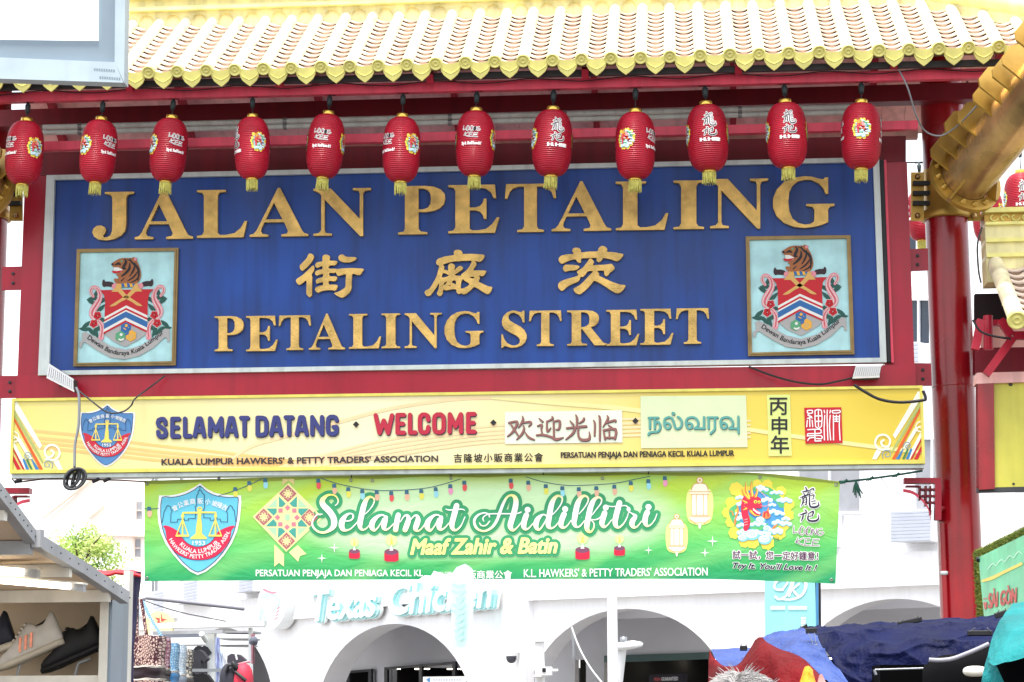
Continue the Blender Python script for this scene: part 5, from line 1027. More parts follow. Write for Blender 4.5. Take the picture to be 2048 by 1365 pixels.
GEI = [[(1065, 415, 12), (1085, 435, 16)], [(1000, 480, 8), (1060, 460, 20), (1095, 450, 8)], [(1050, 470, 8), (1040, 510, 18), (1020, 555, 6)], [(1105, 465, 10), (1160, 435, 18), (1165, 455, 18), (1150, 490, 8)], [(1110, 500, 10), (1160, 485, 10)], [(1110, 470, 8), (1100, 520, 18), (1130, 548, 22), (1200, 545, 24), (1230, 515, 16), (1225, 470, 5)]]
for st in LONG+GEI: A.stroke(st, SWH, h, extra=2.0, sub=3, n=8, T=T7)
for st in LONG+GEI: A.stroke(st, DK, h+.006, sub=4, n=8, T=T7)
LOO = [[(935, 610), (930, 690), (985, 680)], [(1030, 615), (995, 660), (1005, 700), (1040, 710), (1065, 670), (1050, 625), (1025, 612)], [(1015, 625), (1010, 690)], [(1110, 620), (1080, 660), (1085, 705), (1120, 712), (1145, 675), (1130, 630), (1105, 618)], [(1095, 635), (1090, 700)], [(1150, 715), (1160, 640), (1195, 710), (1205, 640)], [(1270, 640), (1225, 650), (1215, 695), (1245, 718), (1280, 700), (1285, 680), (1245, 682)],
       [(985, 745), (965, 795), (955, 800)], [(1050, 750), (960, 800), (1050, 835)], [(1075, 758), (1130, 755)], [(1068, 795), (1120, 795)], [(1060, 838), (1130, 840)], [(1075, 758), (1062, 838)], [(1165, 765), (1235, 768)], [(1155, 800), (1220, 802)], [(1145, 842), (1235, 842)], [(1165, 765), (1150, 842)]]
for st in LOO: A.stroke([p+(7,) for p in st], SWH, h, extra=1.2, sub=3 if len(st) > 3 else 1, n=6, T=T7)
for st in LOO: A.stroke([p+(7,) for p in st], DM, h+.006, sub=3 if len(st) > 3 else 1, n=6, T=T7)
A.text('試一試，您一定好鍾意！', T7(210, 900)+T7(1222, 1000), SWH, h, off=.07, dy=3); A.text('試一試，您一定好鍾意！', T7(210, 900)+T7(1222, 1000), DM, h+.002, off=.012, dy=3)
A.text("Try It. You'll Love It !", T7(215, 1040)+T7(1210, 1128), SWH, h, off=.07, shear=.35, dy=5); A.text("Try It. You'll Love It !", T7(215, 1040)+T7(1210, 1128), DK, h+.002, off=.025, shear=.35, dy=5)
A.line([T7(730+28*math.cos(k*.63), 765+28*math.sin(k*.63)) for k in range(11)], .7, DK, h); A.text('TM', T7(714, 753)+T7(746, 777), DK, h)
A.build('maker_lettering', ban)
# ropes
mb = MB(); GRN = mat('green_twine', (24, 70, 56), rough=.8)
mb.tube([P(x, y, 22.3) for x, y in ((1678, 964), (1700, 963), (1740, 958), (1790, 951), (1845, 942))], .012, GRN, n=6)
for x, y in ((1686, 964), (1738, 958), (1790, 951)): 
    for k in range(3): mb.tube([P(x-6+4*k, y+3, 22.28), P(x+8, y-3-k, 22.28)], .012, GRN, n=6)
for k in range(7): mb.tube([P(1712, 962, 22.28), P(1708+k*2, 974+k, 22.27), P(1706+k*3.2, 986+(k*5) % 14, 22.28)], .007, GRN, n=5)
mb.tube([P(1762, 956, 22.3), P(1770, 966, 22.3), P(1776, 977, 22.3)], .004, GRN, n=5)
tag(mb.build('banner_rope'), 'knotted green twine tying the banner to the right column', 'rope')
mb = MB(); TW = mat('brown_twine', (92, 60, 50), rough=.9)
mb.tube([P(x, y, 22.3) for x, y in ((24, 957), (30, 966), (90, 958), (190, 960), (240, 961), (292, 964))], .009, TW, n=6)
for x, y in ((36, 962), (192, 961), (214, 960)): mb.tube([P(x-7, y+3, 22.28), P(x+7, y-3, 22.28)], .02, CABLE, n=6)
tag(mb.build('banner_rope'), 'thin brown twine tying the banner to the left column', 'rope')
mb = MB()
for x in (438, 703, 902, 1087, 1297): mb.tube([P(x, btop(x)+4, 22.33), P(x, 1404-(1404-935)*1.0+(10-x*.012), 22.3)], .006, CABLE, n=5)
tag(mb.build('banner_ties'), 'short dark ties holding the banner up to the yellow board', 'rope', kind='stuff') if False else tag(mb.build('banner_tie'), 'short dark cords fastening the top of the green banner to the yellow board', 'rope')

# ------------------------------------------------------------------ red lanterns
LRED = mat('lantern_silk', (196, 22, 52), rough=.42, var=.2, scale=5, trans=.25, coat=.15); vary(LRED, .14)
LGOLD = mat('lantern_gold_rim', (222, 186, 84), rough=.25, metal=.75, var=.1)
TASS = mat('tassel_yellow', (212, 206, 106), rough=.6, var=.25, scale=30)
RL0, HL = .2, .345
def lr(z): return .052+(RL0-.052)*max(0, 1-abs(z/HL)**3.4)**(1/2.0)
LMESH = {}
def lantern_proto():
    mb = MB(); pr = []
    n = 170
    for i in range(n+1):
        z = -HL+2*HL*i/n; pr.append((lr(z)+.0032*math.cos(2*math.pi*z/.0205)*(1 if abs(z) < .33 else 0), z))
    mb.lathe(pr, LRED, n=44); LMESH['body'] = mb
    mb = MB(); mb.lathe([(.03, HL-.01), (.062, HL-.01), (.066, HL+.0), (.064, HL+.035), (.06, HL+.04), (.052, HL+.04), (.052, HL+.01)], LGOLD, n=28); mb.tube([(-.055, 0, HL+.03), (0, 0, HL+.04), (.055, 0, HL+.03)], .005, GREYM, n=6); LMESH['cap'] = mb
    mb = MB(); mb.lathe([(.05, -HL+.01), (.066, -HL+.008), (.068, -HL-.012), (.064, -HL-.02), (.05, -HL-.02)], LGOLD, n=28); LMESH['bottom_rim'] = mb
    mb = MB(); random.seed(5)
    for k in range(60):
        a = k*2*math.pi/60; r = .06+random.uniform(-.006, .004); l = random.uniform(.095, .125); ln = random.uniform(-.012, .012)
        mb.tube([(r*math.cos(a), r*math.sin(a), -HL-.015), (r*math.cos(a)*1.02, r*math.sin(a)*1.02, -HL-.06), (r*math.cos(a+ln*4)*1.0+ln, r*math.sin(a+ln*4), -HL-.015-l)], [.0045, .004, .0025], TASS, n=4, cap=False)
    LMESH['tassel'] = mb
    def surf(a0):
        def f(uu, v, h=0):           # uu metres to the right as seen from outside, v metres up
            a = -math.pi/2+a0+uu/RL0; r = lr(v)+.004+h; return Vector((r*math.cos(a), r*math.sin(a), v))
        return f
    WL = flat('lantern_print_white', (236, 234, 232)); KL_ = flat('lantern_print_black', (26, 20, 28))
    # ring of four: lettering, dragon, characters, dragon
    A = Art(surf(0))
    class TL:
        s = .00052
        def __call__(self, x, y): return ((x-1108)*.00052, .12-(y-660)*.00052)
    tl = TL()
    for st in LOO: A.stroke([p+(8,) for p in st], WL, 0, extra=.0036, sub=3 if len(st) > 3 else 1, n=6, T=tl)
    for st in LOO: A.stroke([p+(5,) for p in st], KL_, .0015, sub=3 if len(st) > 3 else 1, n=6, T=tl)
    LMESH['latin_lettering'] = A; A = Art(surf(0)); A.text("Try It. You'll Love It !", (-.105, -.025, .105, -.065), WL, 0, off=.05, shear=.3); LMESH['slogan_lettering'] = A
    A = Art(surf(math.pi))
    class TC:
        s = .00056
        def __call__(self, x, y): return ((x-1118)*.00056+.002, .222-(y-150)*.00060)
    tcn = TC()
    for st in LONG+GEI: A.stroke(st, WL, 0, extra=.006, sub=3, n=8, T=tcn)
    for st in LONG+GEI: A.stroke([(x, y, q*.9) for x, y, q in st], KL_, .0024, sub=3, n=6, T=tcn)
    A.text('試一試，您一定好鍾意！', (-.1, -.045, .1, -.082), WL, 0, off=.05); LMESH['chinese_lettering'] = A
    for nm, a0 in (('dragon_emblem', math.pi/2), ('dragon_emblem.001', -math.pi/2)):
        A = Art(surf(a0))
        class TD:
            s = .00024
            def __call__(self, x, y): return ((x-520)*.00023, .03-(y-470)*.00027)
        dragon(A, TD(), -.0015); LMESH[nm] = A
    mb = MB(); mb.tube([(0, 0, 0), (0, 0, 1)], .006, CABLE, n=6); LMESH['cord'] = mb
    mb = MB(); mb.lathe([(.001, -.005), (.022, -.005), (.026, .03), (.03, .05), (.03, .09), (.018, .1), (.018, .13), (.001, .13)], mat('bulb_socket', (38, 52, 54), rough=.5), n=14)
    mb.tube([(-.085, 0, .135), (-.05, 0, .115), (-.015, 0, .12)], .006, CABLE, n=5); mb.tube([(.085, 0, .135), (.05, 0, .115), (.015, 0, .12)], .006, CABLE, n=5); LMESH['bulb_socket'] = mb
lantern_proto()
LP = [  # cap x, top y of body, bottom y of body, tassel x, turn (deg), label
 (52, 240, 373, 46, -38, 'leftmost red lantern of the front row, near the left edge of the view'),
 (202, 238, 369, 192, 55, 'second red lantern from the left with a dragon badge on its left half'),
 (343, 235, 367, 332, 38, 'third red lantern from the left, hanging above the first letter A of the sign'),
 (504, 233, 361, 505, 123, 'fourth red lantern from the left with characters turned to its left edge'),
 (657, 227, 359, 645, -3, 'fifth red lantern from the left with white latin letters facing front'),
 (805, 233, 367, 801, -44, 'sixth red lantern from the left with a dragon badge on its right edge'),
 (953, 221, 355, 948, -7, 'seventh red lantern from the left hanging over the first letter E'),
 (1107, 219, 355, 1101, 199, 'eighth red lantern from the left with characters turned slightly right'),
 (1272, 224, 361, 1269, 64, 'ninth red lantern from the left with a dragon badge left of centre'),
 (1413, 209, 345, 1417, 186, 'tenth red lantern from the left with characters facing front above the letter I'),
 (1572, 205, 338, 1575, 186, 'eleventh red lantern from the left hanging over the top of the letter G'),
 (1725, 206, 340, 1720, 267, 'rightmost red lantern of the front row with a dragon badge facing front'),
]
proto = None
def lantern_obj(c, phi, tilt, lab, group, ztop, scale=1.0):
    global proto
    if proto is None:
        o = bpy.data.objects.new('red_lantern', None); COL.objects.link(o); o['_l'] = [0, 0, 0]; proto = o
        for k, mb in LMESH.items(): mb.build(k, o, rel=True)
    else:
        o = proto.copy(); COL.objects.link(o)
        for ch in proto.children: k = ch.copy(); COL.objects.link(k); k.parent = o
    k = 1+.035*math.sin(c.x*7.3); o.location = c; o.scale = (scale*k, scale*k*(1+.02*math.sin(c.x*3.1)), scale)
    o.rotation_mode = 'XYZ'
    o.rotation_euler = (Matrix.Rotation(tilt, 3, 'Y') @ Matrix.Rotation(R(phi), 3, 'Z')).to_euler()
    dz = (ztop-c.z)/scale
    for ch in o.children:
        b = ch.name.split('.')[0]
        if b == 'cord': ch.location = (0, 0, HL+.02); ch.scale = (1, 1, max(.05, dz-.13-HL-.02))
        if b == 'bulb_socket': ch.location = (0, 0, dz-.13); ch.rotation_euler = (0, 0, R(-phi))
    tag(o, lab, 'lantern', group)
    return o
for x, yt, yb, xt, phi, lab in LP:
    Yl = 21.55; xm = (x+xt)/2; c = P(xm, (yt+yb)/2, Yl)
    tilt = math.atan2((x-xt), 150); yb_ = 187-(x+60)/2120*52+19; zt = P(xm, yb_, Yl).z
    lantern_obj(c, phi, tilt, lab, 'red lanterns hanging under the gate roof', zt, scale=(yb-yt)/133.0*.985)
for x, y, Yl, phi, sc, lab in ((2044, 405, 27.5, 180, 1.1, 'red lantern with characters half cut off at the right edge of the view'), (1976, 432, 28.5, 150, 1.05, 'red lantern hanging behind the lower rim of the right brace pipe'), (1842, 432, 29, 100, 1.0, 'red lantern peeking out behind the right column')):
    c = P(x, y, Yl); lantern_obj(c, phi, 0, lab, 'red lanterns hanging in the street beyond the gate', c.z+.75, scale=sc)
# ------------------------------------------------------------------ white arcade building behind the gate
def text3(A, t, box, m, side, h0, h1, r=0.0, shear=0.0, dy=0.0):       # solid letters, fattened by r pixels
    v, f, x0, x1, y0, y1 = text2d(t, 0, shear); X0, Y0, X1, Y1 = box
    pt = [(X0+(x-x0)/(x1-x0)*(X1-X0), Y1+(Y0-Y1)*(y-y0)/(y1-y0)+dy*(x-x0)/(x1-x0)) for x, y in v]
    A.add([A.surf(x, y, h1) for x, y in pt], f, m); j = 0
    for a, b in border(pt, f):
        j += 1; c = capsule(a, b, max(r, .1)); k = h1+.001+j % 17*.0006
        A.add([A.surf(*p, k) for p in c]+[A.surf(*p, h0) for p in c], [tuple(range(10))], m); A.add([A.surf(*p, k) for p in c]+[A.surf(*p, h0) for p in c], [(q, (q+1) % 10, 10+(q+1) % 10, 10+q) for q in range(10)], side)
J = P(1040, 1200, 50)
fB = facet(J, Vector((.792, -.610, 0))); fA = facet(J, Vector((.522, -.853, 0)))
def deep(sf, h):                          # the parallel plane h metres in front of (or behind) a wall
    g_ = facet(sf.o+sf.n*h, sf.u); f = lambda x, y, k=0.0: g_(x, y, k-h); f.n, f.o, f.u = sf.n, sf.o, sf.u; return f
WALL = mat('white_render', (246, 246, 248), rough=.8, var=.06, scale=.6, streak=.06)
INNER = mat('arcade_inner_paint', (232, 232, 236), rough=.85, var=.08, scale=.5)
LOUV = mat('louvre_grey', (176, 182, 198), rough=.5, var=.08)
GLASS = mat('window_glass', (30, 40, 56), rough=.08, var=0, spec=.6)
CURT = mat('window_curtain', (150, 152, 158), rough=.6, var=.12, scale=3)
FRM = mat('window_frame_white', (220, 222, 226), rough=.5, var=.05)
DFRM = mat('window_frame_dark', (30, 30, 40), rough=.4, var=.05)
def outline(x0, x1, yt, yb, arches):
    o = [(x0, yt), (x1, yt), (x1, yb)]
    for cx, a, apex, cy in sorted(arches, reverse=True):
        o.append((cx+a, yb))
        for k in range(33): th = math.pi*k/32; o.append((cx+a*math.cos(th), cy-(cy-apex)*math.sin(th)))
        o.append((cx-a, yb))
    o.append((x0, yb)); return o
bld = thing('arcade_building', 'white rendered building with round arcade arches behind the green banner', 'building', tuple(Vector((J.x, J.y, 0))))
mb = MB(); mb.prism(fB, outline(1040, 2030, 330, 1560, [(1257, 205, 1218, 1420), (1795, 224, 1198, 1413)]), -.55, 0, WALL, side=INNER); mb.build('facade', bld)
mb = MB(); mb.prism(fA, outline(262, 1040, 930, 1540, [(790, 157, 1248, 1440), (450, 100, 1256, 1440)]), -.7, 0, WALL, side=INNER); mb.build('facade', bld)
# cornice band
mb = MB(); mb.sbox4(fB, [(1062, 1140), (2030, 1096), (2030, 1165), (1062, 1202)], 0, .22, WALL); mb.build('cornice', bld)
mb = MB(); mb.sbox4(fA, [(262, 1218), (640, 1188), (640, 1236), (262, 1262)], 0, .22, WALL); mb.build('cornice', bld)
mb = MB(); mb.sbox4(fB, [(1030, 1150), (1068, 1150), (1068, 1560), (1030, 1560)], 0, .3, WALL); mb.build('pilaster', bld)
# inner walls, ceilings
def inner(sf, x0, x1, yc, depth, wins, yb):
    hh = -depth; s0 = sf; sf = deep(s0, hh)
    o = [(x0, yc-40), (x1, yc-40), (x1, yb)]
    for a, b, t in sorted(wins, reverse=True): o += [(b, yb), (b, t), (a, t), (a, yb)]
    o.append((x0, yb)); mb = MB(); mb.prism(sf, o, hh-.15, hh, INNER); mb.build('inner_wall', bld)
    sf = s0; zc = sf(((x0+x1)/2), yc, 0).z+.1
    mb = MB(); q = [sf(x0, yc, -.5), sf(x1, yc, -.5), sf(x1, yc, hh-1), sf(x0, yc, hh-1)]
    for p in q: p.z = zc
    mb.hexa([q[0], q[1], q[2], q[3]]+[p+Vector((0, 0, .15)) for p in q], INNER); mb.build('ceiling', bld)
    mb = MB(); a, b = sf(x0, yc, -2.2), sf(x1, yc, -2.2); a.z = b.z = zc-.12; mb.bar(a, b, .25, .24, INNER); mb.build('ceiling_beam', bld)
inner(fB, 1000, 2050, 1205, 4.5, [(1150, 1172, 1320), (1208, 1900, 1312)], 1560)
inner(fA, 240, 1060, 1240, 4.0, [(540, 660, 1350), (665, 742, 1344), (785, 985, 1336)], 1540)
ROOM = mat('room_dark', (34, 34, 38), rough=.8); LAMP = mat('downlight', (255, 244, 220), var=0, emit=(255, 242, 214), es=6.0); PANEG = mat('shop_glass', (96, 120, 116), rough=.1, var=.1)
def room(sf, x0, x1, yt, yb, hh, n):
    sf = deep(sf, hh); mb = MB(); a = [sf(x0, yt, hh-.2), sf(x1, yt, hh-.2), sf(x1, yb, hh-.2), sf(x0, yb, hh-.2)]; dn = sf.n*-7
    b = [p+dn for p in a]; mb.add(a+b, [(4, 5, 6, 7), (0, 1, 5, 4), (1, 2, 6, 5), (3, 7, 6, 2), (0, 4, 7, 3)], ROOM); mb.build('shop_room', bld)
    random.seed(x0)
    for i in range(n):
        for j in range(3):
            f = (i+.3+.25*(j % 2))/n; p = a[0]*(1-f)+a[1]*f+dn*(.12+.25*j)+Vector((0, 0, -.02))
            mb = MB(); mb.lathe([(.11, 0), (.11, -.03), (.001, -.03)], LAMP, p, n=12); mb.build('downlight', bld)
room(fB, 1150, 1900, 1312, 1560, -4.5, 14); room(fA, 540, 985, 1336, 1540, -4.0, 7)
for sf, hh, fr in ((fA, -3.9, [(655, 746, 1346, 5), (776, 915, 1335, 5)]),):
    sf = deep(sf, hh)
    for x0, x1, y, t in fr:
        mb = MB(); dy = -(x1-x0)*.085; mb.sbox(sf, x0, y, x1, y+5, hh, hh+.08, DFRM, dy=dy)
        for f in (0, .5, .98): x = x0+(x1-x0)*f; mb.sbox(sf, x-3, y+dy*f, x+3, 1540, hh, hh+.08, DFRM)
        mb.build('window_frame', bld)
mb = MB(); mb.sbox(deep(fB, -4.4), 1208, 1312, 1440, 1326, -4.45, -4.4, PANEG, dy=-8); mb.build('fascia_glass', bld)
mb = MB(); mb.sbox(deep(fB, -4.4), 1300, 1350, 1375, 1375, -4.42, -4.36, DFRM, dy=-3); brd = mb.build('menu_board', bld)
A = Art(lambda x, y, h=0: deep(fB, -4.35)(x, y, h-4.35)); A.text('GUARANTEED', (1323, 1355, 1356, 1362), WHITE, 0, off=.03, dy=-1); A.text('FRESH', (1308, 1356, 1321, 1362), flat('menu_red', (200, 90, 90)), 0, off=.03); A.build('menu_lettering', brd)
# windows and louvred units on the right part of the wall
def window(sf, x0, y0, x1, y1, m, name='window'):
    mb = MB(); mb.sbox(sf, x0, y0, x1, y1, .0, .02, m); o = mb.build(name, bld); mb = MB()
    for a, b, c, d in ((x0-4, y0-4, x1+4, y0), (x0-4, y1, x1+4, y1+4), (x0-4, y0, x0, y1), (x1, y0, x1+4, y1), ((x0+x1)/2-2, y0, (x0+x1)/2+2, y1)): mb.sbox(sf, a, b, c, d, .0, .07, FRM)
    mb.build('frame', o)
window(fB, 1601, 880, 1723, 1024, CURT); window(fB, 1834, 880, 1900, 1020, CURT); window(fB, 1818, 602, 1862, 688, GLASS); window(fB, 1795, 440, 1880, 520, GLASS)
def louvre(sf, x0, y0, x1, y1, hd, n, side=0.0, sl=0.0):
    mb = MB(); mb.sbox(sf, x0, y0, x1, y1, .02, hd, FRM, dy=sl)
    xs_ = x0+(x1-x0)*side
    for k in range(n):
        a = y0+(y1-y0)*(k+.2)/n; b = y0+(y1-y0)*(k+.8)/n; mb.sbox(sf, xs_+2, a, x1-1, b, hd, hd+.015, LOUV, dy=sl)
    mb.build('louvred_unit', bld)
louvre(fB, 1810, 1026, 1892, 1088, .55, 9, 0, -3); louvre(fB, 1640, 1034, 1686, 1096, .55, 9, 0, -2); louvre(fB, 1820, 690, 1864, 730, .5, 5)
louvre(fA, 380, 1166, 437, 1211, .7, 7, .48, -5); louvre(fA, 330, 1186, 369, 1241, .7, 8, .38, -4); louvre(fA, 492, 1150, 551, 1188, .7, 6, .48, -5); louvre(fA, 270, 1212, 315, 1236, .6, 4, .35, -3)
for x in (311, 318, 368): 
    mb = MB(); mb.tube([fA(x, 940, .1), fA(x, 1240, .1)], .05, GREYM, n=8); mb.build('drain_pipe', bld)
# chicken shop letters on the facade
CYN = flat('sign_cyan', (186, 232, 234)); WSG = flat('sign_white', (236, 240, 240))
ts = thing('shop_sign', 'white shop letters with turquoise edges over the left arch', 'sign', tuple(fA(815, 1210, .3)))
for t, box, dy in (('Texas', (630, 1182, 756, 1243), -11), ('Chicken', (783, 1170, 988, 1231), -17)):
    fA_ = fA; fA = deep(fA_, .2); A = Art(fA); text3(A, t, box, WSG, WSG, .1, .15, r=6.5, shear=.2, dy=dy); A.build('letter_backing', ts)
    A = Art(fA); text3(A, t, box, CYN, CYN, .15, .21, r=4.6, shear=.2, dy=dy); A.build('letter_edges', ts)
    A = Art(fA); text3(A, t, box, WSG, CYN, .21, .28, r=1.4, shear=.2, dy=dy); A.build('letters', ts); fA = fA_
mb = MB(); mb.prism(fA, [(628, 1206), (760, 1192), (990, 1168), (992, 1190), (760, 1215), (628, 1230)], .02, .14, WALL); mb.build('backing_rail', ts)
ls = thing('logo_sign', 'round white shop emblem beside the turquoise edged letters', 'sign', tuple(fA(575, 1215, .3)))
mb = MB(); mb.prism(fA, catmull([(552, 1185), (570, 1172), (592, 1174), (606, 1190), (604, 1215), (596, 1240), (580, 1258), (562, 1255), (548, 1240), (546, 1210)], 4, True), .1, .5, WSG); mb.build('emblem_body', ls)
A = Art(lambda x, y, h=0: fA(x, y, h+.51)); A.stroke([(556, 1195, 6), (572, 1190, 7), (590, 1200, 6), (584, 1218, 5)], CYN, 0); A.stroke([(550, 1245, 4), (556, 1215, 5), (562, 1252, 4)], CYN, .004); A.stroke([(560, 1180, 4), (575, 1186, 4), (584, 1186, 3)], flat('sign_pink', (232, 130, 150)), .006)
for k in range(4): A.stroke([(582+k*2, 1240-k*7, 2), (588+k*1.5, 1236-k*7, 2)], MATS['sign_pink'], .008, sub=1)
A.build('emblem_print', ls)
fA_ = fA; fA = deep(fA_, 1.2)
vb = thing('hanging_banner', 'pale turquoise upright banner hiding two letters of the shop sign', 'banner', tuple(fA(922, 1225, 1.2)))
mb = MB(); n = 14; vs = []
for j in range(n+1):
    y = 1118+(1296-1118)*j/n
    for i in range(7): x = 901+44*i/6; vs.append(fA(x, y, 1.2+.03*math.sin(i*1.3+j*.5)))
mb.add(vs, [(j*7+i, j*7+i+1, j*7+i+8, j*7+i+7) for j in range(n) for i in range(6)], flat('hanging_cloth', (206, 234, 230), trans=.3), True); mb.build('cloth', vb)
A = Art(lambda x, y, h=0: fA(x, y, h+1.26)); random.seed(4)
for k in range(9): y = 1170+k*13; A.stroke([(908+random.random()*12, y, 5), (922, y+4+random.random()*5, 8), (936-random.random()*8, y, 5)], flat('hanging_print', (170, 222, 216)), k*.002, sub=3)
A.build('print', vb)
mb = MB(); mb.tube([fA(899, 1115, 1.2), fA(948, 1110, 1.2)], .03, GREYM, n=8); mb.tube([fA(948, 1112, 0), fA(948, 1112, 1.2)], .03, GREYM, n=8); mb.build('rod', vb); fA = fA_
# turquoise upright sign board
js = thing('shop_board', 'pale turquoise upright shop board with a white script monogram', 'sign', tuple(P(1580, 1215, 34)))
sfj = plane(34); JC = mat('board_turquoise', (146, 216, 220), rough=.45, var=.06); JB = mat('board_post_blue', (70, 130, 178), rough=.4)
mb = MB(); mb.sbox4(sfj, [(1530, 1130), (1629, 1124), (1633, 1262), (1531, 1272)], -.25, 0, JC); mb.build('panel', js)
mb = MB(); mb.sbox4(sfj, [(1631, 1110), (1636, 1110), (1639, 1420), (1634, 1420)], -.3, .02, JB); mb.sbox4(sfj, [(1638, 1110), (1641, 1110), (1644, 1420), (1641, 1420)], -.32, 0, DFRM); mb.build('post', js)
A = Art(sfj)
for st in ([(1551, 1194, 5), (1558, 1199, 4), (1572, 1192, 4), (1582, 1172, 5), (1584, 1158, 4)], [(1565, 1180, 5), (1550, 1178, 4), (1552, 1164, 5), (1568, 1158, 4), (1575, 1165, 4), (1566, 1178, 4)], [(1588, 1160, 5), (1578, 1192, 5)], [(1584, 1164, 4), (1602, 1158, 5), (1612, 1170, 6), (1604, 1190, 5), (1585, 1199, 4), (1560, 1199, 3)], [(1584, 1180, 4), (1598, 1168, 4)], [(1585, 1180, 4), (1596, 1192, 5), (1604, 1192, 3)]): A.stroke(st, WSG, .01, sub=5)
random.seed(8)
for x0, n in ((1541, 7), (1576, 9)):
    A = (A.build('monogram', js), Art(sfj))[1] if x0 == 1541 else A
    for k in range(n): x = x0+k*4.3; A.rect(x, 1213-random.random(), x+3.2, 1220-k*.02, WSG, .012)
for k in range(5): A.rect(1602, 1235+k*5, 1611, 1238.5+k*5, WSG, .012)
A.build('print', js)

# lamp posts and cameras before the arcade
def post(px, yt, Y, r0, r1, name, lab, cat, build):
    b = P(px, yt, Y); t = thing(name, lab, cat, (b.x, b.y, 0)); mb = MB(); mb.tube([(b.x, b.y, 0), (b.x, b.y, .5), (b.x, b.y, b.z)], [r0*1.5, r0, r1], WHITE, n=16); mb.build('pole', t); build(t, b); return t
post(1223, 1120, 36, .1, .08, 'flag_pole', 'tall plain white pole standing before the middle arch', 'pole', lambda t, b: None)
def lampb(t, b):
    mb = MB(); c = P(1252, 1292, 36.5); a = b
    vs = []; 
    mb.lathe([(.001, .07), (.12, .065), (.2, .03), (.22, 0), (.2, -.04), (.1, -.06), (.001, -.06)], WHITE, c, Vector((-.15, -.1, 1)), n=20); mb.v = [(c.x+(v[0]-c.x)*1.35, c.y+(v[1]-c.y)*.8, c.z+(v[2]-c.z)) if True else v for v in mb.v]; mb.build('lamp_head', t)
    mb = MB(); mb.tube([P(1231, 1400, 36.5), P(1244, 1300, 36.5), c], [.09, .075, .05], WHITE, n=12); mb.build('arm', t)
    mb = MB(); mb.lathe([(.06, 0), (.06, .09), (.001, .09)], GREYM, c+Vector((-.04, 0, .06)), n=12); mb.build('photocell', t)
lp = thing('street_lamp', 'white street lamp with a flat oval head leaning beside the tall pole', 'lamp', (P(1231, 1400, 36.5).x, 36.5, 0))
lampb(lp, None)
mb = MB(); a = P(1230, 1400, 36.5); mb.tube([(a.x-.05, a.y, 0), a], [.13, .09], WHITE, n=12); mb.build('pole', lp)
ct = thing('camera_post', 'short white post carrying boxes in front of the pilaster', 'post', (P(1079, 1400, 34).x, 34, 0))
mb = MB(); b = P(1079, 1284, 34); mb.tube([(b.x, b.y, 0), b], [.085, .075], WHITE, n=14); mb.lathe([(.1, 0), (.1, .05), (.001, .06)], WHITE, b, n=14); mb.build('pole', ct)
mb = MB(); sf = plane(33.9); mb.sbox(sf, 1084, 1334, 1104, 1351, -.1, .15, WHITE); mb.sbox(sf, 1086, 1337, 1093, 1345, .15, .16, DFRM); mb.sbox(sf, 1104, 1338, 1116, 1343, -.05, .05, WHITE); mb.sbox(sf, 1068, 1350, 1094, 1354, -.08, .1, WHITE); mb.build('camera_housing', ct)
dm = thing('dome_camera', 'grey dome security camera on the white pilaster', 'camera', tuple(fB(1052, 1310, .5)))
c = fB(1052, 1308, .5); mb = MB(); mb.lathe([(.001, .05), (.13, .05), (.14, .0), (.13, -.06)], WHITE, c, n=20); mb.build('housing', dm)
mb = MB(); mb.lathe([(.125, -.06), (.12, -.13), (.09, -.19), (.04, -.22), (.001, -.225)], mat('dome_smoke', (70, 72, 80), rough=.1, var=0), c, n=20); mb.build('dome', dm)
mb = MB(); mb.tube([c+Vector((0, 0, .03)), fB(1062, 1305, 0)], .04, WHITE, n=8); mb.build('arm', dm)
cable('thin white cable hanging inside the middle arch', [(1143, 1254), (1158, 1295), (1180, 1335), (1204, 1366)], 46.0, .02, WHITE)
cable('greenish lamp rod hanging in the middle arch', [(1145, 1254), (1147, 1290), (1147.5, 1318)], 46.3, .03, GREYM, name='hanging_rod', cat='rod')
sg = thing('direction_sign', 'low pale street direction sign with an arrow at the left arch', 'sign', (P(890, 1400, 33).x, 33, 0))
mb = MB(); mb.sbox(plane(33), 846, 1354, 932, 1380, -.04, 0, WHITE, dy=-1); mb.build('panel', sg)
A = Art(plane(32.99)); A.poly([(852, 1360), (860, 1354.8), (860, 1366)], JB, .004); A.text('JALAN TUN HS LEE', (866, 1357, 926, 1362), LOUV, .004) if False else [A.rect(866+k*5.2, 1358, 869.6+k*5.2, 1362, LOUV, .004) for k in range(11)]
A.build('print', sg)
mb = MB(); a = P(890, 1380, 33.05); mb.tube([(a.x, a.y, 0), a], .05, GREYM, n=10); mb.build('pole', sg)

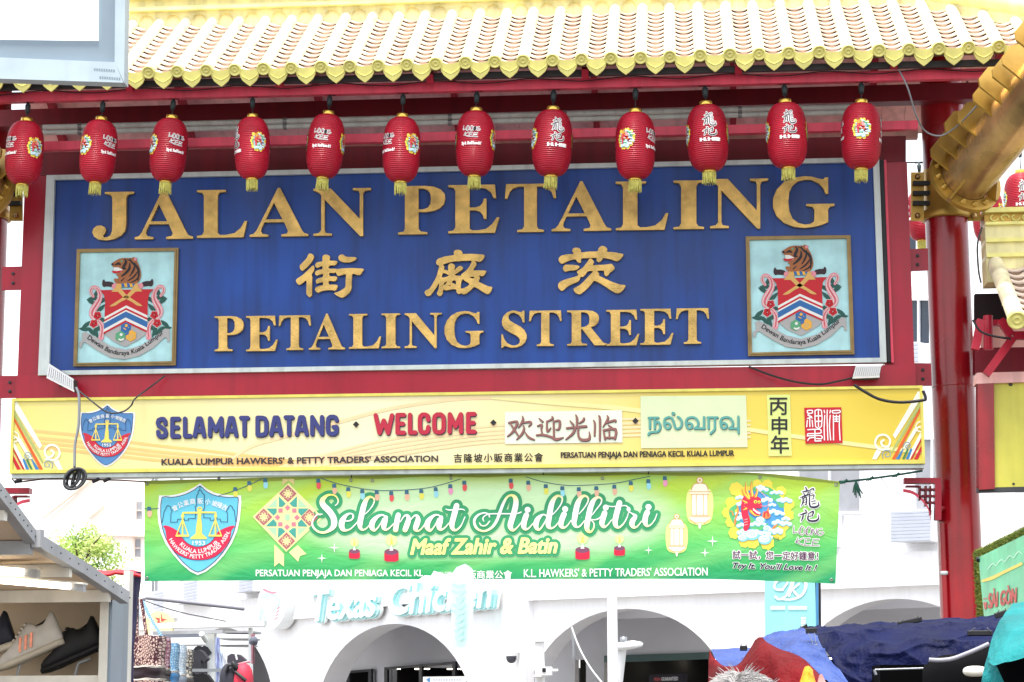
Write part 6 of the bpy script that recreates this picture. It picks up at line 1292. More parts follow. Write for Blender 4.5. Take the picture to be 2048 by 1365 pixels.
# cream house on the far left
hs = thing('cream_house', 'pale cream gabled house beyond the left end of the banner', 'house', tuple(Vector((P(200, 1404, 75).x, 75, 0))))
HC = mat('house_cream', (252, 246, 240), rough=.8, var=.05, scale=.5); HT = mat('house_trim', (236, 214, 198), rough=.7, var=.05)
sfh = plane(75)
mb = MB(); mb.prism(sfh, [(-60, 1010), (40, 1040), (95, 1040), (190, 955), (230, 930), (320, 935), (320, 1520), (-60, 1520)], -6, 0, HC); mb.build('wall', hs)
mb = MB()
for a, b in (((90, 1034), (196, 950)), ((180, 1035), (210, 1010))): mb.sbox4(sfh, [a, b, (b[0], b[1]+4), (a[0], a[1]+4)], 0, .3, HT)
mb.sbox4(sfh, [(205, 1072), (214, 1068), (330, 1070), (330, 1076)], 0, .3, HT); mb.build('roof_trim', hs)
for x0, y0, x1, y1 in ((274, 1004, 284, 1040), (271, 1079, 281, 1115)):
    mb = MB(); mb.sbox(sfh, x0, y0, x1, y1, 0, .05, CURT); o = mb.build('window', hs); mb = MB(); mb.sbox(sfh, x0-2, y0-2, x0, y1+2, 0, .12, HT); mb.sbox(sfh, x0, (y0+y1)/2-1, x1, (y0+y1)/2+1, 0, .1, HT); mb.sbox(sfh, x0-2, y1, x1+2, y1+2, 0, .14, HT); mb.build('frame', o)
# tree
tr = thing('leafy_tree', 'small bright green tree rising behind the grey awning edge', 'tree', (P(150, 1404, 45).x, 45, 0))
random.seed(21); mb = MB(); bx_ = P(150, 1404, 45); BK = mat('tree_bark', (92, 78, 66), rough=.9, bump=.4)
mb.tube([(bx_.x, 45, 0), (bx_.x+.05, 45, 2), (bx_.x, 45.1, 3.6), (bx_.x+.1, 45, 4.6)], [.12, .1, .07, .03], BK, n=10)
for k in range(9): a = k*.7; mb.tube([(bx_.x+.03, 45, 2.6+.2*k), (bx_.x+.4*math.cos(a), 45+.4*math.sin(a), 3.3+.2*k), (bx_.x+.8*math.cos(a), 45+.8*math.sin(a), 3.7+.18*k)], [.04, .025, .008], BK, n=6)
mb.build('trunk', tr)
mb = MB(); LFS = [mat('leaf_%s' % nm, c, rough=.5, trans=.4, var=.2) for nm, c in (('fresh', (162, 190, 92)), ('mid', (122, 164, 78)), ('pale', (200, 214, 130)))]
cl = []
for k in range(60):
    a = random.uniform(0, 6.28); r = random.uniform(0, 1.0)**.6; zz = random.uniform(-1, 1)
    w_ = math.sqrt(max(0, 1-zz*zz)); cl.append(Vector((bx_.x+.08+.95*r*w_*math.cos(a), 45+.9*r*w_*math.sin(a), 4.0+1.25*zz)))
for c in cl:
    m = random.choice(LFS)
    for k in range(150):
        p = c+Vector((random.gauss(0, .15), random.gauss(0, .15), random.gauss(0, .12))); d = Vector((random.gauss(0, 1), random.gauss(0, 1), random.gauss(-.4, .6))).normalized(); e = d.orthogonal().normalized(); l = random.uniform(.05, .1)
        mb.add([p, p+d*l*.5+e*l*.28, p+d*l, p+d*l*.5-e*l*.28], [(0, 1, 2, 3)], m)
mb.build('crown', tr)

# light box sign at the top left
lb = thing('light_box', 'large white light box with a grey frame in the top left corner', 'sign', tuple(P(100, 60, 14)))
sfl = plane(14); LBG = mat('box_border_blue_grey', (122, 138, 150), rough=.4, var=.08); LBF = mat('box_frame_pale', (170, 186, 194), rough=.4, var=.1, streak=.1); LBW = mat('box_panel_white', (245, 246, 248), rough=.4, var=0, emit=(255, 255, 255), es=.9)
mb = MB(); mb.sbox4(sfl, [(-300, -260), (236, -260), (232, 128), (-300, 105)], -.05, 0, LBG); mb.build('border', lb)
mb = MB(); mb.sbox4(sfl, [(-300, -240), (199, -240), (197, 82), (-300, 76)], -.02, .015, LBW); mb.build('lit_panel', lb)
mb = MB(); mb.sbox4(sfl, [(-300, 107), (233, 129), (251, 170), (-300, 152)], -.06, .05, LBF); mb.sbox4(sfl, [(236, -260), (258, -260), (252, 170), (233, 129)], -.06, .05, LBF); mb.build('frame', lb)
for xa, ya in ((192, 141), (203, 157)):
    mb = MB()
    for k in range(9): mb.sbox(sfl, xa+k*4.8, ya+k*.35, xa+3+k*4.8, ya+4.5+k*.35, .05, .052, LBG)
    mb.build('maker_plate', lb)
# ------------------------------------------------------------------ shoe stall at the lower left
STC = mat('stall_cream_board', (222, 200, 172), rough=.7, var=.12, scale=3); STW = mat('stall_white_paint', (222, 218, 206), rough=.55, var=.15, scale=8, streak=.2); STM = mat('stall_metal', (128, 142, 156), rough=.35, metal=.4, var=.2, scale=3, streak=.3); STG = mat('stall_grey_edge', (160, 162, 164), rough=.5, var=.2, scale=6, streak=.15)
st = thing('shoe_stall', 'shoe stall with cream shelf, propped grey edged awning and tube lights', 'stall', (P(100, 1404, 8.1).x, 8.1, 0))
mb = MB(); a = P(-160, 1100, 8.3); b = P(255, 1365, 8.3); mb.box((a.x, 8.28, 0), (P(216, 1300, 8.0).x, 8.31, P(0, 1185, 8.0).z), STC); mb.build('back_panel', st)
mb = MB(); mb.pbox4([(-160, 1353), (204, 1351), (204, 1365), (-160, 1367)], 8.0, .28, STW); mb.build('shelf', st)
mb = MB(); mb.pbox4([(-160, 1174), (216, 1186), (216, 1202), (-160, 1190)], 7.99, .29, STW); mb.build('top_beam', st)
xp0, xp1 = P(200, 1300, 8).x, P(216, 1300, 8).x
mb = MB(); mb.box((xp0, 7.985, 0), (xp1, 8.03, P(210, 1187, 8).z), STW); mb.build('post', st)
mb = MB(); mb.box((xp1+.001, 8.0, 0), (xp1+.012, 8.24, P(210, 1184, 8).z), STM); mb.build('side_panel', st)
mb = MB(); mb.box((xp1-.01, 8.24, 0), (xp1+.012, 8.3, P(250, 1142, 8.25).z), STW)
for k in range(40):
    z = P(250, 1195+k*8, 8.25).z
    if z > .1: mb.lathe([(.004, 0), (.004, .003), (.001, .004)], DKGREY, Vector((xp1+.003, 8.24, z)), Vector((0, -1, 0)), n=6)
mb.build('bolted_edge', st)
mb = MB(); mb.box((P(-160, 1300, 8).x, 8.0, 0), (xp0, 8.28, P(0, 1370, 8).z-.25), STC); mb.build('base', st)
E = [P(250, 1196, 8.0), P(160, 1136, 7.55), P(64, 1078, 7.05), P(22, 1022, 6.8), P(-30, 955, 6.45)]
mb = MB()
for p, q in zip(E, E[1:]): mb.hexa([p+Vector((-2.2, 0, .0)), p, p+Vector((0, 0, -.008)), p+Vector((-2.2, 0, -.008)), q+Vector((-2.2, 0, 0)), q, q+Vector((0, 0, -.008)), q+Vector((-2.2, 0, -.008))], STC)
aw = mb.build('awning', st)
mb = MB()
for p, q in zip(E, E[1:]): mb.bar(p, q+(q-p).normalized()*.004, .035, .045, STG)
for k in range(22):
    f = k/21*3.999; i = int(f); p = E[i]+(E[i+1]-E[i])*(f-i); mb.lathe([(.003, 0), (.003, .002), (.001, .003)], DKGREY, p+Vector((.018, 0, 0)), Vector((1, -.3, 0)), n=6)
mb.bar(E[2]+Vector((.02, 0, -.03)), E[2]+Vector((.02, 0, .03)), .03, .04, STG); mb.build('edge_trim', aw)
mb = MB()
for f, m in ((.35, STW), (1.2, STW), (2.0, STG), (3.2, STW)):
    i = int(f); p = E[i]+(E[i+1]-E[i])*(f-i); mb.bar(p+Vector((-2.2, 0, -.03)), p+Vector((0, 0, -.03)), .035, .045, m)
mb.build('awning_rail', aw)
TUBE = mat('tube_light_glow', (255, 246, 226), var=0, emit=(255, 240, 214), es=4.5)
for (x0, y0, x1, y1, th, Y, x2) in ((-160, 1122, 46, 1136, 17, 7.35, 74), (-160, 1140, 141, 1166, 14, 7.45, 166)):
    mb = MB(); mb.pbox4([(x0, y0-4), (x2, y1+(x2-x1)*.13-4), (x2, y1+(x2-x1)*.13), (x0, y0)], Y-.01, .06, STW); mb.pbox4([(x1+2, y1), (x2, y1+3), (x2, y1+th+4), (x1+2, y1+th)], Y, .04, STG); lo = mb.build('lamp_fitting', st)
    mb = MB(); r = th/2/4300*Y; mb.tube([P(x0, y0+th/2, Y), P(x1, y1+th/2, Y)], r, TUBE, n=12); mb.build('tube', lo)
def shoe(toe, heel, Y, mu, msole, lab, stripes=None, lace=None):
    a = P(*toe, Y); b = P(*heel, Y); d = b-a; Ln = d.length; ux = d/Ln; uz = Vector((-ux.z, 0, ux.x)); uz = uz if uz.z > 0 else -uz; uy = Vector((0, 1, 0))
    t = thing('sneaker', lab, 'shoe', tuple(a), 'sneakers on the stall shelf')
    prof = [(0, .0, .10, .05), (.04, .0, .17, .11), (.12, 0, .22, .155), (.25, 0, .27, .175), (.38, 0, .35, .165), (.5, 0, .44, .145), (.6, 0, .50, .13), (.66, 0, .47, .125), (.72, 0, .40, .12), (.82, 0, .40, .12), (.9, 0, .46, .12), (.97, 0, .53, .105), (1.0, 0, .5, .07), (1.01, .05, .3, .04)]
    def loft(pr, z0, z1f, wf, m, name):
        mb = MB(); vs = []; N = 14
        for x, zb, zt, w_ in pr:
            za, zb2 = z0(x, zb), z1f(x, zt)
            for j in range(N):
                th = 2*math.pi*j/N; cy, cz = math.cos(th), math.sin(th)
                sy = abs(cy)**.7*(1 if cy > 0 else -1); sz = abs(cz)**.8*(1 if cz > 0 else -1)
                nar = 1-.35*max(0, sz)*min(1, max(0, zt-.25)*3)
                vs.append(a+ux*(x*Ln)+uy*(w_*wf*sy*nar*Ln)+uz*((za+(zb2-za)*(sz+1)/2)*Ln))
        k = len(pr)
        fs = [(i*N+j, i*N+(j+1) % N, (i+1)*N+(j+1) % N, (i+1)*N+j) for i in range(k-1) for j in range(N)]+[tuple(range(N-1, -1, -1)), tuple(range((k-1)*N, k*N))]
        mb.add(vs, fs, m, True); return mb
    up = loft(prof, lambda x, z: .05, lambda x, z: z, 1.0, mu, 'upper'); up.build('upper', t)
    sp_ = [(x-.01 if x < .5 else x+.01, 0, 0, w_+.012) for x, _, _, w_ in prof[:-1]]
    loft(sp_, lambda x, z: .0+.03*max(0, .15-x)/.15, lambda x, z: .105, 1.0, msole, 'sole').build('sole', t)
    if stripes:
        mb = MB()
        for k in range(3):
            x = .46+k*.085; p0 = a+ux*((x-.06)*Ln)+uz*(.14*Ln)-uy*(.157*Ln); p1 = a+ux*((x+.02)*Ln)+uz*(.33*Ln)-uy*(.138*Ln); mb.bar(p0, p1, .032*Ln, .01, stripes)
        mb.build('stripes', t)
    mb = MB()
    for k in range(5):
        x = .36+k*.055; p = a+ux*(x*Ln)+uz*((.335+k*.036)*Ln); mb.tube([p-uy*.09*Ln, p+uz*.018*Ln, p+uy*.09*Ln], .006, lace or msole, n=6)
    mb.build('laces', t)
    mb = MB(); cpt = a+ux*(.8*Ln)+uz*(.412*Ln); mb.add([cpt+ux*(.13*math.cos(k*.5236)*Ln)+uy*(.07*math.sin(k*.5236)*Ln)+uz*((.02 if math.cos(k*.5236) > .5 else 0)*Ln) for k in range(12)], [tuple(range(12))], DKGREY); mb.build('opening_dark', t)  # flat dark disc painting the shaded foot opening
SW = mat('shoe_white_leather', (206, 200, 190), rough=.4, var=.1, scale=20); SO = mat('shoe_sole_offwhite', (196, 186, 168), rough=.5, var=.1); SKB = mat('shoe_black', (20, 20, 22), rough=.6, var=.1); SPI = mat('shoe_stripe_iridescent', (224, 140, 110), rough=.25, metal=.4, var=.3, scale=60); SKN = mat('shoe_dark_navy', (30, 32, 46), rough=.5)
shoe((2, 1347), (131, 1289), 8.1, SW, SO, 'white sneaker with three shiny stripes on the stall shelf', SPI)
shoe((88, 1352), (212, 1296), 8.12, SKB, SKB, 'all black sneaker beside the shelf post')
shoe((-108, 1345), (34, 1296), 8.1, SKN, SO, 'dark navy sneaker half cut off by the left edge of the view', None, SW)
for x, lab in ((34, 'thin wire rest propping the white sneaker on the shelf'), (150, 'thin wire rest propping the black sneaker beside the shelf post')): mb = MB(); mb.tube([P(x, 1352, 8.08), P(x+6, 1328, 8.1), P(x+30, 1318, 8.12)], .006, STG, n=6); tag(mb.build('shoe_rest'), lab, 'stand', 'wire rests under the sneakers')

# dark curtain, tote bags
NAV = mat('navy_cloth', (38, 34, 70), rough=.7, var=.25, scale=5, bump=.2, bscale=12)
mb = MB(); grid(mb, [[P(x+dx, y, 8.6+.05*math.sin(x)) for x in (252, 258, 264, 270, 276+e)] for y, dx, e in ((1146, 4, 4), (1180, 2, 2), (1260, 0, -4), (1330, -2, -8), (1500, -3, -10))], 18, 30, NAV, .012, 9)
tag(mb.build('cloth_curtain'), 'dark navy cloth hanging beside the shoe stall', 'curtain')
mb = MB(); grid(mb, [[P(x, y+dy, 8.55+Y) for x, dy in ((190, 0), (215, 1), (232, -2), (246, -1), (262, 0), (282, 4))] for y, Y in ((1141, .1), (1147, 0), (1153, .02))], 30, 6, mat('red_canopy_cloth', (206, 44, 54), rough=.6, var=.15), .006, 14)
tag(mb.build('canopy_strip'), 'narrow red canopy edge above the navy cloth', 'canopy')
def mono(name, base, fig, scale=42):
    m = mat(name, base, rough=.7, var=.1, scale=8); n = m.node_tree.nodes; L = m.node_tree.links; b = n['Principled BSDF']
    tc = n.new('ShaderNodeTexCoord'); mp = n.new('ShaderNodeMapping'); mp.inputs['Rotation'].default_value = (0, .45, 0); mp.inputs['Scale'].default_value = (1.7, .2, 1); L.new(tc.outputs['Object'], mp.inputs[0])
    v = n.new('ShaderNodeTexVoronoi'); v.feature = 'DISTANCE_TO_EDGE'; v.inputs['Scale'].default_value = scale; v.inputs['Randomness'].default_value = .55; L.new(mp.outputs[0], v.inputs[0])
    r = n.new('ShaderNodeMapRange'); r.inputs[1].default_value = .1; r.inputs[2].default_value = .16; L.new(v.outputs[0], r.inputs[0])
    src = b.inputs['Base Color'].links[0].from_socket; mx = n.new('ShaderNodeMix'); mx.data_type = 'RGBA'; mx.inputs[7].default_value = rgb(fig); L.new(r.outputs[0], mx.inputs[0]); L.new(src, mx.inputs[6]); L.new(mx.outputs[2], b.inputs['Base Color']); return m
def tote(lab, x0, x1, yt, Y, m, band, stripe, yb1, straps, d=.12, rot=0):
    t = thing('tote_bag', lab, 'bag', tuple(P((x0+x1)/2, yt, Y)), 'tote bags hanging in a row')
    def body(y0, y1, m, name, o=0):
        mb = MB(); vs = []; rows = 8; cols = 8
        for j in range(rows+1):
            y = y0+(y1-y0)*j/rows
            for i in range(cols+1):
                f = i/cols; vs.append(P(x0+(x1-x0)*f+1.5*math.sin(j*.8), y+1.2*math.sin(f*9), Y-.035*math.sin(math.pi*f)-o+rot*f))
        k = len(vs); vs += [v+Vector((0, d, 0)) for v in vs]; c = cols+1
        fs = [(j*c+i, j*c+i+1, (j+1)*c+i+1, (j+1)*c+i) for j in range(rows) for i in range(cols)]; fs += [tuple(k+q for q in f[::-1]) for f in fs]
        fs += [(j*c+cols, k+j*c+cols, k+(j+1)*c+cols, (j+1)*c+cols) for j in range(rows)]+[(k+j*c, j*c, (j+1)*c, k+(j+1)*c) for j in range(rows)]
        mb.add(vs, fs, m, True); mb.build(name, t)
    body(yt, yb1, m, 'body'); y = yb1
    for hh, mm, nm in ((4, stripe, 'stripe'), (22, band, 'band'), (4, stripe, 'stripe'), (150, m, 'lower_body')): body(y, y+hh, mm, nm, .002); y += hh
    for pts in straps:
        mb = MB(); pl = catmull(pts, 5); 
        vs = []
        for p in pl: vs += [P(p[0]-3.2, p[1], Y-.02), P(p[0]+3.2, p[1], Y-.02)]
        k = len(pl); mb.add(vs+[v+Vector((0, .006, 0)) for v in vs], [(2*i, 2*i+1, 2*i+3, 2*i+2) for i in range(k-1)]+[(2*k+2*i, 2*k+2*i+2, 2*k+2*i+3, 2*k+2*i+1) for i in range(k-1)], m); mb.build('strap', t)
MBR = mono('monogram_maroon', (70, 26, 42), (216, 186, 172), 80); MBL = mono('monogram_blue', (88, 150, 196), (176, 212, 232), 95); MGR = mono('monogram_grey', (170, 190, 206), (222, 232, 238), 95); MBK = mono('monogram_black', (30, 28, 44), (216, 206, 186), 70)
MRD = flat('band_maroon_black', (36, 18, 26)); CRM = flat('band_cream', (214, 206, 196))
tote('maroon patterned tote bag nearest the shoe stall with long straps', 262, 318, 1271, 9.0, MBR, MRD, CRM, 1331, [[(274, 1272), (272, 1235), (274, 1205), (279, 1198), (284, 1212), (293, 1272)]])
tote('pink edged patterned tote bag behind the maroon one', 314, 328, 1274, 9.25, mono('monogram_rose', (150, 70, 96), (224, 190, 196), 80), MRD, CRM, 1336, [])
tote('sky blue patterned tote bag in the row', 328, 346, 1285, 9.4, MBL, flat('band_blue', (44, 120, 176)), CRM, 1341, [[(331, 1286), (300, 1235), (284, 1200)]])
tote('pale grey patterned tote bag in the row', 344, 361, 1291, 9.6, MGR, flat('band_grey', (140, 152, 168)), CRM, 1348, [])
tote('black and cream patterned tote bag at the far end of the row', 358, 374, 1298, 9.8, MBK, MRD, CRM, 1352, [])
PIPE = mat('grey_pvc_pipe', (138, 138, 146), rough=.45, var=.1)
mb = MB(); mb.tube([P(284, 1199, 9.2), P(292, 1196, 9.2), P(487, 1218, 9.6)], .0082, PIPE, n=12); tag(mb.build('hanging_rail'), 'grey pipe rail slanting out above the tote bags', 'rail')
cable('dark cord slung under the grey pipe rail', [(287, 1201), (330, 1216), (370, 1227), (410, 1235), (452, 1243)], 9.7, .0025)

# clothes stall further back
cs = thing('clothes_stall', 'white framed clothes stall with shelves behind the tote bags', 'stall', (P(420, 1404, 16).x, 16, 0))
CSW = mat('stall_frame_white', (226, 230, 228), rough=.5, var=.12, scale=6, streak=.15)
def cbox(name, x0, y0, x1, y1, Y, d, m=CSW, dy=0): mb = MB(); mb.pbox(x0, y0, x1, y1, Y, d, m, dy); mb.build(name, cs)
cbox('top_beam', 300, 1247, 528, 1258, 16, .12, CSW, -6); cbox('front_beam', 305, 1263, 445, 1270, 15.9, .08, STG, -3); cbox('post', 411, 1262, 428, 1404, 16, .1); cbox('rail', 325, 1290, 412, 1293, 16.2, .05, STG, -1)
cbox('post', 497, 1256, 503, 1404, 16.1, .06); cbox('shelf', 436, 1262, 502, 1266, 16.3, .4, STG); cbox('shelf', 436, 1276, 500, 1279, 16.3, .4, STG); cbox('shelf', 436, 1290, 500, 1293, 16.4, .3, STG); cbox('fascia', 320, 1270, 428, 1276, 16.05, .04, LOUV, -2); cbox('back_panel', 300, 1262, 500, 1404, 16.8, .03, mat('stall_back_white', (232, 234, 236), rough=.7, var=.1, scale=4))
mb = MB(); mb.tube([P(403, 1268, 15.8), P(412, 1282, 15.9)], .02, CSW, n=8); mb.build('brace', cs)
cbox('lower_rail', 373, 1338, 450, 1344, 15.2, .03, GREYM)
sn = thing('star_sign', 'round pale yellow sign with a red star above the clothes stall', 'sign', tuple(P(318, 1240, 17)))
mb = MB(); cx, cy = 318, 1250; mb.prism(plane(17), [(cx+29*math.cos(k*.2618), cy+27*math.sin(k*.2618)) for k in range(24)], -.05, 0, flat('sign_pale_yellow', (244, 226, 160))); mb.build('disc', sn)
A = Art(plane(16.99)); A.poly([(321+(14 if k % 2 == 0 else 5)*math.sin(k*.628+.15), 1241-(14 if k % 2 == 0 else 5)*math.cos(k*.628+.15)) for k in range(10)], flat('star_red', (224, 80, 80)), 0); A.stroke([(321, 1232, 2), (321, 1244, 2), (328, 1246, 1)], MATS['sign_pale_yellow'], .004, sub=1); A.build('star', sn)
TEE = mat('tee_charcoal', (52, 52, 58), rough=.85, var=.15, scale=8, bump=.3, bscale=10); TEB = mat('tee_black', (26, 26, 30), rough=.85, var=.15, bump=.3, bscale=10)
def tee(lab, cx, y0, sc, Y, m):
    o = [(-6, 0), (-2, 2), (2, 2), (6, 0), (12, 3), (20, 14), (14, 20), (10, 15), (11, 60), (-11, 60), (-10, 15), (-14, 20), (-20, 14), (-12, 3)]
    mb = MB(); mb.prism(plane(Y), [(cx+x*sc, y0+y*sc) for x, y in o], -.06, .03, m); tg_ = mb.build('tee_shirt'); return tag(tg_, lab, 'shirt', 'dark shirts hung in the clothes stall')
tee('charcoal tee shirt hanging left of the stall post', 391, 1300, 1.3, 15.6, TEE); tee('black tee shirt with a white print under the lower rail', 398, 1346, 1.5, 15.3, TEB); tee('dark tee shirt high beside the stall post', 404, 1292, 1.0, 16.0, TEE)
hg = thing('clothes_hanger', 'white hanger holding a dark folded top at the right of the clothes stall', 'hanger', tuple(P(474, 1315, 15.5)))
mb = MB(); mb.prism(plane(15.5), [(456, 1312), (464, 1308), (480, 1310), (493, 1321), (470, 1328), (455, 1326)], -.05, .02, mat('folded_top_grey', (70, 66, 76), rough=.8)); mb.build('folded_top', hg)
mb = MB(); mb.tube([P(471, 1309, 15.44), P(474, 1320, 15.44)], .008, CSW, n=6); mb.tube([P(470, 1330, 15.45), P(500, 1324, 15.45)], .008, flat('hanger_rose', (190, 120, 130)), n=6); mb.build('hook', hg)
def blob(mb, c, rx, ry, rz, m, e=2.5, n=16):
    vs = []
    for i in range(n+1):
        th = math.pi*i/n
        for j in range(2*n):
            ph = math.pi*j/n; f = lambda v: abs(v)**(2/e)*(1 if v > 0 else -1)
            vs.append(c+Vector((rx*f(math.sin(th))*f(math.cos(ph)), ry*f(math.sin(th))*f(math.sin(ph)), rz*f(math.cos(th)))))
    mb.add(vs, [(i*2*n+j, i*2*n+(j+1) % (2*n), (i+1)*2*n+(j+1) % (2*n), (i+1)*2*n+j) for i in range(n) for j in range(2*n)], m, True)
bp = thing('backpack', 'dark and red backpack hanging at the end of the lower rail', 'backpack', tuple(P(478, 1360, 14.8)))
BPD = mat('pack_dark', (44, 44, 54), rough=.7, bump=.3, bscale=15); BPR = mat('pack_red', (196, 48, 70), rough=.65, var=.12)
mb = MB(); blob(mb, P(464, 1366, 14.9), .085, .1, .14, BPD); mb.build('body', bp)
mb = MB(); blob(mb, P(487, 1368, 14.85), .065, .09, .14, BPR); mb.build('front_pocket', bp)
mb = MB(); mb.tube([P(452, 1345, 14.8), P(456, 1332, 14.8), P(464, 1330, 14.8), P(468, 1342, 14.8), P(478, 1350, 14.75), P(492, 1362, 14.75)], .012, BLK, n=8); mb.tube([P(466, 1326, 14.8), P(470, 1332, 14.78), P(475, 1340, 14.8)], .016, BLK, n=8); mb.build('strap', bp)
cp = thing('sun_hat', 'grey hat clipped near the top of the right stall post', 'hat', tuple(P(507, 1282, 15)))
mb = MB(); c = P(507, 1283, 15); mb.lathe([(.03, -.02), (.032, 0), (.026, .02), (.012, .032), (.001, .034)], mat('cap_grey', (92, 96, 108), rough=.8), c, Vector((.3, -.3, 1)), n=16); mb.build('crown', cp)
mb = MB(); mb.prism(plane(14.97), [(501, 1284), (509, 1290), (513, 1286), (506, 1281)], -.03, .0, BPD); mb.build('peak', cp)
random.seed(9)
for k, (x, y0, y1, c, lab) in enumerate(((505, 1268, 1330, (150, 110, 120), 'rosy scarf hanging from the right stall post'), (440, 1300, 1372, (196, 206, 224), 'pale blue scarf hanging right of the stall post'), (448, 1295, 1372, (226, 228, 232), 'white scarf hanging between the stall posts'), (434, 1275, 1372, (150, 160, 196), 'lilac scarf hanging against the stall post'))):
    mb = MB(); grid(mb, [[P(x+i*2.6+random.uniform(-1, 1), y, 15.3+.03*(i % 2)) for i in range(-1, 3)] for y in (y0, y0+(y1-y0)*.35, y0+(y1-y0)*.7, y1)], 8, 14, flat('scarf_%s' % ('rose', 'blue', 'white', 'lilac')[k], c, rough=.8), .02, 8)
    tag(mb.build('scarf'), lab, 'scarf', 'scarves hanging in the clothes stall')

# ------------------------------------------------------------------ tarpaulins and stall things at the lower right
def tarp(name, c, rough=.32): return mat(name, c, rough=rough, var=.3, scale=5, bump=.4, bscale=60, spec=.14)
TB = tarp('blue_tarpaulin', (3, 12, 54), .6); TBL = tarp('blue_tarpaulin_lit', (62, 82, 142)); TR_ = tarp('red_tarpaulin', (96, 3, 9), .6); TT = tarp('teal_tarpaulin', (26, 120, 122), .5); OR_ = tarp('orange_sheet', (246, 140, 20), .4)  # pale blue paints lit folds and sheen, dark blue the shaded sheet
bt = thing('blue_tarpaulin', 'crumpled blue tarpaulin stretched over the right hand stall', 'tarpaulin', tuple(P(1800, 1290, 9.6)))
def pr(rows): return [[P(x, y, Y) for x, y, Y in r] for r in rows]
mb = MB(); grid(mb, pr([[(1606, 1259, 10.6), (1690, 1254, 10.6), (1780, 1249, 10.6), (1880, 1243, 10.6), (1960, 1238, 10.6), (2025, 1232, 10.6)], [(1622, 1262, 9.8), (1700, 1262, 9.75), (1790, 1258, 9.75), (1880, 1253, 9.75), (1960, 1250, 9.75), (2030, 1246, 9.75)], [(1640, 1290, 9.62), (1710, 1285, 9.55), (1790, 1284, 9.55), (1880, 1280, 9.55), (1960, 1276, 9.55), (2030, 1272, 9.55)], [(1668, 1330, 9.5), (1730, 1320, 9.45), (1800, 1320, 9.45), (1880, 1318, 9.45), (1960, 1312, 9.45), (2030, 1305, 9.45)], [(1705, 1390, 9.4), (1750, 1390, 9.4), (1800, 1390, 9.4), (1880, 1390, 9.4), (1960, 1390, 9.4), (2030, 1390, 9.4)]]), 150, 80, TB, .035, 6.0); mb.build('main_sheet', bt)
mb = MB(); grid(mb, pr([[(1532, 1272, 10.5), (1560, 1265, 10.4), (1590, 1260, 10.3), (1624, 1257, 9.9)], [(1515, 1284, 10.0), (1550, 1281, 9.9), (1590, 1275, 9.7), (1628, 1264, 9.75)], [(1560, 1300, 9.5), (1585, 1306, 9.3), (1612, 1300, 9.3), (1640, 1286, 9.5)], [(1606, 1318, 9.2), (1620, 1328, 9.1), (1640, 1330, 9.1), (1664, 1322, 9.3)], [(1660, 1372, 8.9), (1672, 1376, 8.9), (1688, 1380, 8.9), (1710, 1384, 9.1)]]), 50, 60, TBL, .025, 6.0); mb.build('folded_edge', bt)
mb = MB(); grid(mb, pr([[(1421, 1298, 10), (1450, 1297, 10), (1480, 1297, 10), (1512, 1296, 10)], [(1428, 1312, 9.7), (1455, 1312, 9.7), (1480, 1311, 9.7), (1505, 1308, 9.7)], [(1440, 1340, 9.4), (1455, 1338, 9.4), (1475, 1336, 9.4), (1495, 1330, 9.4)]]), 24, 16, TBL, .014, 6); mb.build('left_flap', bt)
mb = MB(); grid(mb, pr([[(1419, 1299, 9.35), (1430, 1318, 9.3), (1444, 1331, 9.2), (1462, 1334, 9.1), (1478, 1328, 9.1), (1496, 1303, 9.1), (1517, 1275, 9.1), (1535, 1287, 9.0), (1560, 1299, 8.95), (1590, 1308, 8.9), (1618, 1328, 8.8), (1650, 1362, 8.7)], [(1417, 1335, 9.3), (1430, 1340, 9.2), (1444, 1345, 9.1), (1462, 1350, 9.0), (1478, 1350, 9.0), (1496, 1340, 8.95), (1517, 1320, 8.9), (1540, 1322, 8.85), (1560, 1330, 8.8), (1590, 1340, 8.75), (1618, 1352, 8.7), (1650, 1375, 8.6)], [(1416, 1420, 9.2), (1430, 1420, 9.1), (1444, 1420, 9), (1462, 1420, 9), (1478, 1420, 9), (1496, 1420, 8.9), (1517, 1420, 8.8), (1540, 1420, 8.8), (1560, 1420, 8.7), (1590, 1420, 8.7), (1618, 1420, 8.6), (1650, 1420, 8.5)]]), 80, 40, TR_, .012, 7)
tag(mb.build('red_tarpaulin'), 'red tarpaulin rising to a peak before the blue sheet', 'tarpaulin')
mb = MB(); grid(mb, pr([[(1610, 1334, 8.3), (1618, 1332, 8.3), (1626, 1340, 8.3)], [(1604, 1350, 8.2), (1614, 1348, 8.15), (1627, 1352, 8.2)], [(1594, 1385, 8.1), (1612, 1385, 8.05), (1640, 1385, 8.1)]]), 16, 18, OR_, .012, 12)
tag(mb.build('orange_sheet'), 'small crumpled orange plastic sheet in front of the red tarpaulin', 'sheet')
mb = MB(); grid(mb, pr([[(1638, 1352, 8.0), (1644, 1350, 8.0), (1650, 1362, 8.0)], [(1630, 1390, 8.0), (1645, 1390, 8.0), (1665, 1390, 8.0)]]), 8, 8, flat('pink_sheet', (236, 170, 160)), .008, 12); tag(mb.build('pink_sheet'), 'scrap of pale pink sheet beside the orange one', 'sheet')
tt = thing('teal_tarpaulin', 'teal tarpaulin draped at the right edge over a dark opening', 'tarpaulin', tuple(P(2010, 1300, 6.6)))
mb = MB(); grid(mb, pr([[(2025, 1207, 6.9), (2060, 1203, 6.9), (2110, 1200, 6.9)], [(2002, 1238, 6.7), (2045, 1240, 6.6), (2110, 1240, 6.5)], [(1984, 1278, 6.6), (2020, 1292, 6.4), (2110, 1270, 6.3)], [(1974, 1318, 6.5), (2000, 1332, 6.35), (2110, 1290, 6.2)]]), 40, 36, TT, .014, 7); mb.build('main_sheet', tt)
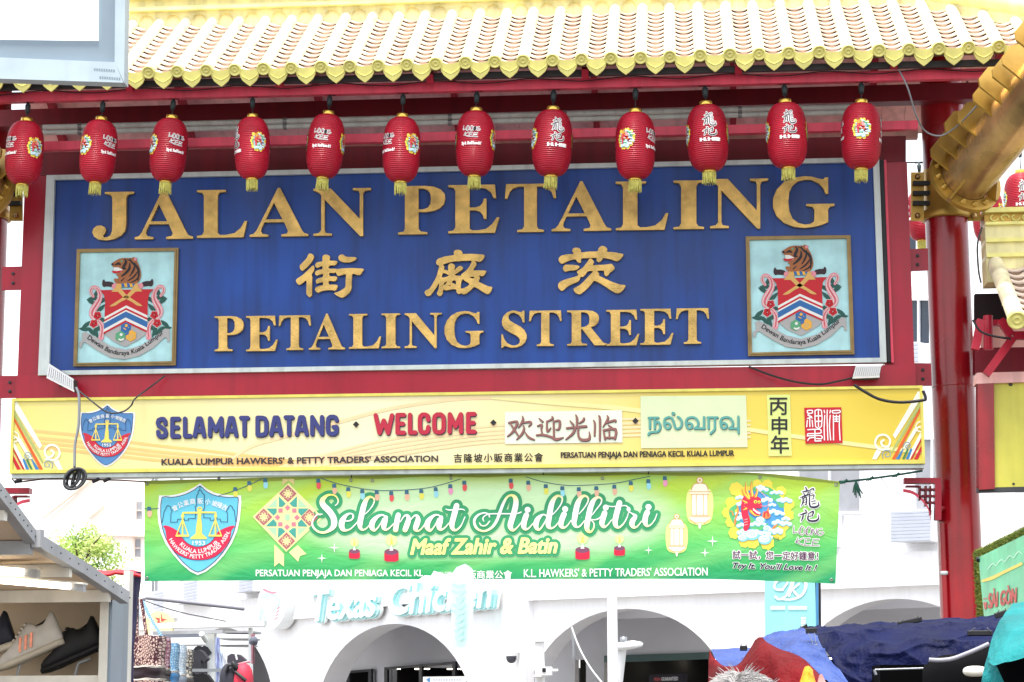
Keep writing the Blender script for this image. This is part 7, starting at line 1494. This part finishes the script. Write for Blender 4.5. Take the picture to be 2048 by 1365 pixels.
mb = MB(); grid(mb, pr([[(1974, 1316, 6.5), (1982, 1322, 6.45), (1992, 1330, 6.4)], [(1966, 1345, 6.5), (1982, 1350, 6.45), (2004, 1352, 6.4)], [(1958, 1395, 6.5), (1985, 1395, 6.45), (2022, 1395, 6.4)]]), 16, 20, TT, .012, 9); mb.build('hanging_fold', tt)
DKS = mat('under_tarp_shade', (4, 4, 5), spec=.05, rough=.95, var=.1)  # near-black puts the shade under the tarpaulins into the colour
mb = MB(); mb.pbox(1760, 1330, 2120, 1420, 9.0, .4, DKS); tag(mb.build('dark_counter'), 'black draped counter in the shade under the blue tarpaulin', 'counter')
mb = MB(); mb.pbox4([(1985, 1325), (2120, 1290), (2120, 1420), (1985, 1420)], 6.7, .05, DKS); mb.build('dark_void_sheet', tt)  # added sheet, painted dark as the void below the teal tarpaulin
mb = MB(); grid(mb, pr([[(1850, 1330, 8.9), (1880, 1312, 8.9), (1925, 1306, 8.9), (1975, 1288, 8.9), (1990, 1280, 8.9)], [(1845, 1345, 8.6), (1880, 1335, 8.6), (1925, 1330, 8.6), (1975, 1320, 8.6), (1995, 1315, 8.6)], [(1845, 1400, 8.5), (1880, 1400, 8.5), (1925, 1400, 8.5), (1975, 1400, 8.5), (1995, 1400, 8.5)]]), 24, 16, DKS, .01, 6); tag(mb.build('dark_space_sheet'), 'near-black sheet painting the dark space under the curved grey pipe', 'cloth')  # added sheet whose black stands for the unlit space here
mb = MB(); mb.tube([P(*q, 8.5) for q in catmull([(1858, 1320), (1880, 1321), (1905, 1318), (1930, 1309), (1952, 1300), (1978, 1288)], 4)], .0085, PIPE, n=12); tag(mb.build('curved_pipe'), 'curved grey pipe sticking out under the blue tarpaulin', 'pipe')
mb = MB(); mb.tube([P(1750, 1340, 8.9), P(1850, 1337, 8.9)], .004, GREYM, n=8); mb.tube([P(1748, 1340, 8.9), P(1752, 1350, 8.9)], .006, GREYM, n=8); tag(mb.build('chrome_rail'), 'thin chrome rail before the black counter', 'rail')
mb = MB(); blob(mb, P(1950, 1343, 8.3), .045, .04, .02, mat('white_plastic_bag', (232, 230, 214), rough=.4, bump=.4, bscale=20)); tag(mb.build('plastic_bag'), 'white plastic bag lying under the curved pipe', 'bag')
def clip(lab, x, y, Y, wd, ang, legs=False):
    t = thing('binder_clip', lab, 'clip', tuple(P(x, y, Y)), 'black clips on the tarpaulins'); s_ = 4300/Y
    c = P(x, y, Y); ca, sa = math.cos(ang), math.sin(ang); ux = Vector((ca, 0, sa)); uz = Vector((-sa, 0, ca)); w_ = wd/2/s_
    mb = MB(); f = [c-ux*w_+uz*.008, c+ux*w_+uz*.008, c+ux*w_*.96-uz*.008, c-ux*w_*.96-uz*.008]; mb.hexa([p+Vector((0, -.03, 0)) for p in f]+[p+uz*(.004 if i < 2 else -.004) for i, p in enumerate(f)], BLK); mb.build('jaw', t)
    for k in (-1, 1):
        mb = MB()
        if legs: mb.tube([c+ux*(k*w_*.55)+Vector((0, -.03, -.01)), c+ux*(k*w_*.25)+Vector((.01, -.035, -.05)), c+ux*(k*w_*.5)+Vector((.012, -.035, -.062))], .0018, GREYM, n=6)
        else: mb.tube([c+ux*(k*w_*.8)+Vector((0, -.03, .006)), c+ux*(k*w_*.5)+Vector((0, -.06, .02))], .0018, GREYM, n=6)
        if legs and k == 1: mb.tube([c+ux*(-w_*.5)+Vector((.012, -.035, -.062)), c+ux*(w_*.5)+Vector((.012, -.035, -.062))], .0018, GREYM, n=6)
        mb.build('wire_handle', t)
clip('black clip with wire legs at the corner of the blue tarpaulin', 1622, 1262, 9.5, 22, .05, True); clip('small steel grey clip on the left flap', 1487, 1297, 9.6, 15, 0)
clip('long black clip on the top edge of the blue tarpaulin', 1819, 1244, 10.2, 48, .2); clip('long black clip at the right end of the blue tarpaulin', 1959, 1267, 9.3, 48, 0); clip('black clip at the foot of the turf wall', 2001, 1229, 9.2, 24, .3); clip('blue black clip behind the corner of the blue tarpaulin', 1606, 1258, 10.3, 20, .5)
# artificial turf wall with its own banner
gw = thing('turf_wall', 'upright panel of green artificial turf behind the blue tarpaulin', 'wall', tuple(P(1990, 1180, 12)))
ga, gb = P(1952, 1108, 12.6), P(2070, 1052, 10.9); gdir = gb-ga; TURF = mat('artificial_turf', (112, 128, 52), rough=.9, var=.35, scale=14, bump=.6, bscale=70); gdn = Vector((.012, 0, -1))
Lb = (P(1966, 1404, 12.6).z)-.2
pts = [ga, gb, gb+gdn*3.0, ga+gdn*(ga.z)]; gn = Vector((gdir.y, -gdir.x, 0)).normalized(); gn = gn if gn.y < 0 else -gn
mb = MB(); q = [ga, gb, Vector((gb.x, gb.y, 0)), Vector((ga.x+.08, ga.y, 0))]; mb.hexa(q+[p-gn*.05 for p in q], TURF); mb.build('panel', gw)
mb = MB(); random.seed(12); TF = [TURF, mat('turf_blade_light', (150, 160, 74), rough=.8), mat('turf_blade_dark', (82, 100, 40), rough=.9)]
for k in range(26000):
    f = random.random(); g_ = random.random(); p = ga+gdir*f+gdn*(g_*1.0)*(1.2)
    if k < 2500: p = ga+gdir*f
    if 2500 <= k < 5000: p = ga+gdn*(g_*1.2)
    d = (gn*.6+Vector((random.gauss(0, .5), random.gauss(0, .3), random.gauss(.2, .5)))).normalized(); l = random.uniform(.012, .03); e = d.cross(Vector((0, 1, .2))).normalized()*.003
    mb.add([p-e, p+e, p+d*l], [(0, 1, 2)], TF[k % 3])
mb.build('turf_blades', gw)
sbn = thing('small_banner', 'pale green banner with red and yellow lettering on the turf wall', 'banner', tuple(P(2020, 1170, 11.4)))
sfg = lambda x, y, h=0: Ppl(x, y, ga, gn)+gn*(.06+h)
mb = MB(); mb.prism(sfg, [(1980, 1115), (2075, 1070), (2080, 1225), (1992, 1240)], 0, .004, mat('small_banner_cloth', (120, 206, 160), rough=.4, var=.25, scale=4, bump=.3, bscale=6)); mb.build('cloth', sbn)
A = Art(sfg); A.text('SÀI GÒN', (2002, 1180, 2060, 1217), flat('small_banner_red', (200, 96, 92)), .008, off=.02, shear=.1, dy=-12)
A.stroke([(1990, 1162, 5), (2010, 1156, 7), (2035, 1144, 6), (2070, 1128, 6)], flat('small_banner_yellow', (236, 214, 110)), .008); A.stroke([(1992, 1198, 2), (1999, 1197, 2)], MATS['small_banner_red'], .008, sub=1)
A.poly([(1991, 1205), (1999, 1204), (1998, 1218), (1994, 1219)], MATS['small_banner_red'], .008)
for k in range(4): A.stroke([(2000+k*18, 1140-k*8, 1.5), (2010+k*18, 1128-k*8, 2), (2018+k*18, 1132-k*8, 1.5)], flat('small_banner_pale', (200, 236, 214)), .008)
A.build('lettering', sbn)
mb = MB(); mb.tube([sfg(1981, 1117, .01), sfg(1983, 1121, .012)], .012, BLK, n=6); mb.build('corner_tie', sbn)

# ------------------------------------------------------------------ side stall gateway at the right edge
sg2 = thing('side_gateway', 'smaller tiled gateway with yellow boards at the right edge', 'gate', (P(2010, 1404, 21.5).x, 21.5, 0))
e0 = P(2034, 642, 21.0); e1 = P(2300, 634, 21.0); e1.z = e0.z
roof(sg2, e0, e1, R(33), 1.5, .36, r=.085)
s2 = Vector((0, math.cos(R(33)), math.sin(R(33)))); T2a = e0+s2*1.5; T2b = e1+s2*1.5; z0 = T2a.z
def rcourse(y0, y1, za, zb, m, nm, xa=-.1):
    mb = MB(); mb.box((T2a.x+xa, T2a.y+y0, z0+za), (T2b.x, T2a.y+y1, z0+zb), m); return mb.build(nm, sg2)
rcourse(-.06, .3, -.2, .06, YELP, 'ridge_bed'); rcourse(-.1, .3, .06, .1, YEL, 'ridge_moulding'); rcourse(-.06, .3, .1, .22, YELP, 'ridge_course'); rcourse(-.1, .3, .22, .26, YEL, 'ridge_moulding'); rcourse(-.06, .3, .26, .4, YELP, 'ridge_course'); rcourse(-.11, .3, .4, .43, YEL, 'ridge_moulding'); rcourse(-.05, .3, .43, .53, GOLD, 'frieze'); rcourse(-.12, .3, .53, .58, YEL, 'ridge_cap')
mb = MB()
for k in range(10):
    x = T2a.x+.0+k*.11; c = Vector((x, T2a.y-.06, z0+.48)); mb.tube([c+Vector((.04*math.cos(a), 0, .032*math.sin(a)*(1 if k % 2 else -1))) for a in [i*.55 for i in range(9)]], .009, YEL, n=6)
mb.build('frieze_relief', sg2)
def sq(name, q, Y, d, m): mb = MB(); mb.pbox4(q, Y, d, m); return mb.build(name, sg2)
sq('dark_soffit', [(1950, 588), (2120, 585), (2120, 640), (1950, 640)], 22.6, .1, mat('soffit_shade_dark', (30, 16, 18), rough=.9))  # near-black panel, shade under this roof put into its colour
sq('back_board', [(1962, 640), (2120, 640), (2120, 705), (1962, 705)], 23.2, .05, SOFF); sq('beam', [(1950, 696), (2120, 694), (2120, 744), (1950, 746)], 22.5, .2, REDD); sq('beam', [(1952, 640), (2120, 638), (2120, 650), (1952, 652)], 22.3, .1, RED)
sq('fascia', [(1954, 746), (2120, 742), (2120, 762), (1952, 768)], 21.9, .25, SOFF)
mb = MB(); mb.tube([P(1976, 632, 22), P(1977, 700, 22)], .05, RED, n=12); mb.build('strut', sg2)
for a, b in (((2000, 640), (2022, 672)), ((2026, 676), (1972, 750)), ((2026, 672), (2060, 672)), ((1962, 640), (1950, 700))): mb = MB(); mb.bar(P(*a, 21.8), P(*b, 21.8), .08, .08, RED); mb.build('brace', sg2)
cable('black cable crossing the braces of the side gateway', [(1946, 640), (1960, 662), (1985, 672), (2022, 678)], 21.6, .012)
cable('black cable running down the end of the side gateway ridge', [(1964, 455), (1955, 490), (1957, 540), (1962, 566)], 21.4, .01)
sq('frame_post', [(1956, 768), (1988, 766), (1990, 978), (1958, 980)], 21.9, .2, REDC); sq('bottom_rail', [(1955, 976), (2120, 972), (2120, 982), (1955, 985)], 21.95, .1, DKGREY)
sq('yellow_board', [(1988, 764), (2120, 760), (2120, 972), (1990, 976)], 21.95, .1, mat('side_board_yellow', (206, 200, 84), rough=.45, var=.15, scale=2, streak=.15))
mb = MB(); mb.lathe([(.02, 0), (.02, .01), (.001, .012)], DKGREY, P(2021, 769, 21.95), Vector((0, -1, 0)), n=8); mb.lathe([(.012, 0), (.012, .01), (.001, .012)], DKGREY, P(2027, 968, 21.95), Vector((0, -1, 0)), n=8); mb.build('bolts', sg2)
mb = MB(); c = P(2160, 800, 22.1); mb.tube([(c.x, c.y, 0), (c.x, c.y, e0.z)], .18, REDC, n=24); mb.build('column', sg2)

# ------------------------------------------------------------------ passer-by: only the crown of a grey haired head reaches into view
pe = thing('person', 'person with windblown grey hair seen from behind at the bottom edge', 'person', (P(1484, 1404, 5.4).x, 5.4, 0))
hc = P(1484, 1404, 5.4); top = P(1500, 1350, 5.4).z; H = top
SKIN = mat('person_skin', (188, 140, 112), rough=.5, var=.06); SHIRT = mat('person_shirt', (88, 92, 104), rough=.8, var=.1, bump=.2, bscale=30); HAIR = mat('person_hair_grey', (176, 174, 172), rough=.5, var=.2, scale=30); HAIRD = mat('person_hair_dark', (140, 138, 138), rough=.55, var=.2, scale=30); TROU = mat('person_trousers', (50, 52, 60), rough=.85)
def sect(mb, rings, m, n=20):
    vs = []
    for z, rx, ry, cx, cy in rings:
        for j in range(n): a = 2*math.pi*j/n; vs.append((hc.x+cx+rx*math.cos(a), 5.4+cy+ry*math.sin(a), z*H))
    k = len(rings); mb.add(vs, [(i*n+j, i*n+(j+1) % n, (i+1)*n+(j+1) % n, (i+1)*n+j) for i in range(k-1) for j in range(n)]+[tuple(range(n-1, -1, -1)), tuple(range((k-1)*n, k*n))], m, True)
mb = MB(); sect(mb, [(.79, .1, .08, 0, 0), (.83, .06, .06, 0, 0), (.86, .055, .06, 0, 0), (.872, .06, .075, 0, .01), (.89, .07, .09, 0, .012), (.92, .078, .1, 0, .01), (.95, .076, .1, 0, 0), (.975, .06, .08, 0, 0), (.99, .03, .045, 0, 0)], SKIN)
for sx in (-1, 1): blob(mb, Vector((hc.x+sx*.08, 5.41, .925*H)), .012, .02, .032, SKIN, 2, 8)
blob(mb, Vector((hc.x, 5.51, .915*H)), .014, .02, .02, SKIN, 2, 8)
mb.build('body', pe)
mb = MB(); sect(mb, [(.47, .17, .11, 0, 0), (.55, .155, .1, 0, 0), (.65, .165, .11, 0, 0), (.75, .19, .11, 0, 0), (.8, .17, .09, 0, 0), (.83, .08, .07, 0, 0)], SHIRT)
for sx in (-1, 1): mb.tube([(hc.x+sx*.17, 5.4, .79*H), (hc.x+sx*.22, 5.4, .72*H), (hc.x+sx*.24, 5.42, .6*H), (hc.x+sx*.235, 5.47, .5*H)], [.065, .058, .05, .042], SHIRT, n=12)
mb.build('shirt', pe)
mb = MB()
for sx in (-1, 1): mb.tube([(hc.x+sx*.09, 5.4, .5*H), (hc.x+sx*.1, 5.4, .28*H), (hc.x+sx*.1, 5.39, .05*H), (hc.x+sx*.1, 5.4, .0)], [.1, .075, .06, .065], TROU, n=14)
mb.build('trousers', pe)
mb = MB()
for sx in (-1, 1):
    w0 = Vector((hc.x+sx*.235, 5.48, .49*H)); blob(mb, w0+Vector((0, .01, -.045)), .02, .04, .05, SKIN, 2.4, 8)
    for k in range(4): b0 = w0+Vector((0, -.018+.018*k, -.085)); mb.tube([b0, b0+Vector((-sx*.004, .003, -.03)), b0+Vector((-sx*.012, .004, -.055-.008*(k in (1, 2))))], [.009, .0085, .007], SKIN, n=8)
    mb.tube([w0+Vector((-sx*.01, .03, -.03)), w0+Vector((-sx*.018, .052, -.06)), w0+Vector((-sx*.02, .056, -.082))], [.01, .009, .007], SKIN, n=8)
mb.build('hands', pe)
mb = MB(); random.seed(31)
sect(mb, [(.885, .074, .06, 0, -.04), (.92, .086, .1, 0, -.015), (.95, .086, .105, 0, -.008), (.975, .072, .09, 0, -.004), (.99, .045, .06, 0, 0), (.997, .015, .02, 0, 0)], HAIRD)
for k in range(5200):
    a = random.uniform(0, 2*math.pi); e = random.uniform(-.15, 1.55)
    if math.sin(a) > .55 and e < .75: continue
    p = Vector((hc.x+.083*math.cos(e)*math.cos(a), 5.4-.005+.1*math.cos(e)*math.sin(a), .945*H+.078*math.sin(e)+.006))
    nrm_ = Vector((math.cos(e)*math.cos(a), math.cos(e)*math.sin(a), math.sin(e)))
    sw = Vector((.5+.6*random.random(), -.2, -.15+.3*random.random()))
    if a > 2.2 and a < 4.2: sw.x = -.5
    d = (nrm_*random.uniform(.3, .8)+sw*.8).normalized(); l = random.uniform(.018, .036)
    if random.random() < .02: l *= 1.5; d = (d+Vector((0, 0, .7))).normalized()
    mb.tube([p, p+d*l*.5+nrm_*.004, p+d*l+Vector((0, 0, -.006))], [.0016, .0013, .0004], (HAIR, HAIR, HAIRD)[k % 3], n=3, cap=False)
mb.build('hair', pe)
# what carries the covers, bags and far lanterns
sf_ = thing('stall_frame', 'steel frame standing under the blue tarpaulin', 'frame', (P(1800, 1404, 10).x, 10.2, 0))
zt = P(1800, 1290, 10.2).z
for x in (1700, 2010):
    for Y in (9.9, 11.2):
        p = P(x, 1300, Y); mb = MB(); mb.tube([(p.x, Y, 0), (p.x, Y, zt-.06)], .02, DKGREY, n=8); mb.build('leg', sf_)
mb = MB(); a, b = P(1700, 1300, 9.9), P(2010, 1300, 9.9); mb.tube([(a.x, 9.9, zt-.06), (b.x, 9.9, zt-.06)], .02, DKGREY, n=8); mb.build('top_rail', sf_)
mb = MB(); p = P(266, 1250, 9.2); mb.tube([(p.x, 9.25, 0), (p.x, 9.25, P(284, 1199, 9.2).z)], .012, DKGREY, n=8); tag(mb.build('rail_post'), 'thin dark post behind the navy cloth carrying the grey pipe rail', 'post')
a, b, c = P(1842, 432, 29), P(1976, 432, 28.5), P(2044, 405, 27.5); q = [p+Vector((0, 0, .75)) for p in (a, b, c)]; d = (q[2]-q[1]).normalized()
mb = MB(); mb.tube([q[0]+(q[0]-q[1]).normalized()*2.5]+q+[q[2]+d*6], .012, CABLE, n=6); tag(mb.build('lantern_line'), 'dark line carrying the red lanterns in the street beyond the gate', 'cable')
